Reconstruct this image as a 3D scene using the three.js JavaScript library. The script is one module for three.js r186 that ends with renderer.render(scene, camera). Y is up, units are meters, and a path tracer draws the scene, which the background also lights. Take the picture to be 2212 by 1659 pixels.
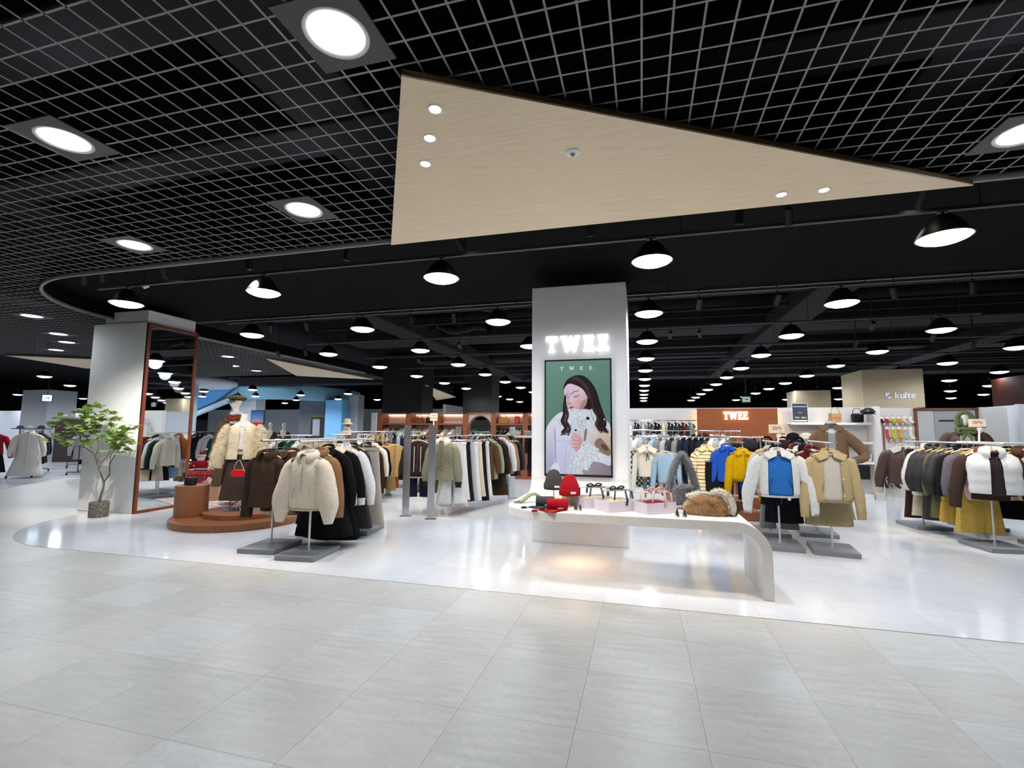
import * as THREE from 'three';
import { RoundedBoxGeometry } from 'three/addons/geometries/RoundedBoxGeometry.js';
import { mergeGeometries, mergeVertices } from 'three/addons/utils/BufferGeometryUtils.js';
import { ImprovedNoise } from 'three/addons/math/ImprovedNoise.js';
import { TextGeometry } from 'three/addons/geometries/TextGeometry.js';
import { FontLoader } from 'three/addons/loaders/FontLoader.js';
import { RectAreaLightUniformsLib } from 'three/addons/lights/RectAreaLightUniformsLib.js';

// ---------------------------------------------------------------- camera, exposure, light levels
const scene = new THREE.Scene();
scene.background = new THREE.Color(0x000000);
const EYE = 1.55;
const camera = new THREE.PerspectiveCamera(2 * Math.atan(829.5 / 1036.2) * 180 / Math.PI, 2212 / 1659, 0.05, 120);
camera.position.set(0, EYE, 0);
camera.rotation.set(5.605 * Math.PI / 180, 15.10 * Math.PI / 180, 0.4414 * Math.PI / 180, 'YXZ');
const renderer = new THREE.WebGLRenderer({ antialias: true });
renderer.toneMapping = THREE.LinearToneMapping;
renderer.toneMappingExposure = 2.5;
renderer.shadowMap.enabled = true;
RectAreaLightUniformsLib.init();
const LEVEL = { pendant: 4.6, recessed: 3.3, panel: 4.0, track: 6.0, screen: 0.8, sign: 0.8 };   // candela-like strengths of the lamps
const LAMP_WHITE = 0xf1f6ff, LAMP_WARM = 0xffecd6;

// ---------------------------------------------------------------- helpers
const V = (x, y, z) => new THREE.Vector3(x, y, z);
const R = (d) => d * Math.PI / 180;
let seedState = 7;
function seed(s) { seedState = (s * 2654435761) >>> 0; }
function rnd() { seedState = (seedState + 0x6d2b79f5) | 0; let t = Math.imul(seedState ^ (seedState >>> 15), 1 | seedState); t = (t + Math.imul(t ^ (t >>> 7), 61 | t)) ^ t; return ((t ^ (t >>> 14)) >>> 0) / 4294967296; }
const rr = (a, b) => a + (b - a) * rnd();
const lerp = (a, b, t) => a + (b - a) * t;
const clamp = (x, a, b) => Math.max(a, Math.min(b, x));
const noise3 = new ImprovedNoise();
const nz = (x, y, z) => noise3.noise(x, y, z);
const counts = new Map();
function numbered(name) {
  const n = counts.get(name) ?? 0; counts.set(name, n + 1);
  return n ? `${name}_${String(n).padStart(3, '0')}` : name;
}
function shade(o) { o.castShadow = true; o.receiveShadow = true; return o; }
function thing(name, label, category, [x, y, z] = [0, 0, 0], turn = 0, group) {
  const o = new THREE.Group(); o.name = numbered(name); o.position.set(x, y, z); o.rotation.y = turn;
  o.userData = { label, category }; if (group) o.userData.group = group;
  scene.add(o); return o;
}
function structure(name, label) {
  const o = new THREE.Group(); o.name = name; o.userData = { kind: 'structure', label, category: name.split('_')[0] }; scene.add(o); return o;
}
function part(name, geo, material, parent, label) {
  const m = shade(new THREE.Mesh(Array.isArray(geo) ? join(geo) : geo, material)); m.name = name;
  if (label) m.userData.label = label;
  parent.add(m); return m;
}
function solo(name, geo, material, label, category, pos = [0, 0, 0], turn = 0, group) {
  const m = shade(new THREE.Mesh(Array.isArray(geo) ? join(geo) : geo, material)); m.name = numbered(name); m.position.set(...pos); m.rotation.y = turn;
  m.userData = { label, category }; if (group) m.userData.group = group; scene.add(m); return m;
}
function plain(g) {
  const n = g.index ? g.toNonIndexed() : g;
  for (const k of Object.keys(n.attributes)) if (!['position', 'normal', 'uv'].includes(k)) n.deleteAttribute(k);
  if (!n.attributes.uv) n.setAttribute('uv', new THREE.BufferAttribute(new Float32Array(n.attributes.position.count * 2), 2));
  n.clearGroups(); return n;
}
function join(list) { return list.length === 1 ? list[0] : mergeGeometries(list.map(plain)); }
function box(w, h, d, x = 0, y = 0, z = 0) { return boxUV(new THREE.BoxGeometry(w, h, d), w, h, d).translate(x, y, z); }
function boxUV(g, w, h, d) {           // uv in metres
  const uv = g.attributes.uv, s = [[d, h], [d, h], [w, d], [w, d], [w, h], [w, h]];
  for (let f = 0; f < 6; f++) for (let k = 0; k < 4; k++) uv.setXY(f * 4 + k, uv.getX(f * 4 + k) * s[f][0], uv.getY(f * 4 + k) * s[f][1]);
  return g;
}
function rbox(w, h, d, r = 0.01, x = 0, y = 0, z = 0, seg = 2) {
  const g = new RoundedBoxGeometry(w, h, d, seg, Math.min(r, w / 2.01, h / 2.01, d / 2.01));
  const p = g.attributes.position, n = g.attributes.normal, uv = g.attributes.uv;
  for (let i = 0; i < p.count; i++) {
    const ax = Math.abs(n.getX(i)), ay = Math.abs(n.getY(i)), az = Math.abs(n.getZ(i));
    if (ay >= ax && ay >= az) uv.setXY(i, p.getX(i), p.getZ(i)); else if (ax >= az) uv.setXY(i, p.getZ(i), p.getY(i)); else uv.setXY(i, p.getX(i), p.getY(i));
  }
  return g.translate(x, y, z);
}
function cyl(r0, r1, h, x = 0, y = 0, z = 0, n = 24) { return new THREE.CylinderGeometry(r0, r1, h, n).translate(x, y, z); }
function bar(a, b, r = 0.01, n = 8) {     // straight round rod from a to b
  const A = V(...a), B = V(...b), d = B.clone().sub(A);
  const g = new THREE.CylinderGeometry(r, r, d.length(), n);
  g.applyQuaternion(new THREE.Quaternion().setFromUnitVectors(V(0, 1, 0), d.clone().normalize()));
  return g.translate(...A.add(B).multiplyScalar(0.5).toArray());
}
function tube(pts, r, seg = 24, n = 8, closed = false) {
  return new THREE.TubeGeometry(new THREE.CatmullRomCurve3(pts.map((p) => V(...p)), closed, 'centripetal'), seg, r, n, closed);
}
function lathe(pts, n = 32) { return new THREE.LatheGeometry(pts.map(([x, y]) => new THREE.Vector2(x, y)), n); }
function extrude(poly, depth, bevel = 0, holes = []) {
  const s = new THREE.Shape(poly.map(([x, y]) => new THREE.Vector2(x, y)));
  for (const h of holes) s.holes.push(new THREE.Path(h.map(([x, y]) => new THREE.Vector2(x, y))));
  return new THREE.ExtrudeGeometry(s, { depth, bevelEnabled: bevel > 0, bevelThickness: bevel, bevelSize: bevel, bevelOffset: -bevel, bevelSegments: 2, curveSegments: 16 });
}
// rings: arrays of [x,y,z]; uv in metres along and around
function loft(rings, { closed = true, capA = false, capB = false } = {}) {
  const n = rings[0].length, cols = closed ? n + 1 : n, pos = [], uv = [], idx = [];
  const mid = rings[Math.floor(rings.length / 2)]; const around = [0];
  for (let i = 1; i < cols; i++) { const a = mid[i - 1], b = mid[i % n]; around.push(around[i - 1] + Math.hypot(a[0] - b[0], a[1] - b[1], a[2] - b[2])); }
  let run = 0;
  rings.forEach((ring, j) => {
    if (j) { const a = rings[j - 1], k = Math.floor(n / 4); run += Math.hypot(a[k][0] - ring[k][0], a[k][1] - ring[k][1], a[k][2] - ring[k][2]); }
    for (let i = 0; i < cols; i++) { pos.push(...ring[i % n]); uv.push(around[i], -run); }
  });
  for (let j = 0; j < rings.length - 1; j++) for (let i = 0; i < cols - 1; i++) {
    const a = j * cols + i, b = a + 1, c = a + cols, d = c + 1; idx.push(a, c, b, b, c, d);
  }
  const cap = (ring, flip) => {
    const c = pos.length / 3, m = [0, 0, 0]; ring.forEach((p) => { m[0] += p[0] / n; m[1] += p[1] / n; m[2] += p[2] / n; });
    pos.push(...m); uv.push(0, 0); ring.forEach((p) => { pos.push(...p); uv.push(p[0], p[2]); });
    for (let i = 0; i < n; i++) { const a = c + 1 + i, b = c + 1 + (i + 1) % n; flip ? idx.push(c, a, b) : idx.push(c, b, a); }
  };
  if (capA) cap(rings[0], true); if (capB) cap(rings[rings.length - 1], false);
  const g = new THREE.BufferGeometry();
  g.setAttribute('position', new THREE.Float32BufferAttribute(pos, 3)); g.setAttribute('uv', new THREE.Float32BufferAttribute(uv, 2)); g.setIndex(idx);
  g.computeVertexNormals();
  if (closed) {                                              // weld the seam's normals
    const nn = g.attributes.normal;
    for (let j = 0; j < rings.length; j++) { const a = j * cols, b = a + cols - 1; const s = V(nn.getX(a) + nn.getX(b), nn.getY(a) + nn.getY(b), nn.getZ(a) + nn.getZ(b)).normalize(); nn.setXYZ(a, s.x, s.y, s.z); nn.setXYZ(b, s.x, s.y, s.z); }
  }
  return g;
}
function smooth(keys, t) {        // Catmull-Rom through [t, a, b, ...] rows
  let i = 0; while (i < keys.length - 2 && t > keys[i + 1][0]) i++;
  const p1 = keys[i], p2 = keys[i + 1], p0 = keys[i - 1] ?? p1, p3 = keys[i + 2] ?? p2, u = clamp((t - p1[0]) / (p2[0] - p1[0] || 1), 0, 1);
  return p1.slice(1).map((_, k) => { k++; const m1 = (p2[k] - p0[k]) / (p2[0] - p0[0] || 1), m2 = (p3[k] - p1[k]) / (p3[0] - p1[0] || 1), h = p2[0] - p1[0];
    const u2 = u * u, u3 = u2 * u; return (2 * u3 - 3 * u2 + 1) * p1[k] + (u3 - 2 * u2 + u) * h * m1 + (-2 * u3 + 3 * u2) * p2[k] + (u3 - u2) * h * m2; });
}
function ellipseRing(cx, y, cz, a, b, n = 24, pow = 2.3, wob = null) {
  const out = [];
  for (let i = 0; i < n; i++) {
    const th = i / n * 2 * Math.PI - Math.PI / 2, c = Math.cos(th), s = Math.sin(th), k = 1 + (wob ? wob(th) : 0);
    out.push([cx + a * k * Math.sign(c) * Math.abs(c) ** (2 / pow), y, cz + b * k * Math.sign(s) * Math.abs(s) ** (2 / pow)]);
  }
  return out;
}
function path(pts, radii, n = 12, flat = 1, wob = 0, sd = 0) {   // tapered limb along points
  const c = new THREE.CatmullRomCurve3(pts.map((p) => V(...p)), false, 'centripetal'), m = (pts.length - 1) * 3, rings = [];
  for (let j = 0; j <= m; j++) {
    const t = j / m, p = c.getPoint(t), d = c.getTangent(t), r = smooth(radii.map((q, i) => [i / (radii.length - 1), q]), t)[0];
    const side = V(1, 0, 0).addScaledVector(d, -d.x); if (side.lengthSq() < 0.05) side.set(0, 0, 1); side.normalize(); const up = new THREE.Vector3().crossVectors(side, d).normalize();
    const ring = [];
    for (let i = 0; i < n; i++) { const a = i / n * 2 * Math.PI, w = 1 + wob * nz(i * 0.9 + sd, t * 7, sd); ring.push(p.clone().addScaledVector(side, Math.cos(a) * r * w).addScaledVector(up, Math.sin(a) * r * flat * w).toArray()); }
    rings.push(ring);
  }
  return rings;
}
function roughen(g, amp, freq, sd = 0) {          // fleece and fur relief
  const h = mergeVertices(plain(g).clone(), 1e-4), p = h.attributes.position; h.computeVertexNormals(); const n = h.attributes.normal;
  for (let i = 0; i < p.count; i++) {
    const x = p.getX(i), y = p.getY(i), z = p.getZ(i), d = amp * 0.75 * (nz(x * freq + sd, y * freq, z * freq) + 0.6 * nz(x * freq * 2.3, y * freq * 2.3 + sd, z * freq * 2.3));
    p.setXYZ(i, x + n.getX(i) * d, y + n.getY(i) * d, z + n.getZ(i) * d);
  }
  h.computeVertexNormals(); return h;
}
// ---------------------------------------------------------------- textures (grain, cloth, print)
function dataTex(n, fn, color = false, rep = 1) {
  const d = new Uint8Array(n * n * 4);
  for (let y = 0; y < n; y++) for (let x = 0; x < n; x++) { const v = fn(x / n, y / n), i = (y * n + x) * 4; if (Array.isArray(v)) { d[i] = v[0]; d[i + 1] = v[1]; d[i + 2] = v[2]; } else d[i] = d[i + 1] = d[i + 2] = clamp(v, 0, 255); d[i + 3] = 255; }
  const t = new THREE.DataTexture(d, n, n); t.wrapS = t.wrapT = THREE.RepeatWrapping; t.magFilter = THREE.LinearFilter; t.minFilter = THREE.LinearMipmapLinearFilter; t.generateMipmaps = true;
  if (color) t.colorSpace = THREE.SRGBColorSpace; t.repeat.set(rep, rep); t.needsUpdate = true; return t;
}
// tileable noise on the unit square
function tn(u, v, f, s = 0) {
  const a = nz(u * f, v * f, s), b = nz((u - 1) * f, v * f, s), c = nz(u * f, (v - 1) * f, s), d = nz((u - 1) * f, (v - 1) * f, s);
  return (a * (1 - u) + b * u) * (1 - v) + (c * (1 - u) + d * u) * v;
}
const bumpFur = dataTex(256, (u, v) => 128 + 150 * tn(u, v, 22, 1) + 110 * tn(u, v, 51, 4), false, 4);
const bumpWool = dataTex(256, (u, v) => 128 + 90 * tn(u, v, 60, 2) + 60 * tn(u, v, 110, 3), false, 6);
const bumpKnit = dataTex(256, (u, v) => 128 + 70 * Math.cos(u * 2 * Math.PI * 16) + 40 * Math.cos((v * 24 + Math.abs(((u * 16) % 1) - 0.5)) * 2 * Math.PI), false, 7);
const mapFurTone = dataTex(256, (u, v) => { const k = 238 + 22 * tn(u, v, 9, 8) + 34 * tn(u, v, 44, 5); return [clamp(k, 120, 255), clamp(k, 120, 255), clamp(k, 120, 255)]; }, true, 2.5);
const mapClothTone = dataTex(256, (u, v) => { const k = clamp(240 + 40 * tn(u, v, 70, 9) + 14 * tn(u, v, 8, 3), 170, 255); return [k, k, k]; }, true, 3);
function woodTex(base, dark, sx, sy, sd) {
  return dataTex(512, (u, v) => {
    const k = clamp(0.5 + 0.9 * stripeNoise(u, v, sx, sy, sd), 0, 1), fine = 10 * stripeNoise(u, v, sx * 3, sy * 2, sd + 5);
    return base.map((b, i) => clamp(lerp(dark[i], b, k) + fine, 0, 255));
  }, true);
}
function stripeNoise(u, v, fu, fv, s) {      // noise stretched along u, tileable
  const f = (a, b) => nz(a * fu, b * fv, s);
  return (f(u, v) * (1 - u) + f(u - 1, v) * u) * (1 - v) + (f(u, v - 1) * (1 - u) + f(u - 1, v - 1) * u) * v;
}
const texPanel = woodTex([246, 227, 196], [230, 209, 174], 3, 70, 3);
const texPlinth = woodTex([156, 101, 64], [124, 76, 45], 3, 60, 11);
const texCabinet = woodTex([150, 88, 52], [118, 64, 36], 3, 50, 17);
const texSignWood = woodTex([164, 92, 48], [138, 72, 36], 3, 60, 23);
const texAisle = dataTex(512, (u, v) => { const a = 14 * stripeNoise(u, v, 4, 22, 2) + 9 * tn(u, v, 30, 6) + 7 * tn(u, v, 120, 7) + 6 * tn(u, v, 3, 1); return [clamp(196 + a, 0, 255), clamp(195 + a, 0, 255), clamp(190 + a, 0, 255)]; }, true);
const bumpAisle = dataTex(256, (u, v) => 128 + 60 * tn(u, v, 40, 2) + 60 * tn(u, v, 90, 5), false, 2);
const texStore = dataTex(512, (u, v) => { const a = 5 * stripeNoise(u, v, 3, 16, 12) + 5 * tn(u, v, 60, 6) + 4 * tn(u, v, 5, 1); return [clamp(228 + a, 0, 255), clamp(230 + a, 0, 255), clamp(232 + a, 0, 255)]; }, true);
const roughStore = dataTex(256, (u, v) => 128 + 30 * tn(u, v, 12, 3) + 20 * tn(u, v, 40, 2), false, 1);
const texPlaster = dataTex(256, (u, v) => { const k = clamp(248 + 5 * tn(u, v, 6, 2) + 7 * tn(u, v, 60, 3), 200, 255); return [k, k, k]; }, true, 0.7);
const bumpPlaster = dataTex(256, (u, v) => 128 + 60 * tn(u, v, 30, 12) + 60 * tn(u, v, 80, 5), false, 1.5);
const texTartan = dataTex(256, (u, v) => { const b = (x, c, w) => Math.abs(((x - c + 1.5) % 1) - 0.5) < w; let c = [196, 28, 40]; for (const t of [u, v]) { if (b(t, 0.3, 0.13)) c = [c[0] * 0.6, c[1] * 0.9 + 8, c[2] * 0.8 + 12]; if (b(t, 0.3, 0.02) || b(t, 0.8, 0.015)) c = [lerp(c[0], 225, 0.5), lerp(c[1], 205, 0.5), lerp(c[2], 190, 0.5)]; if (b(t, 0.62, 0.03)) c = [60, 24, 30]; } return c.map((q) => clamp(q + 12 * tn(u, v, 90, 3), 0, 255)); }, true, 4);
const texArgyle = dataTex(256, (u, v) => { const a = (u * 2 + v * 2) % 1 < 0.5, b = ((u * 2 - v * 2) % 1 + 1) % 1 < 0.5; const k = a && b ? 34 : a !== b ? 92 : 205; const n = 10 * tn(u, v, 80, 2); return [k + n, k + n, k + n].map((q) => clamp(q, 0, 255)); }, true, 5);
const texStripeKnit = dataTex(256, (u, v) => { const s = (v * 4) % 1; let c = [224, 212, 164]; if (s < 0.16) c = [84, 56, 40]; const k = (v * 1) % 1; if (k > 0.5 && k < 0.58) c = [150, 66, 44]; return c.map((q) => clamp(q + 14 * tn(u, v, 90, 4), 0, 255)); }, true, 4);
const texSpeckle = dataTex(128, (u, v) => { const k = 96 + 120 * tn(u, v, 12, 3) + 90 * tn(u, v, 30, 7); return [k, k * 0.93, k * 0.8].map((q) => clamp(q, 26, 205)); }, true, 5);
const texRug = dataTex(256, (u, v) => { const k = tn(u, v, 10, 2) + 0.5 * tn(u, v, 24, 4); const c = k > 0.12 ? [225, 160, 140] : k < -0.2 ? [190, 150, 135] : [236, 222, 208]; return c.map((q) => clamp(q + 14 * tn(u, v, 80, 6), 0, 255)); }, true, 1);
// ---------------------------------------------------------------- materials
const mats = new Map();
function M(color, rough = 0.8, extra = {}) {
  const key = JSON.stringify([color, rough, Object.keys(extra).map((k) => [k, extra[k]?.uuid ?? extra[k]])]);
  if (!mats.has(key)) {
    const phys = ['clearcoat', 'sheen', 'transmission', 'anisotropy', 'ior', 'thickness', 'specularIntensity'].some((k) => k in extra);
    mats.set(key, new (phys ? THREE.MeshPhysicalMaterial : THREE.MeshStandardMaterial)({ color, roughness: rough, metalness: 0, side: THREE.DoubleSide, ...extra }));
  }
  return mats.get(key);
}
const glow = (color, k, name) => { const m = M(color, 0.6, { emissive: color, emissiveIntensity: k }); m.name = name ?? 'lamp_glow'; return m; };
const wool = (c) => M(c, 0.95, { specularIntensity: 0.3, map: mapClothTone, bumpMap: bumpWool, bumpScale: 0.0015 });
const cotton = (c) => M(c, 0.9, { specularIntensity: 0.35, map: mapClothTone, bumpMap: bumpWool, bumpScale: 0.0006 });
const knit = (c) => M(c, 0.95, { specularIntensity: 0.3, map: mapClothTone, bumpMap: bumpKnit, bumpScale: 0.0022 });
const fur = (c) => M(c, 1, { specularIntensity: 0.3, map: mapFurTone, bumpMap: bumpFur, bumpScale: 0.0035 });
const fleece = (c) => M(c, 1, { specularIntensity: 0.25, map: mapClothTone, bumpMap: bumpFur, bumpScale: 0.0016 });
const puff = (c) => M(c, 0.55, { map: mapClothTone, bumpMap: bumpWool, bumpScale: 0.0004 });
const leather = (c) => M(c, 0.42, { bumpMap: bumpWool, bumpScale: 0.0006 });
const clothOf = { fleece, wool, cotton, knit, fur, puff, leather };
const chrome = M(0xd8d8da, 0.12, { metalness: 1 });
const steel = M(0xb9babc, 0.32, { metalness: 1 });
const darkSteel = M(0x2c2d30, 0.4, { metalness: 0.8 });
const blackPaint = M(0x0b0b0c, 0.75);
const sootPaint = M(0x060607, 0.9, { specularIntensity: 0.25 });
const ductPaint = M(0x222224, 0.8, { specularIntensity: 0.3 });
const gridPaint = M(0x949494, 0.6);
const whitePaint = M(0xf6f6f6, 0.55, { map: texPlaster, bumpMap: bumpPlaster, bumpScale: 0.0008 });
const whiteGloss = M(0xf0f0ef, 0.28);
const greyBase = M(0x7f8286, 0.5);
const hangerWood = M(0xd9b98d, 0.5);
const rackSteel = M(0xdcdcdc, 0.3, { metalness: 0.75 });
const plinthWood = M(0xffffff, 0.42, { map: texPlinth });
const cabinetWood = M(0xffffff, 0.45, { map: texCabinet });
const redWood = M(0x7a4630, 0.45, { map: texCabinet });
const paperWhite = M(0xf3efe6, 0.8);
// ---------------------------------------------------------------- the hall: floors
const FRONT = -4.61, LEFT = -9.85, CORNER = 2.35;                   // the shop island's outline, also in the ceiling above it
function islandEdge(n = 20) {                                       // from the front edge round the corner to the left edge
  const out = []; for (let i = 0; i <= n; i++) { const a = Math.PI / 2 * i / n; out.push([LEFT + CORNER - CORNER * Math.sin(a), FRONT - CORNER + CORNER * Math.cos(a)]); } return out;
}
const islandPoly = (back, right = 24) => [[right, back], [right, FRONT], ...islandEdge(), [LEFT, back]];
function clipRect(poly, x0, x1, z0, z1) {                           // Sutherland-Hodgman against a rectangle
  const sides = [[0, x0, 1], [0, x1, -1], [1, z0, 1], [1, z1, -1]];
  for (const [k, c, s] of sides) {
    const out = [];
    for (let i = 0; i < poly.length; i++) {
      const a = poly[i], b = poly[(i + 1) % poly.length], da = (a[k] - c) * s, db = (b[k] - c) * s;
      if (da >= 0) out.push(a);
      if (da * db < 0) { const t = da / (da - db); out.push([lerp(a[0], b[0], t), lerp(a[1], b[1], t)]); }
    }
    poly = out; if (poly.length < 3) return [];
  }
  return poly;
}
function slab(poly, top, thick, bevel = 0) {                        // horizontal slab from an (x, z) outline
  const g = extrude(poly.map(([x, z]) => [x, -z]), thick - bevel * 2, bevel); g.rotateX(-Math.PI / 2); g.translate(0, top - thick + bevel, 0); return g;
}
function shiftUV(g, du, dv) { const uv = g.attributes.uv; for (let i = 0; i < uv.count; i++) uv.setXY(i, uv.getX(i) + du, uv.getY(i) + dv); return g; }
const TX = 0.655, TZ = 0.645, TX0 = -0.366, TZ0 = -2.03, GAP = 0.0016;
{
  seed(11);
  const floor = structure('floor', 'grey beige stone tiles of the wide mall aisle');
  part('screed', box(90, 0.2, 70, -8, -0.112, -24), M(0xc9c8c2, 0.9), floor);
  const tones = [0xffffff, 0xf6f5f2, 0xfcfaf6].map((c) => M(c, 0.36, { map: texAisle, bumpMap: bumpAisle, bumpScale: 0.0005 }));
  const c0 = -15, c1 = 8, r0 = -2, r1 = 6;                          // columns and rows of single tiles
  for (let i = c0; i < c1; i++) for (let j = r0; j < r1; j++) {
    const x = TX0 + (i + 0.5) * TX, z = TZ0 - (j + 0.5) * TZ;
    if (z < FRONT - TZ && x > -8.2) continue;                       // lies wholly under the shop's own floor
    const g = shiftUV(slab([[-TX / 2 + GAP / 2, -TZ / 2 + GAP / 2], [TX / 2 - GAP / 2, -TZ / 2 + GAP / 2], [TX / 2 - GAP / 2, TZ / 2 - GAP / 2], [-TX / 2 + GAP / 2, TZ / 2 - GAP / 2]], 0, 0.011), rr(0, 1), rr(0, 1));
    const t = part('tile', g, tones[Math.floor(rnd() * 3)], floor); t.position.set(x, 0, z);
  }
  const X0 = TX0 + c0 * TX, X1 = TX0 + c1 * TX, Z0 = TZ0 - r0 * TZ, Z1 = TZ0 - r1 * TZ;
  const far = part('far_paving', [slab([[-45, -45], [X0, -45], [X0, 10], [-45, 10]], 0, 0.011), slab([[X1, -45], [36, -45], [36, 10], [X1, 10]], 0, 0.011), slab([[X0, Z0], [X1, Z0], [X1, 10], [X0, 10]], 0, 0.011), slab([[X0, -45], [X1, -45], [X1, Z1], [X0, Z1]], 0, 0.011)], tones[0], floor);
  far.userData.kind = 'stuff';

  const shop = structure('floor_001', 'polished white stone floor of the clothing shop with rounded corner');
  const white = [0xffffff, 0xfbfbfb].map((c) => M(c, 0.09, { map: texStore }));
  const poly = islandPoly(-42);
  for (let i = -15; i < 9; i++) for (let j = 4; j < 12; j++) {
    const x0 = TX0 + i * TX + GAP / 2.6, x1 = TX0 + (i + 1) * TX - GAP / 2.6, z1 = TZ0 - j * TZ - GAP / 2.6, z0 = TZ0 - (j + 1) * TZ + GAP / 2.6;
    const cell = clipRect(poly, x0, x1, z0, z1); if (cell.length < 3) continue;
    part('tile', shiftUV(slab(cell, 0.004, 0.004), rr(0, 1), rr(0, 1)), white[Math.floor(rnd() * 2)], shop);
  }
  const zb = TZ0 - 12 * TZ, xr = TX0 + 9 * TX;
  const rest = part('far_paving', [slab(clipRect(poly, LEFT, 24, -42, zb), 0.004, 0.004), slab(clipRect(poly, xr, 24, zb, FRONT), 0.004, 0.004)], white[0], shop);
  rest.userData.kind = 'stuff';
  part('joint_bed', slab(clipRect(poly, LEFT, 24, zb, FRONT), 0.0022, 0.002), M(0xd9d8d4, 0.5), shop);

  const f3 = structure('floor_002', 'pale floor of the neighbouring shop across the side aisle');
  part('slab', slab([[-45, -6.4], [-45, -44], [-17.3, -44], [-17.3, -11.5], [-16.9, -10.26], [-15.43, -8.41], [-14.2, -6.4]], 0.004, 0.004), M(0xb4b8bf, 0.3, { map: texStore }), f3);
}
// ---------------------------------------------------------------- the hall: outer walls and ceiling
{
  const w = M(0xd9dadb, 0.8, { map: texPlaster });
  const outer = (name, label, bx, bz, sx, sz) => { const s = structure(name, label); part('lower_wall', box(sx, 2.6, sz, bx, 1.2, bz), w, s); part('upper_wall', box(sx, 2.8, sz, bx, 3.9, bz), sootPaint, s); };  // upper part black so the distance reads like the dark ceiling
  outer('wall_back', 'far wall of the hall, pale below and black above', -8, -44, 90, 0.3); outer('wall_left', 'wall at the far end of the side aisle', -46, -17, 0.3, 60);
  outer('wall_right', 'wall past the fitting rooms', 34, -17, 0.3, 60); outer('wall_front', 'wall opposite the shop', -8, 9, 90, 0.3);
  const c = structure('ceiling', 'black open ceiling with grey metal grid over the aisle');
  part('slab', box(90, 0.2, 60, -8, 5.2, -17), sootPaint, c);
  // the open-cell grid of the aisle
  const S = 0.1555, xa = -18, xb = 8, za = -15.6, zb = 1.4, Y = 3.66, bw = 0.0115, bh = 0.0025, xs = LEFT - 0.1;
  const edgeZ = (x) => { if (x > LEFT + CORNER) return FRONT + 0.02; if (x < LEFT - 0.02) return za; const d = x - (LEFT + CORNER); return FRONT - CORNER + Math.sqrt(Math.max(0, CORNER * CORNER - d * d)) + 0.02; };
  const edgeX = (z) => { if (z > FRONT) return xb; if (z < FRONT - CORNER) return LEFT - 0.02; const d = z - (FRONT - CORNER); return LEFT + CORNER - Math.sqrt(Math.max(0, CORNER * CORNER - d * d)) - 0.02; };
  for (let x = xa; x < xb; x += S) { const z1 = edgeZ(x); part('grid_bar', box(bw, bh, zb - z1, x, Y, (zb + z1) / 2), gridPaint, c); }
  for (let z = zb; z > za; z -= S) { const x1 = edgeX(z); part('grid_bar', box(x1 - xa, bh, bw, (x1 + xa) / 2, Y, z), gridPaint, c); }
  // black soffit over the shop front and the grey trim round the grid's edge
  part('soffit', slab([[24, -8.2], [24, FRONT - 0.01], ...islandEdge().map(([x, z]) => [x + 0.01, z - 0.01]), [LEFT + 0.01, -8.2]], 3.96, 0.06), sootPaint, c);
  const edge = [[24, FRONT], ...islandEdge(28), [LEFT, -8.2], [LEFT, -15.6]];
  const ribbon = (y0, y1, off, th) => loft(edge.map(([x, z], i) => {
    const a = edge[Math.max(0, i - 1)], b = edge[Math.min(edge.length - 1, i + 1)], l = Math.hypot(b[0] - a[0], b[1] - a[1]), nx = (b[1] - a[1]) / l, nzz = -(b[0] - a[0]) / l;
    const P = (o, y) => [x - nx * o, y, z - nzz * o]; return [P(off, y0), P(off + th, y0), P(off + th, y1), P(off, y1)];
  }));
  part('edge_trim', ribbon(3.62, 3.672, 0, 0.035), M(0x8a8a8a, 0.5), c);
  part('fascia', ribbon(3.672, 3.94, 0.0, 0.02), sootPaint, c);
  part('soffit_trim', [box(33.8, 0.05, 0.04, 24 - 16.9, 3.885, -8.22)], M(0x6a6a6c, 0.5), c);
  // services above the open part: ducts, pipes, trays
  seed(31);
  const ducts = [], pipes = [];
  for (const [x0, x1, y, z, h, d] of [[-9, 24, 4.45, -9.6, 0.42, 0.9], [-9, 24, 4.5, -13.6, 0.5, 1.0], [-9, 24, 4.6, -18.5, 0.5, 1.2], [-30, 30, 4.5, -25, 0.5, 1.2]]) ducts.push(rbox(x1 - x0, h, d, 0.03, (x0 + x1) / 2, y, z, 1));
  for (const [x, z0, z1] of [[-6.1, -8.6, -24], [3.4, -8.6, -24], [9.2, -8.6, -24], [-12.5, -12, -30]]) ducts.push(rbox(0.7, 0.4, z0 - z1, 0.03, x, 4.3, (z0 + z1) / 2, 1));
  for (let i = 0; i < 12; i++) pipes.push(bar([-9 + rr(0, 1), 4.1 + rr(0, 0.5), -8.8 - i * 1.15], [20, 4.1 + rr(0, 0.5), -8.8 - i * 1.15], rr(0.02, 0.05), 8));
  for (let i = 0; i < 5; i++) { const x = -13 + i * 5.2; ducts.push(rbox(0.75, 0.4, 12, 0.03, x, 4.4 + rr(0, 0.3), -1.5, 1)); }
  for (let i = 0; i < 4; i++) ducts.push(rbox(26, 0.3, 0.45, 0.03, -5, 4.3 + rr(0, 0.3), 0.8 - i * 1.5, 1));
  for (const [x, z] of [[-6.3, -8.9], [-3.0, -9.4], [1.2, -9.0], [-4.6, -11.4]]) pipes.push(tube([[x - 0.5, 4.3, z], [x, 4.1, z + 0.1], [x + 0.5, 4.25, z - 0.2], [x + 0.9, 4.15, z]], 0.1, 20, 10));
  const du = part('duct', ducts, ductPaint, c), pi = part('pipe', pipes, ductPaint, c); du.userData.kind = pi.userData.kind = 'stuff';
}
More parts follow.
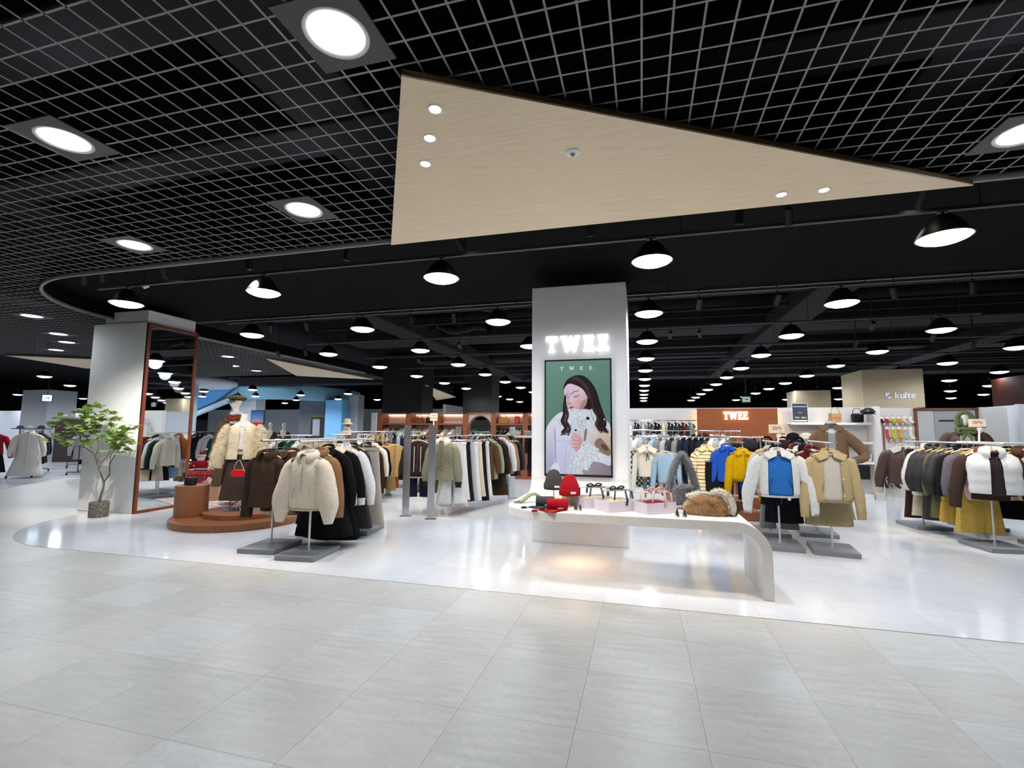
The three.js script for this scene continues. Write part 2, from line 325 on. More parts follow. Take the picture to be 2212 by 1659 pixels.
// ---------------------------------------------------------------- pendants and their trays
const PX = [-9.9, -7.38, -4.92, -2.32, 0.14, 2.78, 5.16, 7.7, 10.2, 12.7, 15.2], PZ0 = -5.26, PZ = 2.4;
function pendantParts() {
  const t = new THREE.Group();
  part('shade', lathe([[0.05, 0.215], [0.075, 0.21], [0.115, 0.17], [0.165, 0.1], [0.2, 0.04], [0.222, 0.002], [0.213, 0.002], [0.19, 0.04], [0.155, 0.1], [0.1, 0.165], [0.04, 0.2]], 28), M(0x151516, 0.45), t);
  part('diffuser', lathe([[0.001, -0.05], [0.07, -0.047], [0.14, -0.033], [0.19, -0.012], [0.208, 0.004], [0.001, 0.006]], 32), glow(LAMP_WHITE, 3.2), t);  // bulge below the rim thickens the disc, bloom put into the shape
  part('stem', bar([0, 0.2, 0], [0, 0.3, 0], 0.022), M(0x202021, 0.4), t);
  part('clamp', rbox(0.09, 0.03, 0.03, 0.006, 0, 0.255, 0, 1), M(0x303031, 0.35), t);
  return t;
}
const protoPendant = pendantParts();
function lampLight(parent, strength, at, target, cone, soft, color = LAMP_WHITE, penumbra = 0.7) {
  const l = new THREE.SpotLight(color, strength, 0, cone, penumbra, 2); l.position.set(...at); l.target.position.set(...target); l.castShadow = true; l.shadow.radius = soft; l.name = 'lamp_beam';
  parent.add(l); parent.add(l.target); return l;
}
function pendant(x, z, label, y = 3.39, tall = false, k = 1) {
  const t = thing('pendant_lamp', label, 'lamp', [x, y, z], 0, 'dome pendants under the black ceiling');
  for (const ch of protoPendant.children) t.add(ch.clone());
  if (tall) part('cord', bar([0, 0.3, 0], [0, 1.7, 0], 0.006, 6), M(0x151516, 0.6), t);
  lampLight(t, LEVEL.pendant * k, [0, -0.06, 0], [0, -3, 0], R(87), 8, LAMP_WHITE, 0.45);
  return t;
}
const ORD = ['first', 'second', 'third', 'fourth', 'fifth', 'sixth', 'seventh', 'eighth', 'ninth', 'tenth', 'eleventh', 'twelfth', 'thirteenth', 'fourteenth', 'fifteenth', 'sixteenth', 'seventeenth', 'eighteenth', 'nineteenth', 'twentieth', 'twenty-first', 'twenty-second', 'twenty-third', 'twenty-fourth'];
{
  const rows = 11;
  for (let j = 0; j < rows; j++) {
    const z = PZ0 - PZ * j, x0 = j < 2 ? 1 : 1, xs = PX.slice(x0, j < 3 ? 7 : j < 5 ? 9 : 11).filter((x) => !(x < -9 && z > -8) && !(j > 4 && x < -8.5));
    if (j < 6) {
      const tr = thing('lighting_tray', `thin black ceiling tray carrying the ${ORD[j]} row of dome pendants`, 'tray', [0, 3.665, z], 0, 'ceiling trays of the pendants');
      part('channel', box(xs[xs.length - 1] - xs[0] + 1.2, 0.035, 0.05, (xs[0] + xs[xs.length - 1]) / 2, 0, 0), M(0x38383a, 0.5), tr);
      for (const x of xs) part('hanger_rod', bar([x + 0.3, 0.02, 0], [x + 0.3, j < 2 ? 0.24 : 1.4, 0], 0.006, 6), M(0x2a2a2b, 0.5), tr);
    }
    xs.forEach((x, i) => pendant(x, z, `dome pendant lamp, ${ORD[i]} along its row, ${ORD[j]} row behind the grid ceiling`, 3.39, j > 5));
  }
  // neighbouring shops across the side aisle and behind
  seed(5);
  for (let i = 0; i < 7; i++) for (let j = 0; j < 7; j++) if ((i > 0 || j > 0) && [[-27.5, -16.5], [-19.6, -16.3], [-24.6, -25.6], [-19.6, -28], [-24.3, -32], [-18.6, -28.6], [-20.5, -17]].every(([x, z]) => Math.hypot(x + 17.6 + i * 3.3, z + 8.6 + j * 3.3 + (i % 2) * 0.4) > 1.9)) pendant(-17.6 - i * 3.3, -8.6 - j * 3.3 - (i % 2) * 0.4, `dome pendant lamp beyond the side aisle, ${ORD[i]} column, ${ORD[j]} row`, 3.39, true, i < 2 ? 2.6 : 1.8);
  [[-14.5, -21.5], [-15.5, -26], [-22.5, -22.6], [-26.5, -22.4], [-16.2, -31], [-12.4, -24]].forEach(([x, z], i) => pendant(x, z, `dome pendant lamp placed to light the blue canopy, ${ORD[i]} of six`, 3.39, true, 1.6));  // positions and strength chosen to light the blue canopy and column
}
// recessed round lights in the aisle's grid
{
  const rim = lathe([[0.175, 0.03], [0.175, 0.004], [0.168, -0.004], [0.15, 0.0], [0.146, 0.012]], 32), disc = cyl(0.147, 0.147, 0.01, 0, 0.01, 0, 32);
  const plateShape = extrude([[-0.23, -0.23], [0.23, -0.23], [0.23, 0.23], [-0.23, 0.23]], 0.008, 0, [Array.from({ length: 24 }, (_, i) => [0.17 * Math.cos(i / 12 * Math.PI), 0.17 * Math.sin(i / 12 * Math.PI)])]).rotateX(-Math.PI / 2);
  const spots = [[-1.53, -2.03, 'nearest the raised wooden ceiling panel corner'], [-4.04, -2.35, 'alone high on the picture side away from the panel'], [-3.09, -3.74, 'beside the long edge of the grid'], [-5.59, -4.02, 'close before the curved grid corner'], [2.62, -3.97, 'at the narrow tip of the wooden panel'],
    [-8.2, -2.9, 'cut by the picture border beside the aisle'], [-11.09, -6.23, 'just outside the curved corner of the grid'], [-12.63, -7.61, 'second beyond the curved corner, over the side aisle'], [-13.64, -8.41, 'third beyond the curved corner, over the side aisle'], [-15.3, -9.2, 'fourth beyond the curved corner, over the side aisle'],
    [-11.6, -11.2, 'over the side aisle behind the left pillar'], [-13.4, -14.2, 'deep in the side aisle']];
  spots.forEach(([x, z, where], i) => {
    const t = thing('recessed_light', `round recessed grid light ${where}`, 'light', [x, 3.641, z], 0, 'round lights in the grid ceiling');
    part('rim', rim, M(0xdedede, 0.4), t); part('diffuser', disc, glow(LAMP_WHITE, 3.2), t); part('plate', plateShape, M(0x4c4c4f, 0.5), t);
    lampLight(t, LEVEL.recessed, [0, -0.006, 0], [0, -3, 0], R(86), 7, LAMP_WHITE, 0.45);
  });
}
// ---------------------------------------------------------------- hanging wooden panels
const panelWood = M(0xffffff, 0.55, { map: texPanel }), panelEdge = M(0x6b5641, 0.6, { map: texPanel });
function woodPanel(label, pts, y = 3.58, group = 'triangular wooden panels under the ceiling') {
  const t = thing('wooden_ceiling_panel', label, 'ceiling panel', [0, y, 0], 0, group);
  part('face', slab(pts, 0.012, 0.012), panelWood, t);
  part('edge_band', slab(pts, 0.047, 0.034), panelEdge, t, 'dark brown edge of the panel');
  const c = [0, 1].map((k) => pts.reduce((s, p) => s + p[k] / pts.length, 0));
  for (const p of pts) { const x = lerp(p[0], c[0], 0.3), z = lerp(p[1], c[1], 0.3); part('suspension_rod', bar([x, 0.04, z], [x, 0.6, z], 0.008, 6), darkSteel, t); }
  return t;
}
woodPanel('large triangular oak panel hung over the aisle before the TWEE pillar', [[-2.63, -4.585], [-1.3, -2.32], [2.66, -4.6]]);
woodPanel('pale triangular panel over the side aisle behind the mannequins', [[-10.47, -11.43], [-12.67, -15.4], [-10.4, -17.2]]);
woodPanel('thin pale triangular panel beyond the left pillar', [[-17.48, -9.29], [-14.6, -11.2], [-17.2, -12.4], [-18.4, -12.0]]);
woodPanel('far pale slanted panel above the wooden wardrobe', [[-9.4, -19.8], [-10.9, -27.3], [-13.4, -30]]);
{
  [[-1.23, -2.63, 'nearest the high corner'], [-1.39, -2.9, 'in the middle of the three'], [-1.56, -3.19, 'lowest of the three'], [1.19, -4.38, 'by the long back edge'], [1.51, -4.38, 'closest to the pointed tip']].forEach(([x, z, w], i) => {
    const t = thing('recessed_spotlight', `small bright spotlight set in the triangular oak panel, ${w}`, 'spotlight', [x, 3.578, z], 0, 'spotlights in the oak panel');
    part('ring', lathe([[0.035, 0.01], [0.05, 0.004], [0.05, -0.002], [0.036, -0.002], [0.034, 0.002]], 24), M(0xeeeeec, 0.4), t);
    part('lens', cyl(0.034, 0.034, 0.006, 0, -0.001, 0, 20), glow(0xfff3e2, 4), t);
    lampLight(t, LEVEL.panel, [0, -0.012, 0], i < 3 ? [0.4, -2.8, -2.3 + i * 0.1] : [-0.4, -2.8, -0.9], R(26), 1.6, LAMP_WARM, 0.8);
  });
  const d = thing('ceiling_sensor', 'small white round sensor in the middle of the oak panel', 'sensor', [-0.45, 3.578, -3.32]);
  part('disc', lathe([[0.001, -0.012], [0.03, -0.012], [0.055, -0.006], [0.058, 0.003]], 24), M(0xf0f0ee, 0.5), d); part('eye', new THREE.SphereGeometry(0.018, 14, 10).translate(0, -0.012, 0), M(0x9b9b9b, 0.3), d);
  const s2 = thing('smoke_detector', 'white smoke detector under the black soffit by the curved corner', 'detector', [-7.28, 3.7, -5.43]);
  part('body', lathe([[0.001, -0.03], [0.02, -0.03], [0.03, -0.01], [0.06, 0], [0.06, 0.02], [0.001, 0.03]], 24), M(0xf0f0ee, 0.5), s2); part('stem', bar([0, 0.02, 0], [0, 0.2, 0], 0.008), blackPaint, s2);
}
// track spotlights
function trackCan(x, y, z, aim, label, lit, rise = 0.22, strength = LEVEL.track, color = LAMP_WARM) {
  const t = thing('track_spotlight', label, 'spotlight', [x, y, z], 0, 'black track spotlights');
  const d = V(aim[0] - x, aim[1] - y, aim[2] - z).normalize(), q = new THREE.Quaternion().setFromUnitVectors(V(0, -1, 0), d);
  const can = lathe([[0.001, 0.09], [0.036, 0.09], [0.04, 0.08], [0.04, -0.08], [0.034, -0.08], [0.033, -0.06], [0.001, -0.055]], 18).applyQuaternion(q);
  part('can', can, M(0x141415, 0.5), t); part('lens', cyl(0.031, 0.031, 0.006, 0, -0.062, 0, 16).applyQuaternion(q), lit ? glow(0xfff0da, 5) : M(0x9a9894, 0.3), t);
  part('bracket', bar([0, 0.02, 0], [0, rise, 0], 0.012, 6), M(0x1c1c1d, 0.5), t);
  if (lit) { const p = d.clone().multiplyScalar(0.075); lampLight(t, strength, p.toArray(), d.clone().multiplyScalar(3).toArray(), R(24), 1.4, color, 0.7); }
}
{
  const near = [[-7.87, -4.98, [-9.6, 0.6, -6.7], 1], [-7.45, -4.95, [-9.4, 1.2, -6.77], 1], [-6.44, -5.05, [-6.7, 1.2, -6.8], 1], [-4.96, -5.03, [-4.8, 0.9, -5.4], 1], [-3.49, -5.03, [-3.9, 0.9, -5.2], 1], [-2.0, -5.06, [-0.9, 1.0, -6.7], 1], [-0.49, -5.01, [-0.7, 0.7, -5.9], 1], [0.99, -5.08, [0.8, 0.7, -5.5], 0], [1.47, -5.22, [1.8, 0.9, -7.2], 1], [2.54, -5.09, [2.4, 0.9, -7.2], 1]];
  near.forEach(([x, z, aim, on], i) => trackCan(x, 3.72, z, aim, `black can spotlight under the soffit, ${ORD[i]} of the row along the grid edge`, on, 0.22, i < 2 ? LEVEL.track * 1.6 : i === 5 ? LEVEL.track * 0.4 : LEVEL.track, i < 2 ? 0xfff8f0 : LAMP_WARM));
  const second = [[-7.18, [-8.4, 0.6, -9.4], 0], [-6.32, [-6.3, 0.9, -9.4], 1], [-5.2, [-5.8, 0.9, -9.6], 1], [-4.07, [-4.1, 0.9, -8.6], 1], [-3.23, [-3.4, 0.9, -8.9], 1], [0.91, [0.4, 0.9, -9.6], 1], [2.02, [1.4, 0.9, -9.6], 1], [3.53, [4.4, 0.9, -8.9], 1], [4.46, [4.7, 0.9, -8.6], 1]];
  second.forEach(([x, aim, on], i) => trackCan(x, 3.56, -7.9, aim, `black can spotlight hung below the soffit trim, ${ORD[i]} from the left pillar side`, on));
  const tr = thing('lighting_track', 'thin black track carrying spotlights behind the soffit trim', 'track', [-1.4, 3.79, -7.9]); part('rail', box(14, 0.03, 0.04), M(0x202021, 0.5), tr); for (let i = -6; i <= 6; i += 3) part('hanger_rod', bar([i, 0.01, 0], [i, 0.1, 0], 0.006), M(0x202021, 0.5), tr);
  const third = [[-9.3, -10.56, [-9.5, 0, -13]], [-8.52, -10.65, [-8.6, 0, -13]], [-4.15, -10.56, [-4, 1, -15]], [0.61, -10.34, [0.3, 1.4, -13.6]], [1.19, -10.37, [2.2, 1.6, -13.6]], [4.2, -10.26, [4.4, 1.4, -13.6]], [7.29, -13.06, [7.0, 1.0, -14]], [4.66, -12.2, [4.0, 1.2, -13.7]], [-6.2, -12.6, [-6.2, 1.2, -15.6]], [5.9, -11.8, [6.1, 1.3, -14]]];
  third.forEach(([x, z, aim], i) => trackCan(x, 3.56, z, aim, `black can spotlight deep over the shop, ${ORD[i]} of the back ones`, 1, 1.58, LEVEL.track * 0.45));
}
// ---------------------------------------------------------------- pillars, mirror, TWEE sign, screen, curved table
const font = await new FontLoader().loadAsync('fonts/droid/droid_serif_bold.typeface.json');
const fontSans = await new FontLoader().loadAsync('fonts/droid/droid_sans_bold.typeface.json');
function lettering(parent, text, f, size, depth, material, gapX = 1, name = 'letter') {
  let x = 0;
  for (const ch of text) {
    const g = new TextGeometry(ch, { font: f, size, depth, curveSegments: 6, bevelEnabled: depth > 0.01, bevelThickness: 0.004, bevelSize: 0.003, bevelSegments: 2 }); g.computeBoundingBox();
    const w = g.boundingBox.max.x - g.boundingBox.min.x; g.translate(x - g.boundingBox.min.x, 0, 0);
    if (material) part(name, g, material, parent); x += w + size * 0.09 * gapX;
  }
  return x;
}
{
  const p = structure('pillar', 'white square pillar carrying the TWEE sign and the portrait screen');
  part('cladding', rbox(1.348, 3.66, 1.35, 0.012, -0.857, 1.832, -6.775 - 0.675, 2), whitePaint, p);
  const q = structure('pillar_001', 'white pillar with a tall mirror on its side, behind the potted tree');
  part('cladding', rbox(1.35, 3.545, 1.05, 0.012, -9.61, 1.775, -6.77 - 0.525, 2), whitePaint, q);
  part('core', rbox(1.08, 0.4, 1.0, 0.01, -9.5, 3.58, -7.3, 1), whitePaint, q);
  const m = thing('wall_mirror', 'floor-to-ceiling mirror in a brown wooden frame on the pillar side', 'mirror', [-8.93, 0, -6.77]);
  const fr = M(0xe8c0a4, 0.5, { map: texCabinet }), L = 1.04, Hh = 3.52, b = 0.05;
  part('backing', box(0.03, Hh, L, 0.012, Hh / 2 + 0.005, -L / 2), M(0x3a2a22, 0.7), m);
  part('glass', box(0.006, Hh - 2 * b, L - 2 * b, 0.033, Hh / 2, -L / 2), M(0xe6ebec, 0.015, { metalness: 1 }), m, 'clear mirror glass');
  for (const [h, l, y, z] of [[Hh, b, Hh / 2, -b / 2], [Hh, b, Hh / 2, -L + b / 2], [b, L - 2 * b, b / 2 + 0.005, -L / 2], [b, L - 2 * b, Hh - b / 2, -L / 2]]) part('frame_rail', box(0.05, h, l, 0.03, y, z), fr, m);

  const s = thing('lit_sign', 'glowing white TWEE letters on the pillar above the screen', 'sign', [-1.318, 2.68, -6.765]);
  const glowM = glow(0xffffff, 0.42, 'sign_glow');
  const total = lettering(s, 'TWEE', font, 0.19, 0.03, null, 2.6); const k = 0.94 / total;
  const grp = new THREE.Group(); let n0 = s.children.length; lettering(s, 'TWEE', font, 0.19, 0.03, glowM, 2.6); for (const ch of s.children.slice(n0)) ch.scale.set(k, 1.24, 1);
  const sl = new THREE.RectAreaLight(0xffffff, LEVEL.sign, 0.9, 0.2); sl.position.set(0.46, 0.1, 0.06); sl.lookAt(0.46, 0.1, 5); sl.name = 'sign_light'; sl.rotation.set(0, Math.PI, 0); s.add(sl);

  // portrait screen
  const cv = document.createElement('canvas'); cv.width = 720; cv.height = 1280; const c = cv.getContext('2d');
  const bg = c.createLinearGradient(0, 0, 720, 1280); bg.addColorStop(0, '#6f978a'); bg.addColorStop(0.45, '#5d8474'); bg.addColorStop(1, '#5c8270'); c.fillStyle = bg; c.fillRect(0, 0, 720, 1280);
  c.fillStyle = '#f2fbff'; c.textAlign = 'center'; c.font = 'bold 56px serif'; [['T', 182], ['W', 296], ['E', 405], ['E', 510]].forEach(([t, x]) => c.fillText(t, x, 105));
  const poly = (pts, f) => { c.fillStyle = f; c.beginPath(); pts.forEach(([x, y], i) => (i ? c.lineTo(x, y) : c.moveTo(x, y))); c.closePath(); c.fill(); };
  const curve = (pts, f) => { c.fillStyle = f; c.beginPath(); const n = pts.length; for (let i = 0; i < n; i++) { const a = pts[i], b2 = pts[(i + 1) % n], mx = (a[0] + b2[0]) / 2, my = (a[1] + b2[1]) / 2; if (!i) { const l = pts[n - 1]; c.moveTo((l[0] + a[0]) / 2, (l[1] + a[1]) / 2); } c.quadraticCurveTo(a[0], a[1], mx, my); } c.fill(); };
  seed(77);
  const grad = (x0, y0, x1, y1, ...stops) => { const q = c.createLinearGradient(x0, y0, x1, y1); stops.forEach((k2, i) => q.addColorStop(i / (stops.length - 1), k2)); return q; };
  const lock = (pts, w, col) => { c.strokeStyle = col; c.lineWidth = w; c.lineCap = 'round'; c.lineJoin = 'round'; c.beginPath(); c.moveTo(...pts[0]); for (let i = 1; i < pts.length - 1; i++) c.quadraticCurveTo(...pts[i], (pts[i][0] + pts[i + 1][0]) / 2, (pts[i][1] + pts[i + 1][1]) / 2); c.lineTo(...pts[pts.length - 1]); c.stroke(); };
  const curls = (x, y, w, h, n, ang = 0, lo = 176, hi = 240) => { for (let i = 0; i < n; i++) { const a = rr(-0.5, 0.5) * w, b2 = rr(-0.5, 0.5) * h, px = x + a * Math.cos(ang) - b2 * Math.sin(ang), py = y + a * Math.sin(ang) + b2 * Math.cos(ang), k2 = Math.floor(lerp(lo, hi, Math.min(1, i / n + rr(-0.2, 0.2)))); c.strokeStyle = `rgb(${k2 - 8},${k2},${Math.min(255, k2 + 10)})`; c.lineWidth = rr(3, 6); c.beginPath(); const a0 = rr(0, 6.3); c.arc(px, py, rr(4, 10), a0, a0 + rr(2, 4.5)); c.stroke(); } };
  // coat: back, shoulders, sleeves
  curve([[-10, 790], [40, 700], [120, 610], [190, 575], [250, 600], [470, 600], [600, 620], [680, 680], [730, 740], [740, 1300], [-20, 1300]], grad(0, 600, 720, 1280, '#dfe0f0', '#d3d5ec', '#cfc9d2'));
  curve([[-10, 800], [40, 720], [90, 760], [96, 880], [80, 1010], [110, 1140], [70, 1300], [-20, 1300]], grad(0, 700, 110, 1280, '#e3e4f3', '#c3c4de', '#a8a3bd'));
  curve([[92, 760], [98, 900], [92, 1060], [118, 1170], [86, 1300], [112, 1300], [128, 1160], [112, 1040], [116, 880], [104, 760]], '#aba7c0');
  curve([[112, 640], [230, 620], [300, 650], [290, 900], [280, 1300], [130, 1300], [118, 1100], [114, 860]], grad(110, 640, 300, 1280, '#e4e6f6', '#d2d5f0', '#c4c2dc'));
  c.strokeStyle = '#aeb0cb'; c.lineWidth = 5; for (const [a2, b2, d2, e2] of [[108, 905, 262, 918], [262, 918, 258, 948], [228, 960, 218, 1290], [300, 650, 288, 890]]) { c.beginPath(); c.moveTo(a2, b2); c.lineTo(d2, e2); c.stroke(); }
  curve([[470, 760], [560, 740], [680, 790], [730, 860], [730, 1080], [620, 1090], [520, 1010], [480, 880]], grad(480, 760, 720, 1060, '#e0dce0', '#cfc0b0', '#b9a594'));
  curve([[530, 930], [600, 860], [640, 900], [720, 1000], [720, 1075], [640, 1050], [580, 1000]], '#8d7565'); curve([[600, 950], [650, 930], [710, 1010], [660, 1020]], '#5f4a40');
  curve([[420, 1190], [520, 1130], [640, 1150], [730, 1200], [730, 1300], [400, 1300]], grad(420, 1130, 720, 1290, '#a79ca8', '#857a86')); curve([[500, 1060], [560, 1020], [730, 1085], [730, 1190], [640, 1150], [540, 1130]], grad(500, 1030, 720, 1190, '#eceef6', '#cfd2e2')); c.strokeStyle = '#9a96a6'; c.lineWidth = 6; c.beginPath(); c.moveTo(548, 1040); c.lineTo(600, 1130); c.stroke();
  // fleece front
  curve([[350, 640], [450, 640], [480, 760], [440, 900], [400, 1000], [360, 960], [370, 800]], '#bcc3cc'); curls(415, 800, 130, 400, 700, 0.14); curve([[250, 1130], [330, 1090], [350, 1300], [260, 1300]], '#bfc6d0'); curls(310, 1190, 110, 230, 320, 0.1);
  curve([[438, 780], [470, 760], [455, 880], [420, 960], [428, 880]], '#8b7a68');
  // head: hair behind, face, shading
  curve([[208, 380], [214, 270], [270, 190], [370, 155], [470, 190], [560, 310], [600, 450], [640, 580], [690, 720], [640, 790], [580, 720], [500, 560], [300, 520], [240, 470]], '#241a1c');
  curve([[206, 318], [216, 280], [262, 250], [360, 260], [440, 320], [474, 410], [462, 500], [402, 566], [330, 592], [286, 580], [252, 545], [240, 500], [222, 440], [210, 380]], grad(210, 300, 470, 580, '#dfc9e2', '#e2c3cb', '#b98d8a'));
  curve([[400, 470], [466, 420], [466, 520], [400, 575], [330, 598], [380, 550]], 'rgba(150,100,98,0.45)'); curve([[236, 330], [262, 320], [280, 420], [262, 470], [244, 440]], 'rgba(190,160,205,0.5)'); curve([[330, 440], [400, 430], [410, 490], [340, 500]], 'rgba(225,160,165,0.35)');
  // brows, lids, nose, mouth
  lock([[282, 384], [318, 350], [372, 346]], 7, '#4a3236'); lock([[216, 396], [228, 384], [246, 390]], 6, '#4a3236');
  lock([[318, 408], [346, 416], [380, 394]], 5, '#3a2528'); lock([[322, 400], [348, 396], [376, 390]], 3, '#8d6a70'); lock([[222, 418], [236, 424], [252, 418]], 5, '#3a2528'); for (let i = 0; i < 6; i++) lock([[326 + i * 9, 410 - i * 2], [324 + i * 9, 418 - i * 2], [321 + i * 9, 424 - i * 2]], 2, '#3a2528');
  lock([[262, 400], [248, 460], [240, 486]], 5, 'rgba(170,130,150,0.7)'); curve([[236, 478], [252, 500], [284, 498], [296, 482], [276, 472], [254, 468]], '#c8a0ae'); lock([[250, 498], [268, 502], [284, 494]], 4, '#8a5a62');
  curve([[262, 530], [286, 520], [304, 526], [326, 522], [300, 548], [276, 548]], '#b4505a'); lock([[264, 532], [292, 532], [324, 524]], 3, '#7d2f3a');
  // hair over the brow and the long waves
  curve([[200, 350], [206, 262], [262, 190], [380, 158], [480, 210], [545, 340], [520, 420], [470, 420], [430, 330], [350, 280], [262, 254], [222, 290]], '#241a1c');
  for (let i = 0; i < 40; i++) { const u = i / 40; lock([[262 + u * 90, 200 - u * 20], [380 + u * 60, 230 + u * 10], [450 + u * 70, 330 + u * 20], [480 + u * 70, 430]], rr(1.5, 3), i % 3 ? '#2f2325' : '#5a474a'); }
  curve([[270, 578], [350, 590], [440, 560], [520, 560], [560, 640], [500, 700], [380, 690], [290, 650]], '#c2c9d2'); curls(400, 612, 300, 110, 900, 0.03); curls(520, 690, 110, 150, 320, 0.2);
  for (let i = 0; i < 46; i++) { const o = rr(-42, 42), q2 = rr(-22, 22); lock([[222 + o * 0.15, 400], [210 + o * 0.5, 520], [236 + o * 0.9, 620 + q2], [196 + o, 690], [262 + o * 0.8, 760 + q2], [218 + o * 1.3, 830 + q2]], rr(2, 9), i % 4 ? '#281d1f' : '#57443f'); }
  for (let i = 0; i < 56; i++) { const o = rr(-52, 46), q2 = rr(-22, 22); lock([[492 + o * 0.5, 330], [548 + o * 0.5, 470], [568 + o, 570 + q2], [630 + o * 0.9, 650], [592 + o, 740 + q2], [650 + o * 1.2, 800 + q2]], rr(2, 9), i % 4 ? '#261b1d' : '#544139'); }
  lock([[190, 660], [120, 668], [150, 700], [172, 740]], 3, '#35282a'); lock([[500, 520], [512, 640], [560, 700], [540, 760]], 3, '#35282a'); c.fillStyle = '#e8ecf4'; c.beginPath(); c.arc(655, 668, 9, 0, 7); c.fill();
  // hand: palm, four bent fingers, thumb, nails
  curve([[318, 870], [372, 850], [430, 905], [412, 980], [362, 1040], [322, 1010], [312, 940]], grad(310, 860, 430, 1030, '#dba8b2', '#c58f98'));
  for (const [x, y, l] of [[298, 858, 66], [288, 896, 74], [292, 936, 70], [304, 972, 58]]) { lock([[x + l, y - 4], [x + l * 0.5, y - 16], [x, y + 6]], 27, '#b98089'); lock([[x + l, y - 6], [x + l * 0.5, y - 18], [x, y + 3]], 22, '#e0b2ba'); c.fillStyle = '#eec9cd'; c.beginPath(); c.ellipse(x - 2, y + 4, 7, 5, 0.3, 0, 7); c.fill(); }
  lock([[392, 870], [352, 838], [318, 828]], 26, '#dcaab3'); 
  curve([[380, 1010], [440, 930], [500, 930], [540, 1010], [520, 1110], [450, 1200], [370, 1190], [350, 1110]], '#bdc4cc'); curls(445, 1070, 190, 270, 1300, 0.5, 170, 242);
  c.fillStyle = '#20202a'; for (const [x, y, r2] of [[474, 656, 17], [338, 790, 11]]) { c.beginPath(); c.ellipse(x, y, r2 * 1.2, r2, 0.4, 0, 7); c.fill(); } curve([[40, 1240], [90, 1160], [140, 1150], [170, 1300], [30, 1300]], '#dfe2f4');
  const tex = new THREE.CanvasTexture(cv); tex.colorSpace = THREE.SRGBColorSpace;
  const tv = thing('portrait_screen', 'tall black-framed screen showing a woman in a white fleece coat under TWEE', 'screen', [-0.862, 1.75, -6.775]);
  const W = 0.945, Ht = 1.64, t = 0.022;
  part('frame', [rbox(W, t, 0.05, 0.004, 0, Ht / 2 - t / 2, 0.022, 1), rbox(W, t * 1.3, 0.05, 0.004, 0, -Ht / 2 + t / 2, 0.022, 1), rbox(t, Ht, 0.05, 0.004, -W / 2 + t / 2, 0, 0.022, 1), rbox(t, Ht, 0.05, 0.004, W / 2 - t / 2, 0, 0.022, 1), box(W - 0.01, Ht - 0.01, 0.03, 0, 0, 0.015)], M(0x101012, 0.35), tv);
  const scr = new THREE.MeshStandardMaterial({ color: 0x050505, roughness: 0.25, emissive: 0xffffff, emissiveMap: tex, emissiveIntensity: 0.34 }); scr.name = 'screen_glow';
  part('screen', new THREE.PlaneGeometry(W - 2 * t, Ht - 2 * t - 0.01).translate(0, 0.004, 0.0405), scr, tv);
  const rl = new THREE.RectAreaLight(0xd8e4ea, LEVEL.screen * 0.4, 0.88, 1.55); rl.position.set(0, 0, 0.055); rl.rotation.set(0, Math.PI, 0); rl.name = 'screen_light'; tv.add(rl);
}
{ // the white curved display table
  const t = thing('display_table', 'white curved display table growing out of the pillar with one waterfall leg', 'table', [0, 0, 0]);
  const top = 0.705, th = 0.092, x0 = -1.53, z0 = -5.07, zi = -5.95, xi = -0.183, za = 0.85, back = -6.771, mat = M(0xe9e8e5, 0.42, { map: texPlaster });
  const poly = []; const arc = (cx, cz, r, a0, a1, n = 12) => { for (let i = 0; i <= n; i++) { const a = lerp(a0, a1, i / n); poly.push([cx + r * Math.cos(a), cz + r * Math.sin(a)]); } };
  poly.push([za, zi]); poly.push([za, z0]); arc(x0 + 0.55, z0 - 0.55, 0.55, Math.PI / 2, Math.PI); poly.push([x0, back]); poly.push([xi, back]); arc(xi + 0.3, zi - 0.3, 0.3, Math.PI, Math.PI / 2);
  part('table_top', slab(poly, top, th, 0.004), mat, t);
  const prof = [], r1 = 0.31, r0 = r1 - th; for (let i = 0; i <= 14; i++) { const a = Math.PI / 2 * (1 - i / 14); prof.push([za + r1 * Math.cos(a), top - r1 + r1 * Math.sin(a)]); } prof.push([za + r1, 0.005], [za + r0, 0.005]); for (let i = 0; i <= 14; i++) { const a = Math.PI / 2 * (i / 14); prof.push([za + r0 * Math.cos(a), top - r1 + r0 * Math.sin(a)]); }
  part('waterfall_leg', extrude(prof, z0 - zi - 0.006, 0.003).translate(0, 0, zi + 0.003), mat, t);
  const fil = []; const R2 = 0.2; fil.push([0, 0]); fil.push([R2, 0]); for (let i = 1; i <= 10; i++) { const a = -Math.PI / 2 - Math.PI / 2 * i / 10; fil.push([R2 + R2 * Math.cos(a), R2 + R2 * Math.sin(a)]); }
  part('cove', extrude(fil.map(([a, b]) => [a, b]), 1.346, 0).rotateY(-Math.PI / 2).translate(xi, top, back - 0.001), mat, t);
  const l = thing('unseen_table_light', 'unseen small light placed to warm the space beneath the curved white table', 'light', [-0.75, top - th - 0.012, -5.85]);  // unseen lamp, placed for the warm glow under the table
  part('housing', lathe([[0.001, 0.012], [0.05, 0.012], [0.05, -0.004], [0.04, -0.006], [0.04, 0], [0.001, 0.001]], 24), M(0xe0e0de, 0.5), l); part('lens', cyl(0.038, 0.038, 0.004, 0, -0.004, 0, 20), glow(0xffd9b0, 2.5), l);
  lampLight(l, 0.75, [0, -0.012, 0], [0, -1, 0], R(80), 3, 0xffd2a6, 0.8);
}
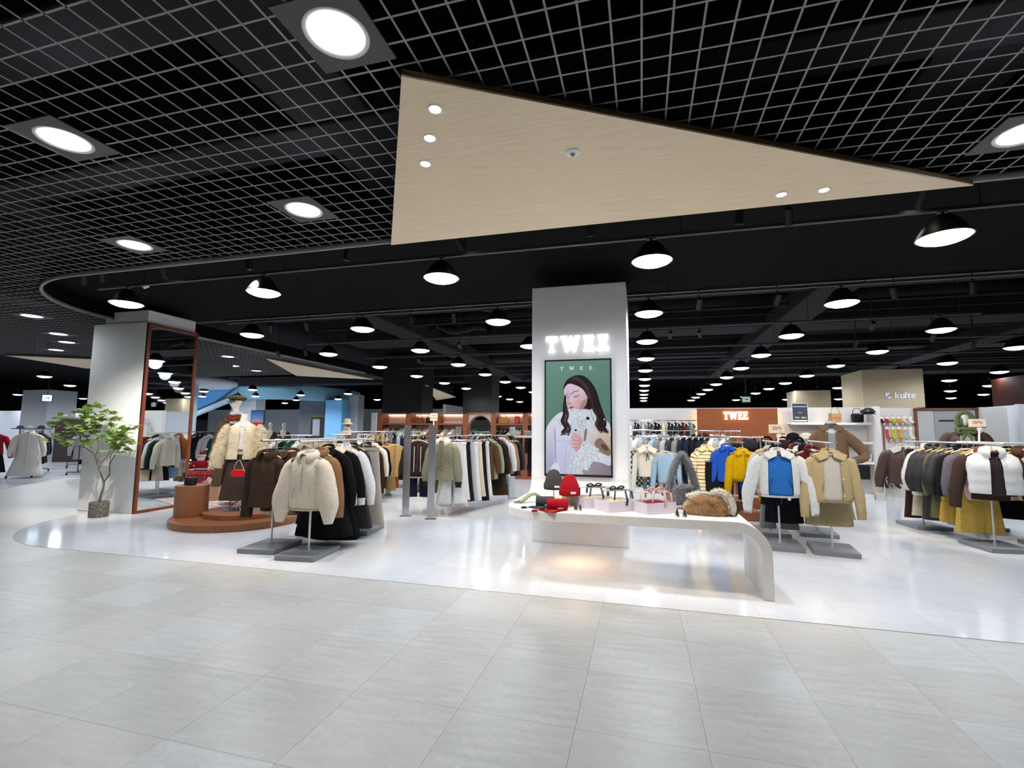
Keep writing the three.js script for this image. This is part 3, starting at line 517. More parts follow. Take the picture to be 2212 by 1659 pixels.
// ---------------------------------------------------------------- things on the table
const TT = 0.705;
function beanie(x, z, color, label, h, tilt) {
  const t = thing('beanie', label, 'hat', [x, TT + h, z], tilt);
  const k = knit(color), rings = [];
  for (let j = 0; j <= 14; j++) { const u = j / 14, [r, y] = smooth([[0, 0.098, 0], [0.15, 0.112, 0.03], [0.38, 0.105, 0.1], [0.62, 0.08, 0.165], [0.85, 0.05, 0.215], [1, 0.012, 0.232]], u); rings.push(ellipseRing(0, y, 0, r, r * 0.82, 24, 2, (a) => 0.05 * Math.sin(a * 7 + u * 3) * u + 0.03 * nz(a, u * 4, color % 7))); }
  part('crown', loft(rings, { capB: true }), k, t);
  const cuff = []; for (const [r, y] of [[0.1, -0.005], [0.116, 0.0], [0.122, 0.03], [0.117, 0.072], [0.105, 0.075]]) cuff.push(ellipseRing(0, y, 0, r, r * 0.83, 24, 2, (a) => 0.02 * nz(a * 2, y * 20, 3)));
  part('cuff', loft(cuff), k, t); part('label_patch', rbox(0.06, 0.024, 0.004, 0.002, 0.03, 0.036, 0.1, 1), paperWhite, t);
  const s = thing('hat_stand', `slim clear stand on the white table under the ${label.split(' ')[0]} knit beanie`, 'stand', [x, TT, z]);
  part('pole', bar([0, 0, 0], [0, h + 0.1, 0], 0.006), steel, s); part('foot', cyl(0.06, 0.06, 0.006, 0, 0.003, 0), M(0xe8eaea, 0.2), s);
}
beanie(-1.02, -5.72, 0x4a4b4d, 'charcoal knit beanie with a white label, raised before the screen', 0.165, 0.25);
beanie(-0.8, -5.5, 0xb01c28, 'red knit beanie with a white label on a thin stand', 0.13, 0.25);
{
  const roll = (x, z, color, len, r, turn, label) => {
    const t = thing('rolled_scarf', label, 'scarf', [x, TT, z], turn), m = knit(color), rings = [];
    for (let j = 0; j <= 12; j++) { const u = j / 12; rings.push(ellipseRing(0, 0, 0, r * 1.1, r, 20, 2.2, (a) => 0.04 * nz(a * 1.5, u * 5, r * 90)).map(([a, , b]) => [(u - 0.5) * len, b + r, a])); }
    part('roll', loft(rings, { capA: true, capB: true }), m, t);
    const spiral = []; for (let i = 0; i < 30; i++) { const a = i * 0.5, q = r * (1 - i / 33); spiral.push([len / 2 + 0.003, r + q * 0.95 * Math.sin(a), q * Math.cos(a)]); } part('wrapped_edge', tube(spiral, 0.006, 60, 5), m, t);
    const tail = []; for (let j = 0; j <= 6; j++) { const u = j / 6; tail.push([[-len * 0.5 - u * 0.1, 0.012 + 0.006 * Math.sin(u * 5), r * 1.1], [len * 0.3 - u * 0.12, 0.014 + 0.008 * Math.sin(u * 4), r * 1.1 + u * 0.16], [len * 0.3 - u * 0.12, 0.003, r * 1.1 + u * 0.165], [-len * 0.5 - u * 0.1, 0.003, r * 1.1 + 0.01]]); }
    part('loose_end', loft(tail, { capA: true, capB: true }), m, t);
    part('label_patch', rbox(0.06, 0.004, 0.018, 0.002, len * 0.16, 0.028, r * 1.3, 1), paperWhite, t);
    for (let i = 0; i < 9; i++) part('fringe', bar([-len * 0.5 - 0.11 + i * 0.002, 0.008, r + i * 0.012], [-len * 0.5 - 0.16, 0.006, r + i * 0.012 + 0.01], 0.004, 5), m, t);
    return t;
  };
  roll(-1.07, -5.42, 0x47484a, 0.2, 0.058, 0.2, 'charcoal rolled knit scarf beside the red one on the white table');
  roll(-0.9, -5.24, 0xac1a26, 0.22, 0.06, 0.2, 'red rolled knit scarf with white labels on the table front');
  const hatFlat = (name, x, z, color, rx, ry, rz, turn, label) => { const rings = []; for (let j = 0; j <= 10; j++) { const a = Math.PI / 2 * j / 10; rings.push(ellipseRing(0, ry * Math.sin(a), 0, rx * Math.cos(a) + 0.004, rz * Math.cos(a) + 0.004, 22, 2.2, (q) => 0.06 * nz(q * 1.3, a * 2, rx * 60))); } return solo(name, loft(rings, { capB: true }), knit(color), label, 'hat', [x, TT, z], turn); };
  hatFlat('folded_beanie', -0.99, -5.58, 0xe6d9b4, 0.12, 0.1, 0.09, 0.2, 'pale yellow folded beanie lying between the charcoal and red scarves');
  const cb = thing('rolled_scarf', 'cream rolled scarf standing behind the red beanie pole', 'scarf', [-0.82, TT, -5.68]); const cr = []; for (let j = 0; j <= 10; j++) cr.push(ellipseRing(0, 0.2 * j / 10, 0, 0.1, 0.08, 20, 2.4, (a) => 0.05 * nz(a * 2, j * 0.8, 9))); part('roll', loft(cr, { capB: true }), knit(0xe0cf9f), cb); for (const y of [0.06, 0.13]) part('fold', tube(Array.from({ length: 16 }, (_, i) => [0.101 * Math.cos(i / 8 * Math.PI), y, 0.081 * Math.sin(i / 8 * Math.PI)]), 0.006, 40, 5, true), knit(0xd9c795), cb);
  const sage = thing('folded_scarf', 'sage green scarf lying at the back corner of the table', 'scarf', [-1.2, TT, -5.74], 0.5); const sr = []; for (let j = 0; j <= 12; j++) { const u = j / 12, y = 0.02 + 0.09 * Math.sin(Math.PI * Math.min(1, u * 1.2)) ** 2; sr.push([[-0.25 + u * 0.42, y, -0.06], [-0.25 + u * 0.42, y + 0.012, 0], [-0.25 + u * 0.42, y, 0.06], [-0.25 + u * 0.42, Math.max(0.002, y - 0.02), 0.05], [-0.25 + u * 0.42, Math.max(0.002, y - 0.02), -0.05]]); } part('cloth', loft(sr, { capA: true, capB: true }), knit(0xa6ad7f), sage); for (let i = 0; i < 8; i++) part('fringe', bar([-0.25, 0.012, -0.055 + i * 0.016], [-0.31, 0.006, -0.06 + i * 0.017], 0.004, 5), knit(0xa6ad7f), sage);
  // little fir ornaments
  const fir = (x, z, h, label) => { const t = thing('tree_ornament', label, 'ornament', [x, TT, z], rr(0, 1)); for (const [y, r, k] of [[0.3, 0.026, 0.5], [0.52, 0.02, 0.4], [0.72, 0.014, 0.32]]) part('branch_tier', new THREE.ConeGeometry(r * h / 0.09, k * h, 8).translate(0, y * h + 0.01, 0), M(0x2f3f2e, 0.8), t); part('block', rbox(0.04, 0.022, 0.03, 0.003, 0, 0.011, 0, 1), M(0xe2e0dc, 0.6), t); };
  seed(3);
  fir(-0.7, -5.27, 0.09, 'tiny dark fir ornament by the red scarf, the taller of two'); fir(-0.65, -5.25, 0.075, 'tiny dark fir ornament by the red scarf, the shorter of two');
  fir(0.33, -5.19, 0.085, 'tiny fir ornament by the lilac box, farther from the tan bag'); fir(0.4, -5.18, 0.085, 'tiny fir ornament by the lilac box, next to the tan bag');
  // lilac boxes with clear lids and ribbons
  const lilac = M(0xd3ccd8, 0.6), clear = M(0xffffff, 0.06, { transmission: 1, thickness: 0, ior: 1.2 });
  const giftBox = (x, z, turn, label, ribbon, filling, fillLabel) => {
    const t = thing('gift_box', label, 'box', [x, TT, z], turn), w = 0.36, d = 0.27, h = 0.115, lid = 0.105;
    part('tray', [box(w, 0.006, d, 0, 0.004, 0), box(w, h, 0.006, 0, h / 2, d / 2), box(w, h, 0.006, 0, h / 2, -d / 2), box(0.006, h, d, w / 2, h / 2, 0), box(0.006, h, d, -w / 2, h / 2, 0)], lilac, t);
    for (const [a, b, e, f, g, i] of [[w, 0.002, d, 0, h + lid, 0], [w, lid, 0.002, 0, h + lid / 2, d / 2], [w, lid, 0.002, 0, h + lid / 2, -d / 2], [0.002, lid, d, w / 2, h + lid / 2, 0], [0.002, lid, d, -w / 2, h + lid / 2, 0]]) part('lid_pane', box(a, b, e, f, g, i), clear, t);
    const rm = M(ribbon, 0.5), band = (pts, wd) => { const rings = pts.map(([px, py, pz, ux, uz]) => [[px - ux * wd, py, pz - uz * wd], [px + ux * wd, py, pz + uz * wd], [px + ux * wd, py - 0.003, pz + uz * wd], [px - ux * wd, py - 0.003, pz - uz * wd]]); return loft(rings, { capA: true, capB: true }); };
    const r = part('ribbon', [band([[-w / 2 - 0.004, h + 0.02, 0.03, 0, 1], [-w / 2 - 0.003, h + lid, 0.03, 0, 1], [0, h + lid + 0.006, 0.03, 0, 1], [w / 2 + 0.003, h + lid, 0.03, 0, 1], [w / 2 + 0.004, h + 0.01, 0.03, 0, 1]], 0.012), band([[0, h + 0.02, -d / 2 - 0.004, 1, 0], [0, h + lid + 0.003, -d / 2, 1, 0], [0, h + lid + 0.006, 0, 1, 0], [0.03, h + lid + 0.004, d / 2, 1, 0], [0.05, h + 0.0, d / 2 + 0.012, 1, 0], [0.04, h * 0.6, d / 2 + 0.014, 1, 0]], 0.013)], rm, t);
    for (const s of [-1, 1]) part('bow_loop', tube([[0, h + lid + 0.012, 0.02], [s * 0.05, h + lid + 0.04, 0.04], [s * 0.095, h + lid + 0.022, 0.03], [s * 0.06, h + lid + 0.01, 0.01], [0, h + lid + 0.012, 0.02]], 0.009, 24, 6).scale(1, 1, 1), rm, t);
    for (const s of [-1, 1]) part('bow_tail', band([[0, h + lid + 0.012, 0.02, 1, 0], [s * 0.06, h + lid + 0.012, 0.08, 1, 0], [s * 0.11, h + lid - 0.01, d / 2 + 0.008, 1, 0], [s * 0.12, h + 0.02, d / 2 + 0.01, 1, 0]], 0.011), rm, t);
    const f = []; for (let j = 0; j <= 8; j++) { const u = j / 8; f.push(ellipseRing(0, 0.07 + 0.055 * Math.sin(u * Math.PI / 2), 0, (w / 2 - 0.03) * Math.cos(u * Math.PI / 2 * 0.95), (d / 2 - 0.03) * Math.cos(u * Math.PI / 2 * 0.95), 20, 2.6, (a) => 0.08 * nz(a * 1.4, u * 3, filling % 9))); }
    const fc = solo('folded_scarf', loft(f, { capB: true }), knit(filling), fillLabel, 'scarf', [x, TT, z], turn);
    return t;
  };
  giftBox(-0.55, -5.62, 0.62, 'lilac box with clear lid and dark ribbon, half hidden at the back', 0x2f3634, 0xd9cfae, 'pale knit inside the back lilac box');
  giftBox(-0.29, -5.42, 0.7, 'lilac box with clear lid and dark green ribbon tails hanging down', 0x26302c, 0xe2d6ac, 'cream knit scarf inside the dark-ribboned lilac box');
  giftBox(0.11, -5.42, 0.62, 'lilac box with clear lid and pink ribbon', 0xd6a894, 0x8e2430, 'dark red knit scarf inside the pink-ribboned box');
  for (const [dx, dz] of [[0.05, 0.08]]) { }
}
// fur: short hairs as one uncountable part
function furHairs(geo, count, len, material, parent, name = 'fur') {
  const g = plain(geo), p = g.attributes.position, tris = p.count / 3, area = [], A = V(), B = V(), C = V(); let sum = 0;
  for (let i = 0; i < tris; i++) { A.fromBufferAttribute(p, i * 3); B.fromBufferAttribute(p, i * 3 + 1); C.fromBufferAttribute(p, i * 3 + 2); sum += B.clone().sub(A).cross(C.clone().sub(A)).length() / 2; area.push(sum); }
  const hair = new THREE.ConeGeometry(len * 0.09, len, 3, 1, true).translate(0, len / 2, 0), im = new THREE.InstancedMesh(hair, material, count), m = new THREE.Matrix4(), q = new THREE.Quaternion();
  for (let i = 0; i < count; i++) {
    const r = rnd() * sum; let lo = 0, hi = tris - 1; while (lo < hi) { const mid = (lo + hi) >> 1; if (area[mid] < r) lo = mid + 1; else hi = mid; }
    A.fromBufferAttribute(p, lo * 3); B.fromBufferAttribute(p, lo * 3 + 1); C.fromBufferAttribute(p, lo * 3 + 2);
    let u = rnd(), v = rnd(); if (u + v > 1) { u = 1 - u; v = 1 - v; }
    const n = B.clone().sub(A).cross(C.clone().sub(A)).normalize(), at = A.clone().addScaledVector(B.sub(A), u).addScaledVector(C.sub(A), v);
    const w = V(nz(at.x * 14, at.y * 14, at.z * 14), -0.55 + nz(at.x * 9, at.y * 9, 4), nz(at.z * 14, at.x * 14, 7)); n.addScaledVector(w, 0.75).normalize();
    q.setFromUnitVectors(V(0, 1, 0), n); const s = rr(0.6, 1.25); m.compose(at, q, V(s, s, s)); im.setMatrixAt(i, m); const k = rr(0.72, 1.12); im.setColorAt(i, new THREE.Color(k, k, k));
  }
  im.name = name; im.userData.kind = 'stuff'; shade(im); parent.add(im); return im;
}
{ // grey fluffy hand bag on its stand
  seed(19);
  const t = thing('fur_handbag', 'grey fluffy fur handbag hung by its handle on a stand', 'handbag', [0.43, TT + 0.06, -5.74], 0.25), m = fur(0x9a9ca2);
  const b = []; for (let j = 0; j <= 14; j++) { const u = j / 14, [y, a] = smooth([[0, 0, 0.1], [0.12, 0.004, 0.165], [0.45, 0.09, 0.185], [0.8, 0.165, 0.15], [1, 0.19, 0.1]], u); b.push(ellipseRing(0, y, 0, a, 0.065 * (u < 0.15 ? 0.7 : 1), 24, 2.2)); }
  const bg = loft(b, { capA: true, capB: true }), hg = tube([[-0.165, 0.12, 0], [-0.13, 0.27, 0], [-0.06, 0.46, 0], [0.0, 0.54, 0], [0.055, 0.46, 0.005], [0.12, 0.27, 0], [0.165, 0.12, 0]], 0.034, 40, 10);
  part('pouch', roughen(bg, 0.008, 40), m, t); furHairs(bg, 5200, 0.026, M(0xa3a5ab, 0.9), t); part('handle', roughen(hg, 0.006, 50), m, t); furHairs(hg, 4200, 0.022, M(0xa3a5ab, 0.9), t, 'handle_fur');
  const s = thing('bag_stand', 'thin steel stand holding the grey fluffy handbag', 'stand', [0.43, TT, -5.82]); part('pole', bar([0, 0, 0], [0, 0.62, 0], 0.006), steel, s); part('hook', tube([[0, 0.62, 0], [0, 0.63, 0.05], [0, 0.6, 0.085]], 0.005), steel, s); part('foot', rbox(0.14, 0.008, 0.1, 0.003, 0, 0.004, 0, 1), steel, s);
  const t2 = thing('fur_handbag', 'tan and white fur bag lying on the bend of the table', 'handbag', [0.63, TT, -5.42], -0.1), r2 = [];
  for (let j = 0; j <= 14; j++) { const u = j / 14, [y, a, d] = smooth([[0, 0, 0.15, 0.05], [0.1, 0.004, 0.2, 0.085], [0.5, 0.08, 0.205, 0.09], [0.85, 0.15, 0.16, 0.07], [1, 0.17, 0.1, 0.04]], u); r2.push(ellipseRing(0, y, 0, a, d, 26, 2.4, (q) => 0.07 * nz(q * 1.5, u * 3, 5))); }
  const g2 = loft(r2, { capA: true, capB: true }); part('pouch', roughen(g2, 0.01, 30, 3), fur(0xd6b384), t2); furHairs(g2, 6500, 0.03, M(0xdbb98c, 0.9), t2);
  const tg = tube([[-0.17, 0.15, 0.0], [-0.08, 0.185, -0.02], [0.04, 0.18, -0.03], [0.12, 0.225, -0.02], [0.2, 0.19, 0.0], [0.235, 0.09, 0.01], [0.22, 0.03, 0.01]], 0.034, 40, 9); part('handle', roughen(tg, 0.006, 40, 2), fur(0xf7f0e2), t2, 'white fur handle'); furHairs(tg, 4200, 0.028, M(0xf9f3e6, 0.9), t2, 'handle_fur');
  const t3 = thing('fur_handbag', 'dark fur pouch tucked behind the tan fur bag', 'handbag', [0.87, TT - 0.02, -5.5], 0.4), g3 = new THREE.SphereGeometry(0.085, 18, 14).scale(0.8, 0.75, 1).translate(0, 0.075, 0); part('pouch', roughen(g3, 0.006, 40), fur(0x3b3833), t3); furHairs(g3, 1800, 0.024, M(0x44403a, 0.9), t3);
}
// ---------------------------------------------------------------- round wooden plinth, pedestal, black bag, potted tree
{
  const disc = (r, h, y, n = 56) => lathe([[0.001, y], [r - 0.004, y], [r, y + 0.004], [r, y + h - 0.006], [r - 0.006, y + h], [0.001, y + h]], n);
  const woodUV = (g) => { const p = g.attributes.position, uv = g.attributes.uv, n = g.attributes.normal; for (let i = 0; i < p.count; i++) { if (Math.abs(n.getY(i)) > 0.7) uv.setXY(i, p.getX(i), p.getZ(i)); else uv.setXY(i, p.getY(i), uv.getX(i) * 4); } return g; };
  const t = thing('round_plinth', 'low round two-step wooden plinth under the mannequins', 'plinth', [-6.6, 0.004, -6.82]);
  part('lower_step', woodUV(disc(1.0, 0.11, 0)), plinthWood, t); part('upper_step', woodUV(disc(0.66, 0.075, 0.1105)).translate(0.06, 0, -0.1), plinthWood, t);
  solo('wooden_pedestal', woodUV(disc(0.245, 0.5, 0, 40)), plinthWood, 'tall wooden drum pedestal carrying a small black bag', 'pedestal', [-7.26, 0.1145, -6.48]);
  const b = thing('black_handbag', 'small round black bag on the wooden drum pedestal', 'handbag', [-7.27, 0.616, -6.44]);
  part('drum', lathe([[0.001, 0.004], [0.085, 0.004], [0.095, 0.015], [0.096, 0.11], [0.088, 0.122], [0.001, 0.124]], 28).scale(1.1, 1.05, 0.8), leather(0x121213), b); part('handle', tube([[-0.07, 0.12, 0], [-0.05, 0.15, 0.02], [0, 0.158, 0.03], [0.05, 0.15, 0.02], [0.07, 0.12, 0]], 0.007, 20, 6), leather(0x161617), b); part('zip', tube(Array.from({ length: 20 }, (_, i) => [0.104 * Math.cos(i / 10 * Math.PI), 0.1, 0.078 * Math.sin(i / 10 * Math.PI)]), 0.003, 40, 5, true), M(0x4a4a4c, 0.3, { metalness: 0.8 }), b);
}
{
  seed(42);
  const t = thing('potted_tree', 'slender green-leaved tree in a mottled stone pot by the mirror pillar', 'tree', [-9.2, 0.004, -6.4]);
  part('pot', lathe([[0.001, 0], [0.125, 0], [0.14, 0.01], [0.142, 0.24], [0.135, 0.26], [0.12, 0.25], [0.12, 0.22], [0.001, 0.215]], 28), M(0xffffff, 0.85, { map: texSpeckle, bumpMap: bumpPlaster, bumpScale: 0.004 }), t);
  const stone = new THREE.DodecahedronGeometry(0.018, 0); for (let i = 0; i < 26; i++) { const a = rr(0, 6.28), r = Math.sqrt(rnd()) * 0.1, s = part('pebble', stone, M(i % 3 ? 0x6d6354 : 0xa79c8a, 0.9), t); s.position.set(r * Math.cos(a), 0.225, r * Math.sin(a)); s.rotation.set(a, a * 2, 0); s.scale.setScalar(rr(0.7, 1.4)); }
  const bark = M(0x6a5f56, 0.85, { bumpMap: bumpWool, bumpScale: 0.003 }), tips = [];
  const limb = (name, pts, r0, r1, par = t) => { part(name, loft(path(pts, [r0 * 0.85, (r0 + r1) * 0.36, r1 * 0.8], 8, 1, 0.12, r0 * 100), { capB: true }), bark, par); tips.push(pts[pts.length - 1]); for (let i = 1; i < pts.length; i++) if (pts[i][1] > 1.0) tips.push(pts[i]); };
  limb('trunk', [[0.0, 0.2, 0], [0.03, 0.35, 0.01], [0.06, 0.5, 0.0], [0.065, 0.6, 0]], 0.028, 0.02);
  limb('branch', [[0.065, 0.6, 0], [0.03, 0.72, 0.03], [-0.03, 0.83, 0.04]], 0.02, 0.015);
  limb('branch', [[0.065, 0.6, 0], [0.15, 0.74, -0.02], [0.19, 0.9, 0.02], [0.28, 1.04, 0.03], [0.42, 1.18, 0.05], [0.6, 1.28, 0.1], [0.78, 1.3, 0.12]], 0.015, 0.005);
  limb('branch', [[0.19, 0.9, 0.02], [0.17, 1.05, 0], [0.2, 1.25, -0.04], [0.28, 1.4, -0.06]], 0.009, 0.004);
  limb('branch', [[-0.03, 0.83, 0.04], [-0.13, 0.97, 0.02], [-0.28, 1.1, 0.0], [-0.45, 1.2, 0.03], [-0.7, 1.22, 0.1], [-0.95, 1.3, 0.15], [-1.2, 1.5, 0.12]], 0.014, 0.004);
  limb('branch', [[-0.03, 0.83, 0.04], [0.02, 0.92, 0.05], [-0.08, 1.05, 0.08], [-0.25, 1.22, 0.06], [-0.42, 1.4, 0.02], [-0.52, 1.62, 0.0], [-0.6, 1.75, 0.03]], 0.013, 0.004);
  limb('branch', [[-0.08, 1.05, 0.08], [-0.09, 1.22, 0.04], [-0.2, 1.42, 0], [-0.24, 1.62, 0.02], [-0.3, 1.82, 0.02]], 0.009, 0.004);
  limb('branch', [[0.02, 0.92, 0.05], [0.1, 1.06, 0.0], [0.11, 1.22, -0.03], [0.02, 1.4, -0.05], [0.05, 1.6, -0.05], [0.1, 1.74, 0]], 0.009, 0.004);
  limb('branch', [[-0.45, 1.2, 0.03], [-0.62, 1.38, 0.0], [-0.85, 1.55, 0.02], [-1.0, 1.7, 0.05]], 0.007, 0.003);
  limb('branch', [[0.42, 1.18, 0.05], [0.4, 1.35, 0.03], [0.5, 1.52, 0.0]], 0.006, 0.003);
  // leaves: five-lobed blades in whorls
  const leafShape = () => { const pts = []; for (let i = 0; i <= 20; i++) { const a = i / 20 * Math.PI * 2, r = 0.042 * (0.62 + 0.38 * Math.abs(Math.cos(a * 2.5))); pts.push([r * Math.sin(a), r * Math.cos(a) + 0.035]); } return pts; };
  const lg = new THREE.ShapeGeometry(new THREE.Shape(leafShape().map(([x, y]) => new THREE.Vector2(x, y))), 4); { const p = lg.attributes.position; for (let i = 0; i < p.count; i++) p.setZ(i, -0.35 * p.getX(i) ** 2 * 10 - 2.2 * p.getY(i) ** 2); lg.computeVertexNormals(); }
  const greens = [0x84a24a, 0x98b25c, 0x739040, 0xa8c070].map((c) => M(c, 0.6, { transmission: 0.3, thickness: 0 }));
  let nLeaf = 0; const others = [];
  const clusters = [];
  for (const p of tips) if (p[1] > 1.15 || Math.abs(p[0]) > 0.5) for (let k = 0; k < 2; k++) clusters.push([p[0] + rr(-0.11, 0.11), p[1] + rr(-0.02, 0.12), p[2] + rr(-0.1, 0.12)]);
  for (let k = 0; k < 26; k++) clusters.push([rr(-0.62, 0.12), rr(1.42, 1.86), rr(-0.12, 0.2)]); for (let k = 0; k < 16; k++) clusters.push([rr(0.2, 0.62), rr(1.12, 1.52), rr(-0.1, 0.2)]); for (let k = 0; k < 9; k++) clusters.push([rr(-1.3, -0.7), rr(1.2, 1.78), rr(-0.05, 0.2)]);
  for (const c of clusters) { const n = 4, a0 = rr(0, 6); for (let i = 0; i < n; i++) {
    const mm = new THREE.Matrix4().compose(V(...c), new THREE.Quaternion().setFromEuler(new THREE.Euler(rr(-1.75, -0.5), a0 + i * 6.28 / n, rr(-0.3, 0.3), 'YXZ')), V(1, 1, 1).multiplyScalar(rr(1.0, 1.75)));
    if (nLeaf < 298) { const l = part('leaf', lg, greens[Math.floor(rnd() * 4)], t); l.applyMatrix4(mm); nLeaf++; } else others.push(plain(lg.clone()).applyMatrix4(mm)); } }
  if (others.length) { const f = part('foliage', mergeGeometries(others), greens[0], t); f.userData.kind = 'stuff'; }
}
// ---------------------------------------------------------------- garments: local origin at the rail (top of the hook), shoulders along x, front towards +z
const hookGeo = tube([[0, -0.075, 0], [0, -0.035, 0], [0.012, -0.012, 0], [0.006, 0.006, 0], [-0.014, 0.004, 0], [-0.02, -0.012, 0]], 0.0032, 20, 5);
const hangerGeo = (() => { const rings = []; for (let i = 0; i <= 16; i++) { const u = i / 16 * 2 - 1, y = -0.085 - 0.06 * Math.abs(u) ** 1.6, r = 0.017 * (1 - 0.35 * Math.abs(u)); rings.push(ellipseRing(0, 0, 0, 0.009, r, 8, 2).map(([a, , b]) => [u * 0.2, y + b, a])); } return loft(rings, { capA: true, capB: true }); })();
const clipBarGeo = join([bar([-0.17, -0.085, 0], [0.17, -0.085, 0], 0.005, 6), bar([0, -0.075, 0], [0, -0.09, 0], 0.006, 6)]), clipGeo = rbox(0.03, 0.045, 0.022, 0.004, 0, -0.11, 0, 1);
const whiteHanger = M(0xe9e6df, 0.5);
function addHanger(t, kind, tone) {
  const m = tone === 'white' ? whiteHanger : tone === 'black' ? M(0x1c1c1d, 0.5) : hangerWood;
  const h = part('hanger', kind === 'clip' ? clipBarGeo : hangerGeo, kind === 'clip' ? steel : m, t); part('hook', hookGeo, steel, h);
  if (kind === 'clip') for (const s of [-1, 1]) { const c = part('clip', clipGeo, steel, h); c.position.x = s * 0.13; }
}
const NR = 26;
function bodyRings(o, inset = 0) {
  const { w = 0.2, len = 0.6, hem = 0.22, chest = 0.2, dep = 0.085, hemDep = 0.1, fold = 0.05, sd = 1, neck = 0.075, band = 0, slope = 0.075 } = o, rings = [], n = o.lo ? 9 : 15;
  const keys = [[0, 0, neck, 0.05], [0.06, 0.012, neck + 0.035, 0.055], [0.14, slope * 0.62, w * 0.84, 0.06], [0.2, slope, w, 0.066], [0.28, slope + 0.07, Math.max(chest, w * 0.98), dep * 0.9], [0.45, lerp(0.14, len, 0.32), chest, dep], [0.7, lerp(0.14, len, 0.66), (chest + hem) / 2, (dep + hemDep) / 2], [0.9, len - (band || 0.05) * 0.9, hem, hemDep], [1, len, band ? hem * 0.9 : hem, band ? hemDep * 0.85 : hemDep]];
  for (let j = 0; j <= n; j++) {
    const t = j / n, [y, a, d] = smooth(keys, t), f = fold * clamp((t - 0.2) * 1.4, 0, 1);
    rings.push(ellipseRing(0, -0.105 - y, 0, Math.max(0.02, a - inset), Math.max(0.015, d - inset), NR, 2.5, (th) => f * (Math.sin(th * 5 + sd * 2.1) * 0.6 + Math.sin(th * 9 + sd) * 0.4 + nz(Math.cos(th) * 2 + sd, t * 3, Math.sin(th) * 2) * 0.9)));
  }
  return rings;
}
function openRings(rings, gap) { // cut a front opening; gap(t) in radians each side; front = +z
  return rings.map((r, j) => {
    const n = r.length, g = gap(j / (rings.length - 1)), out = [], m = n;
    for (let i = 0; i <= m; i++) { const th = Math.PI / 2 + g + (2 * Math.PI - 2 * g) * i / m, f = ((th + Math.PI / 2) / (2 * Math.PI) % 1) * n, a = Math.floor(f) % n, b = (a + 1) % n, u = f - Math.floor(f); out.push(r[a].map((q, k) => lerp(q, r[b][k], u))); }
    return out;
  });
}
function sleeveGeo(s, o) {
  const { w = 0.2, sl = 0.56, sr = 0.07, cuff = 0.045, out = 0.1, fwd = 0.02, slope = 0.075, puffy = 0, bend = 0, sd = 1 } = o, y0 = -0.105 - slope - 0.045;
  const pts = [[s * (w - 0.045), y0 + 0.015, 0], [s * (w + 0.02), y0 - 0.03, 0], [s * (w + out * 0.55), y0 - sl * 0.35, fwd * 0.4], [s * (w + out * (0.9 + bend)), y0 - sl * 0.68, fwd], [s * (w + out - bend * 0.05), y0 - sl, fwd * 1.4]];
  return path(pts, [sr * 0.95, sr, sr * (1 + puffy * 0.35), sr * (0.92 + puffy * 0.5), cuff], o.lo ? 8 : 12, 0.82, 0.07, sd);
}
function collarGeo(o) {
  const { collar = 'crew', neck = 0.075 } = o, ry = -0.1;
  const arc = (rx, rz, r, y, open, n = 18, sc = 1.6) => { const pts = []; for (let i = 0; i <= n; i++) { const th = Math.PI / 2 + open + (2 * Math.PI - 2 * open) * i / n; pts.push([rx * Math.cos(th), y + 0.018 * -Math.sin(th), rz * Math.sin(th)]); } return tube(pts, r, 26, 7).translate(0, -y, 0).scale(1, sc, 1).translate(0, y, 0); };
  switch (collar) {
    case 'stand': return arc(neck + 0.012, 0.06, 0.022, ry + 0.012, 0.16, 18, 2.0);
    case 'fur': return roughen(arc(neck + 0.03, 0.075, 0.04, ry - 0.005, 0.3, 18, 1.5), 0.009, 40);
    case 'hood': return arc(neck + 0.03, 0.07, 0.035, ry - 0.01, 0.35, 18, 1.7);
    case 'crew': return arc(neck + 0.004, 0.052, 0.009, ry - 0.004, 0.02, 18, 1.4);
    case 'shirt': case 'lapel': {
      const big = collar === 'lapel' ? 1.35 : 1, flap = (s) => { const g = extrude([[0.0, 0.02], [0.055 * big, 0.028], [0.125 * big, -0.03], [0.085 * big, -0.085 * big], [0.012, -0.045 * big]].map(([x, y]) => [s * x, y]), 0.008, 0.003); g.rotateX(-0.5); return g.translate(s * 0.018, ry - 0.005, 0.052); };
      return join([arc(neck + 0.01, 0.055, 0.016, ry, 0.25, 18, 1.9), flap(1), flap(-1)]);
    }
    default: return null;
  }
}
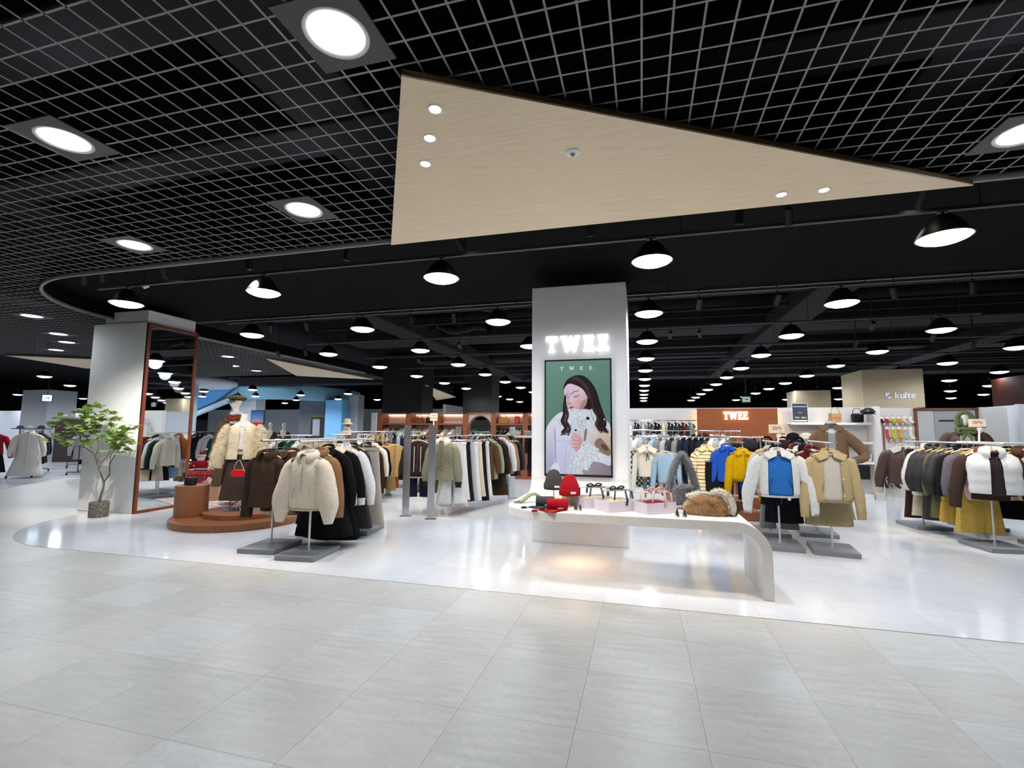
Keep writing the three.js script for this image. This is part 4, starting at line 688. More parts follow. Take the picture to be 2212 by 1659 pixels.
// o.kind: top | trousers | skirt ; returns a Group carrying parts
function garment(o, t) {
  const mat = clothOf[o.fab ?? 'wool'](o.c), ruf = o.fab === 'fur' ? (g, k) => roughen(g, o.nap ?? 0.007, 45, k) : (g) => g;
  const seam = M(o.trim ?? 0x8a8072, 0.6), sd = o.sd ?? 1;
  if (o.kind === 'trousers') {
    const len = o.len ?? 1.05, wst = o.w ?? 0.165, rings = (s) => { const out = [], n = 9; for (let j = 0; j <= n; j++) { const u = j / n, a = lerp(wst * 0.5, o.hem ?? 0.12, u) * (1 - 0.1 * Math.sin(u * Math.PI)); out.push(ellipseRing(s * lerp(wst * 0.48, 0.1 + (o.hem ?? 0.12) * 0.35, u), -0.15 - (len - 0.05) * u, 0.01 * Math.sin(u * 4 + sd), a, lerp(0.035, o.dep ?? 0.05, Math.min(1, u * 2)), 16, 2.3, (th) => 0.06 * u * Math.sin(th * 4 + sd + s))); } return out; };
    for (const s of [-1, 1]) part('leg', loft(rings(s), { capA: true }), mat, t);
    part('waistband', loft([[-0.115, wst + 0.002, 0.036], [-0.12, wst + 0.008, 0.04], [-0.16, wst + 0.01, 0.042], [-0.165, wst, 0.034]].map(([y, a, d]) => ellipseRing(0, y, 0, a, d, 20, 2.6))), mat, t);
    addHanger(t, 'clip'); return t;
  }
  if (o.kind === 'skirt') {
    const len = o.len ?? 0.7, w = o.w ?? 0.15, hem = o.hem ?? 0.26, out = [], n = 11;
    for (let j = 0; j <= n; j++) { const u = j / n; out.push(ellipseRing(0, -0.13 - len * u, 0, lerp(w, hem, u ** 0.8), lerp(0.05, o.dep ?? 0.1, u), 36, 2.1, (th) => (o.fold ?? 0.1) * u * (Math.sin(th * 8 + sd) + 0.5 * Math.sin(th * 5 + sd * 2)))); }
    const m2 = o.map ? M(0xffffff, 0.9, { map: o.map }) : mat;
    part('panel', loft(out), m2, t); part('waistband', loft([[-0.112, w, 0.05], [-0.112, w + 0.004, 0.054], [-0.15, w + 0.006, 0.056], [-0.15, w, 0.05]].map(([y, a, d]) => ellipseRing(0, y, 0, a, d, 20, 2.4))), mat, t);
    addHanger(t, 'clip'); return t;
  }
  const m0 = o.map ? M(0xffffff, 0.92, { map: o.map }) : mat;
  let rings = bodyRings(o);
  if (o.quilt) rings = rings.map((r, j) => { const k = 1 + 0.035 * Math.abs(Math.sin(j / (rings.length - 1) * Math.PI * o.quilt)); return r.map(([x, y, z]) => [x * k, y, z * (k + 0.06 * Math.abs(Math.sin(j / (rings.length - 1) * Math.PI * o.quilt)))]); });
  if (o.open) {
    const gap = (u) => (u < 0.12 ? 0.5 : lerp(o.open * 0.75, o.open, u));
    part('body', ruf(loft(openRings(rings, gap), { closed: false }), sd), m0, t);
    const im = clothOf[o.innerFab ?? 'knit'](o.inner ?? 0x333333), ir = bodyRings({ ...o, fold: 0.02, w: (o.w ?? 0.2) * 0.92, hem: (o.innerHem ?? (o.hem ?? 0.22) * 0.82), len: o.innerLen ?? (o.len ?? 0.6) }, 0.016);
    part('inner_top', loft(ir), im, t, o.innerLabel);
    part('inner_neckband', collarGeo({ ...o, collar: 'crew', neck: 0.07 }), clothOf.knit(o.innerNeck ?? o.inner ?? 0x333333), t);
  } else part('body', ruf(loft(rings), sd), m0, t);
  if (o.hairs) furHairs(loft(o.open ? openRings(rings, (u) => (u < 0.12 ? 0.5 : lerp(o.open * 0.75, o.open, u))) : rings, { closed: !o.open }), o.hairs, o.hairLen ?? 0.03, M(o.c, 0.95, { specularIntensity: 0.3 }), t, 'body_fur');
  if (o.sleeves !== 0) for (const s of [-1, 1]) {
    const r = sleeveGeo(s, o), g = part('sleeve', ruf(loft(r, { capB: true }), sd + s), o.sleeveC ? clothOf[o.fab ?? 'wool'](o.sleeveC) : m0, t);
    if (o.hairs) furHairs(loft(r), Math.round(o.hairs * 0.45), o.hairLen ?? 0.03, M(o.c, 0.95, { specularIntensity: 0.3 }), t, 'sleeve_fur');
    if (o.cuffC !== undefined) { const e = r[r.length - 1], e2 = r[r.length - 2], cr = [e2, e].map((q, i) => { const c = [0, 1, 2].map((k) => q.reduce((a, b) => a + b[k] / q.length, 0)); return q.map((p) => p.map((x, k) => c[k] + (x - c[k]) * 1.12)); }); part('cuff', loft([cr[0], cr[1], cr[1].map(([x, y, z]) => [x, y - 0.03, z])], { capB: true }), clothOf.knit(o.cuffC), g); if (o.bands) for (const dy of [0.006, 0.02]) part('cuff_band', loft([0, 1].map((k) => cr[1].map(([x, y, z]) => [x + 0.002 * Math.sign(x), y - dy - k * 0.005, z * 1.03])), {}), M(o.bands, 0.9), g); }
  }
  const cg = collarGeo(o);
  if (cg) { const c = part('collar', cg, o.collarC !== undefined ? clothOf[o.collarFab ?? o.fab ?? 'wool'](o.collarC) : mat, t); if (o.piping) part('piping', tube([[-0.17, -0.165, 0.1], [-0.12, -0.19, 0.11], [-0.05, -0.16, 0.11]], 0.0035, 12, 5), M(o.piping, 0.7), c), part('piping', tube([[0.17, -0.165, 0.1], [0.12, -0.19, 0.11], [0.05, -0.16, 0.11]], 0.0035, 12, 5), M(o.piping, 0.7), c); }
  const len = o.len ?? 0.6, fz = (y) => { const u = clamp((-y - 0.2) / len, 0, 1); return lerp((o.dep ?? 0.085) * 0.95, (o.hemDep ?? 0.1), u) + 0.004; };
  if (o.zip) part('zip', tube([[0, -0.15, fz(-0.15) - 0.01], [0.004, -0.3, fz(-0.3)], [0.0, -0.1 - len * 0.7, fz(-0.1 - len * 0.7)], [0.003, -0.1 - len + 0.02, fz(-len)]], 0.004, 20, 5), M(o.zip, 0.4), t);
  if (o.placket) part('placket', tube([[0.012, -0.15, fz(-0.15) - 0.006], [0.012, -0.3, fz(-0.3)], [0.012, -0.1 - len + 0.01, fz(-len)]], 0.006, 16, 4).scale(2.2, 1, 1), mat, t);
  if (o.buttons) for (let i = 0; i < o.buttons; i++) { const y = -0.22 - (len - 0.2) * i / Math.max(1, o.buttons - 1), x = o.open ? (o.chest ?? 0.2) * Math.sin(o.open) + 0.022 : 0.012; const b = part('button', cyl(0.009, 0.009, 0.005, 0, 0, 0, 10).rotateX(Math.PI / 2), M(o.buttonC ?? 0x2a2320, 0.4), t); b.position.set(x, y, fz(y) + 0.006); }
  if (o.pockets) for (const s of [-1, 1]) { const y = -0.1 - len * 0.7; part('pocket', o.pockets === 'slit' ? tube([[s * 0.1, y + 0.06, fz(y) - 0.006], [s * 0.125, y - 0.05, fz(y) - 0.004]], 0.005, 6, 5) : rbox(0.1, 0.11, 0.018, 0.007, s * 0.1, y, fz(y) - 0.013, 1), o.pockets === 'slit' ? M(o.trim ?? 0x333333, 0.6) : mat, t); }
  if (o.band) { const br = bodyRings(o).slice(-2), hb = part('hem_band', loft([br[0].map(([x, y, z]) => [x * 1.01, lerp(y, br[1][0][1], 0.55), z * 1.01]), br[1].map(([x, y, z]) => [x * 1.02, y - 0.012, z * 1.02]), br[1].map(([x, y, z]) => [x * 0.96, y - 0.012, z * 0.94])]), clothOf.knit(o.bandC ?? o.c), t); if (o.bands) for (const dy of [0.004, 0.018]) part('hem_stripe', loft([0, 1].map((k) => br[1].map(([x, y, z]) => [x * 1.03, y + 0.014 - dy - k * 0.005, z * 1.035]))), M(o.bands, 0.9), hb); }
  if (o.stripes) { for (const s of [-1, 1]) part('stripe', tube([[s * 0.06, -0.2, fz(-0.2)], [s * 0.06, -len, fz(-len)]], 0.008, 8, 4), M(o.stripes, 0.9), t); }
  if (o.bow) { const b = part('bow', [tube([[0, -0.2, 0.1], [-0.05, -0.18, 0.11], [-0.055, -0.22, 0.11], [0, -0.205, 0.1]], 0.006, 16, 5), tube([[0, -0.2, 0.1], [0.05, -0.18, 0.11], [0.055, -0.22, 0.11], [0, -0.205, 0.1]], 0.006, 16, 5), bar([0, -0.2, 0.1], [-0.02, -0.33, 0.112], 0.007, 5), bar([0, -0.2, 0.1], [0.03, -0.32, 0.112], 0.007, 5)], M(o.bow, 0.8), t); }
  if (o.tag) { const g = part('price_tag', rbox(0.035, 0.06, 0.002, 0.002, o.tag, -0.1 - len - 0.02, 0.07, 1), paperWhite, t); }
  if (o.diamonds) for (let i = -3; i <= 3; i++) for (const s of [-1, 1]) { const pts = []; for (let k = 0; k <= 8; k++) { const u = k / 8, x = clamp(i * 0.075 + s * (u - 0.5) * 0.42, -0.23, 0.23), y = -0.2 - u * (len - 0.14); pts.push([x, y, fz(y) * Math.sqrt(Math.max(0.04, 1 - (x / 0.27) ** 2)) + 0.001]); } part('stitch_line', tube(pts, 0.0022, 12, 4), M(o.diamonds, 0.9), t); }
  if (o.noHanger) return t;
  addHanger(t, 'wood', o.hanger); return t;
}
function hang(name, spec, label, category, [x, y, z], turn, group) {
  const t = thing(name, label, category, [x, y, z], turn, group); garment(spec, t); return t;
}
const COL = { white: 0xe9e8e4, ivory: 0xe6dfcc, cream: 0xdccdb2, beige: 0xc7b28d, camel: 0xa98158, tan: 0xb5925e, brown: 0x5e412f, chocolate: 0x3d2b22, black: 0x17171a, charcoal: 0x37383b, grey: 0x85878a, 'light grey': 0xb5b7b9, navy: 0x20253a, blue: 0x2f58b0, 'light blue': 0x9dbbd3, denim: 0x7f9bb8, pink: 0xd59aa5, 'pale pink': 0xe6c6c4, red: 0xab1f2a, maroon: 0x5b1f24, rust: 0x8e4f2c, green: 0x1f4a3c, olive: 0x6e6843, sage: 0xa3a878, khaki: 0x9c9270, mustard: 0xd4a70f, yellow: 0xc8a23c, lilac: 0x8a7d98, greige: 0xbdb3a6, mint: 0xa9c4b4 };
const KIND = {
  coat: { name: 'coat', cat: 'coat', o: { len: 1.0, hem: 0.26, w: 0.2, chest: 0.21, hemDep: 0.12, collar: 'lapel', sl: 0.6, fab: 'wool', placket: 1 } },
  jacket: { name: 'jacket', cat: 'jacket', o: { len: 0.62, hem: 0.23, chest: 0.215, collar: 'stand', sl: 0.56, fab: 'wool', zip: 0x6a6a6a } },
  'fur jacket': { name: 'fur_jacket', cat: 'jacket', o: { len: 0.62, hem: 0.24, chest: 0.23, dep: 0.1, hemDep: 0.12, sr: 0.085, cuff: 0.065, collar: 'fur', fab: 'fur' } },
  sweater: { name: 'sweater', cat: 'sweater', o: { len: 0.54, hem: 0.2, chest: 0.205, collar: 'crew', sl: 0.54, fab: 'knit', band: 0.04 } },
  cardigan: { name: 'cardigan', cat: 'cardigan', o: { len: 0.56, hem: 0.21, chest: 0.205, collar: 'crew', sl: 0.54, fab: 'knit', buttons: 5, placket: 1 } },
  shirt: { name: 'shirt', cat: 'shirt', o: { len: 0.66, hem: 0.21, chest: 0.2, collar: 'shirt', sl: 0.56, fab: 'cotton', placket: 1, buttons: 5, buttonC: 0xd8d2c4 } },
  blouse: { name: 'blouse', cat: 'blouse', o: { len: 0.6, hem: 0.2, chest: 0.19, collar: 'crew', sl: 0.54, fab: 'cotton' } },
  vest: { name: 'vest', cat: 'vest', o: { len: 0.55, hem: 0.21, chest: 0.21, collar: 'stand', sleeves: 0, fab: 'puff', quilt: 5, zip: 0x555555 } },
  puffer: { name: 'puffer_jacket', cat: 'jacket', o: { len: 0.66, hem: 0.25, chest: 0.245, dep: 0.11, hemDep: 0.12, sr: 0.09, cuff: 0.05, puffy: 0.8, collar: 'stand', fab: 'puff', quilt: 6, zip: 0x444444 } },
  dress: { name: 'dress', cat: 'dress', o: { len: 1.05, hem: 0.28, chest: 0.19, hemDep: 0.13, fold: 0.09, collar: 'crew', sl: 0.5, fab: 'cotton' } },
  trousers: { name: 'trousers', cat: 'trousers', o: { kind: 'trousers', fab: 'cotton' } },
  skirt: { name: 'skirt', cat: 'skirt', o: { kind: 'skirt', fab: 'wool' } },
};
// a run of garments along a rail; items: [kind, colour word, extra]
function rail({ from, to, y, items, where, group, turn, lo, hanger, jig = 0.05 }) {
  items.forEach(([kind, colour, extra = {}], i) => {
    const k = KIND[kind], u = items.length > 1 ? i / (items.length - 1) : 0, x = lerp(from[0], to[0], u), z = lerp(from[1], to[1], u);
    const word = extra.word ?? kind; const label = extra.label ?? `${colour} ${word}, ${ORD[i]} ${where}`;
    hang(k.name, { ...k.o, c: COL[colour] ?? colour, sd: i * 1.7 + 0.3, lo, hanger, ...extra }, label, k.cat, [x + (extra.dx ?? 0), y + (extra.dy ?? 0), z + (extra.dz ?? 0)], (extra.turn ?? turn) + rr(-jig, jig), group);
  });
}
// floor racks
function rackFrame(label, [x0, z0], [x1, z1], h, style) {
  const t = thing('clothes_rack', label, 'clothes rack', [0, 0.004, 0]), d = V(x1 - x0, 0, z1 - z0), L = d.length(); d.normalize(); const px = -d.z, pz = d.x;
  const at = (u, s = 0) => [x0 + d.x * u + px * s, z0 + d.z * u + pz * s];
  const rot = Math.atan2(-d.z, d.x);
  const m = style === 'black' ? M(0x151516, 0.5) : rackSteel;
  if (style === 'flat') {
    for (const u of [0, L]) { const [x, z] = at(u); const p = part('post', rbox(0.125, h, 0.03, 0.002, 0, h / 2, 0, 1), M(0xcfcfd1, 0.25, { metalness: 0.9 }), t); p.position.set(x, 0, z); p.rotation.y = 0.3; const f = part('foot_plate', rbox(0.2, 0.006, 0.12, 0.002, 0, 0.004, 0, 1), chrome, t); f.position.set(x, 0, z); f.rotation.y = 0.3; }
    part('rail', bar([at(-0.02)[0], h - 0.19, at(-0.02)[1]], [at(L + 0.02)[0], h - 0.19, at(L + 0.02)[1]], 0.014, 12), chrome, t);
  } else if (style === 'black') {
    for (const u of [0, L]) { const [x, z] = at(u); part('post', bar([x, 0.1, z], [x, h, z], 0.014, 10), m, t); const a = at(u, 0.28), b = at(u, -0.28); part('foot_bar', bar([a[0], 0.1, a[1]], [b[0], 0.1, b[1]], 0.014, 8), m, t); for (const q of [a, b]) { const c = part('caster', cyl(0.035, 0.035, 0.025, 0, 0, 0, 14).rotateX(Math.PI / 2), M(0x0e0e0e, 0.6), t); c.position.set(q[0], 0.038, q[1]); part('fork', bar([q[0], 0.05, q[1]], [q[0], 0.1, q[1]], 0.008, 6), m, t); } }
    part('rail', bar([at(-0.04)[0], h, at(-0.04)[1]], [at(L + 0.04)[0], h, at(L + 0.04)[1]], 0.014, 10), m, t); part('stretcher', bar([x0, 0.14, z0], [x1, 0.14, z1], 0.012, 8), m, t);
  } else {
    for (const u of [0.28, L - 0.28]) { const [x, z] = at(u); part('post', bar([x, 0.05, z], [x, h, z], 0.0135, 12), m, t); const b = part('base_plate', rbox(0.62, 0.055, 0.5, 0.004, 0, 0.03, 0, 1), greyBase, t); b.position.set(x, 0, z); b.rotation.y = rot; part('collar', cyl(0.024, 0.026, 0.02, x, 0.066, z, 14), m, t); }
    part('rail', bar([at(-0.03)[0], h, at(-0.03)[1]], [at(L + 0.03)[0], h, at(L + 0.03)[1]], 0.0135, 12), m, t);
  }
  return t;
}
// ---------------------------------------------------------------- the pair of racks before the plinth
const FACE = 0;     // facing the aisle
{
  seed(101);
  rackFrame('steel rack on grey base plates, carrying the cream fleece jacket', [-3.98, -4.98], [-4.22, -6.95], 1.4);
  rackFrame('steel rack on grey base plates, carrying the brown fur jackets', [-4.66, -5.12], [-4.9, -6.95], 1.4);
  rail({ from: [-3.98, -5.12], to: [-4.2, -6.75], y: 1.4, turn: FACE + 0.06, group: 'garments on the rack of the cream jacket', where: 'from the front on the rack of the cream fleece jacket', items: [
    ['fur jacket', 'ivory', { label: 'cream fleece zip jacket with balloon sleeves at the front of the rack', c: 0xe6dac6, fab: 'fleece', dy: -0.07, len: 0.64, w: 0.2, chest: 0.215, hem: 0.2, dep: 0.11, hemDep: 0.11, sl: 0.68, sr: 0.1, cuff: 0.055, puffy: 0.6, out: 0.13, collar: 'fur', collarC: 0xe9dfce, collarFab: 'fleece', zip: 0x8d7f6a, band: 0.05, bandC: 0xd5c6af, pockets: 'slit', trim: 0xbfae94, fold: 0.09 }],
    ['fur jacket', 'camel', { c: 0x8d6a4d, fab: 'fleece', dy: -0.05, len: 0.68, w: 0.215, chest: 0.22, sl: 0.66, out: 0.13 }],
    ['coat', 'black', { len: 1.12, hem: 0.36, w: 0.23, out: 0.16, hemDep: 0.16, fold: 0.12, c: 0x121214 }],
    ['coat', 'black', { label: 'black long coat with pale collar, fourth on the cream jacket rack', len: 1.2, hem: 0.38, w: 0.24, out: 0.17, cuffC: 0xe8e4da, collarC: 0xe7e2d6, hemDep: 0.16, fold: 0.12, c: 0x0f0f11 }],
    ['shirt', 'white', { len: 0.8, w: 0.25, out: 0.2, sl: 0.66, sr: 0.085 }],
    ['coat', 'charcoal', { len: 1.15, hem: 0.36 }],
    ['trousers', 'greige', { label: 'wide greige trousers, the tall pale pair at the far side', c: 0xb9afa3, len: 1.16, w: 0.2, hem: 0.17, dx: 0.12, turn: 0.25, dep: 0.08 }],
    ['coat', 'chocolate', {}]] });
  rail({ from: [-4.8, -5.3], to: [-4.9, -6.8], y: 1.4, turn: FACE + 0.1, group: 'garments on the brown fur rack', where: 'from the front on the rack of brown fur jackets', items: [
    ['fur jacket', 'brown', { label: 'dark brown shaggy fur jacket at the front, wide collar', c: 0x4a3a2e, nap: 0.004, hairs: 6000, hairLen: 0.022, dy: -0.08, len: 0.66, w: 0.185, chest: 0.21, hem: 0.215, sl: 0.68, sr: 0.08, cuff: 0.07, out: 0.06, dep: 0.11, pockets: 'patch', dx: 0.06 }],
    ['fur jacket', 'brown', { label: 'warm brown teddy jacket just behind the dark shaggy one', c: 0x523a2c, nap: 0.004, dy: -0.06, len: 0.66, w: 0.2, sl: 0.64, out: 0.1, dx: 0.27, turn: 0.28, collar: 'lapel' }],
    ['skirt', 'khaki', { label: 'beige pleated skirt showing below the brown fur jackets', c: 0xa8987a, len: 0.86, hem: 0.24, dy: -0.02, dz: 0.05, dx: 0.02 }],
    ['fur jacket', 'cream', { c: 0xcbb48e, w: 0.24, dx: 0.22, turn: 0.2, nap: 0.01 }], ['fur jacket', 'beige', { dx: 0.24, c: 0xc8b48f, nap: 0.012 }], ['skirt', 'black', { label: 'long black skirt hanging low under the brown fur rack', len: 1.12, hem: 0.36, dx: 0.2, dy: -0.02 }], ['coat', 'camel', {}], ['jacket', 'beige', {}]] });
  // double rack behind, seen also in the mirror
  rackFrame('flat-post chrome rack with pastel cardigans', [-5.88, -9.0], [-5.88, -10.5], 1.49, 'flat');
  rackFrame('chrome rack with maroon and pale tops facing the mirror', [-6.4, -8.9], [-6.4, -10.5], 1.44);
  rail({ from: [-6.4, -8.85], to: [-6.4, -10.45], y: 1.44, turn: -Math.PI / 2 + 1.0, lo: 1, group: 'tops on the rack facing the mirror', where: 'from the front on the rack facing the mirror', items: [['sweater', 'maroon', { len: 0.75 }], ['trousers', 'cream'], ['trousers', 'black'], ['coat', 'denim'], ['skirt', 'greige', { len: 0.95 }], ['vest', 'rust', { fab: 'wool', quilt: 0 }], ['shirt', 'white'], ['sweater', 'ivory'], ['skirt', 'white', { len: 0.9 }], ['sweater', 'maroon'], ['jacket', 'tan']] });
  rail({ from: [-5.8, -9.05], to: [-5.88, -10.4], y: 1.3, turn: 0.35, group: 'knits on the pastel rack', where: 'from the front on the pastel cardigan rack', items: [['cardigan', 'light blue', { label: 'light blue cardigan facing out at the pastel rack', c: 0xa3bdd2, dx: 0.16 }], ['cardigan', 'pink', { dx: -0.16, c: 0xcf97a4 }], ['sweater', 'pale pink'], ['sweater', 'beige'], ['shirt', 'white'], ['jacket', 'black', { len: 0.75 }], ['cardigan', 'tan', { dx: 0.35, label: 'tan draped cardigan beside the flat chrome post', c: 0xb8945f, len: 0.7 }], ['trousers', 'tan', { dx: 0.05 }], ['coat', 'rust', { dx: 0.05 }]] });
  // crowded rail of tops behind the brown fur rack: mostly shoulders and hangers show
  rackFrame('long chrome rack crowded with striped and white tops', [-7.9, -11.6], [-5.9, -12.4], 1.5);
  rail({ from: [-7.95, -11.6], to: [-5.9, -12.4], y: 1.5, turn: Math.PI / 2 + 0.45, lo: 1, hanger: 'white', group: 'tops on the crowded chrome rack', where: 'along the crowded chrome rack behind the fur jackets', items: [['shirt', 'pale pink'], ['shirt', 'brown'], ['sweater', 'grey'], ['shirt', 'white'], ['sweater', 'maroon'], ['shirt', 'cream', { map: texStripeKnit }], ['sweater', 'ivory'], ['shirt', 'tan'], ['sweater', 'yellow'], ['shirt', 'white'], ['jacket', 'black'], ['shirt', 'light grey'], ['sweater', 'navy'], ['shirt', 'white'], ['sweater', 'charcoal'], ['shirt', 'olive'], ['sweater', 'black']] });
  rackFrame('chrome rack with empty-looking pale hangers behind the cream jacket', [-7.4, -8.55], [-6.75, -8.75], 1.42);
  rail({ from: [-7.4, -8.55], to: [-6.8, -8.75], y: 1.42, turn: Math.PI / 2, lo: 1, hanger: 'white', group: 'garments on the short chrome rack', where: 'on the short chrome rack behind the fur jackets', items: [['blouse', 'ivory'], ['blouse', 'black'], ['sweater', 'green'], ['blouse', 'white'], ['jacket', 'charcoal']] });
}
// ---------------------------------------------------------------- the flat chrome racks in the middle
{
  seed(202);
  rackFrame('flat-post chrome rack in front of the dark varsity jackets', [-4.15, -8.06], [-3.72, -9.5], 1.64, 'flat');
  rackFrame('flat-post chrome rack carrying the quilted khaki jacket', [-3.6, -7.93], [-2.92, -10.9], 1.64, 'flat');
  rail({ from: [-3.49, -8.2], to: [-2.93, -10.75], y: 1.45, turn: 0.42, jig: 0.03, group: 'garments on the khaki jacket rack', where: 'from the front on the chrome rack of the quilted jacket', items: [
    ['puffer', 'khaki', { label: 'khaki quilted jacket with a white hood facing out', c: 0x8b8568, len: 0.68, w: 0.21, chest: 0.245, hem: 0.26, dep: 0.1, sl: 0.66, sr: 0.08, quilt: 0, diamonds: 0x6f6a50, collar: 'hood', collarC: 0xe9e5da, collarFab: 'fur', cuffC: 0x2b2726, pockets: 'patch', puffy: 0.3, zip: 0x6f6a50, turn: 0.1, dx: -0.02 }],
    ['trousers', 'white', { c: 0xe4e3df, len: 1.12, dx: 0.1 }], ['trousers', 'white', { c: 0xdddcd8, len: 1.2, w: 0.18, hem: 0.16 }], ['trousers', 'white', { c: 0xe8e7e3, len: 1.1 }], ['trousers', 'black', { len: 1.14 }], ['trousers', 'light grey', { len: 1.15 }], ['trousers', 'white', { len: 1.16 }], ['trousers', 'cream', { len: 1.1 }], ['trousers', 'black', { len: 1.2 }], ['trousers', 'white', { len: 1.12, c: 0xe6e6e4 }], ['shirt', 'brown', { len: 0.8 }],
    ['shirt', 'sage', { label: 'sage green shirt hanging between the white trousers and black coats', len: 0.8, c: 0x9fa276 }], ['coat', 'black', { len: 0.95 }], ['coat', 'chocolate', { label: 'long chocolate brown coat near the end of the quilted jacket rack', len: 1.16, hem: 0.3 }], ['trousers', 'grey', { len: 1.0 }], ['shirt', 'white', { len: 0.8 }], ['jacket', 'camel', { len: 0.75 }], ['jacket', 'black', { len: 0.8 }], ['jacket', 'charcoal', { len: 0.8 }]] });
  rail({ from: [-4.05, -8.3], to: [-3.72, -9.4], y: 1.45, turn: 0.35, group: 'garments on the varsity rack', where: 'from the front on the rack between the two flat posts', items: [
    ['jacket', 'chocolate', { label: 'dark brown varsity jacket with white stripes between two chrome posts', c: 0x3a2c26, stripes: 0xe6e0d2, band: 0.05, bandC: 0xe2dccd, cuffC: 0x17171a, len: 0.66, collar: 'crew' }], ['trousers', 'navy', { dx: -0.12 }], ['skirt', 'olive', { len: 0.95, dx: 0.02 }], ['trousers', 'cream', { len: 1.1, dx: -0.05 }], ['coat', 'black', { dx: 0.12 }], ['skirt', 'white', { len: 1.05, dx: 0.14 }], ['jacket', 'navy']] });
  // standing card
  const s = thing('sign_card', 'small cream New Arrival card on a clear clip over the racks', 'sign', [-4.02, 1.62, -8.9], 0.2);
  const cv = document.createElement('canvas'); cv.width = 128; cv.height = 128; const c = cv.getContext('2d'); c.fillStyle = '#e8dcbc'; c.fillRect(0, 0, 128, 128); c.fillStyle = '#4a2c20'; c.textAlign = 'center'; c.font = 'bold 34px serif'; c.fillText('New', 64, 54); c.fillText('Arrival', 64, 98);
  const tx = new THREE.CanvasTexture(cv); tx.colorSpace = THREE.SRGBColorSpace; part('card', [box(0.15, 0.15, 0.006, 0, 0.2, 0)], M(0xe8dcbc, 0.7), s); part('print', new THREE.PlaneGeometry(0.148, 0.148).translate(0, 0.2, 0.0042), M(0xffffff, 0.7, { map: tx }), s); part('clip', [bar([0, -0.12, 0], [0.0, 0.13, 0], 0.012, 8)], M(0xe8e8ea, 0.2), s);
  const tr = thing('wooden_shelf_bar', 'long pale wooden bar shelf above the white trousers', 'shelf', [-2.55, 1.42, -11.1], 0.12); part('board', rbox(1.15, 0.05, 0.3, 0.006, 0, 0, 0, 1), M(0xd7c3a0, 0.5), tr); for (const sx of [-0.5, 0.5]) part('leg', rbox(0.04, 1.38, 0.04, 0.004, sx, -0.715, 0, 1), steel, tr);
  ['pink', 'green', 'grey'].forEach((w, i) => { const b = thing('clear_box', `clear box of ${w} accessories on the pale wooden bar`, 'box', [-2.9 + i * 0.34, 1.446, -11.13 - i * 0.04], 0.12, 'clear boxes on the wooden bar'); part('shell', rbox(0.26, 0.13, 0.2, 0.008, 0, 0.066, 0, 1), M(0xffffff, 0.1, { transmission: 0.9, thickness: 0 }), b); part('contents', rbox(0.22, 0.08, 0.16, 0.02, 0, 0.05, 0, 2), wool([0xc99a9a, 0x6e7a62, 0x77787a][i]), b); });
}
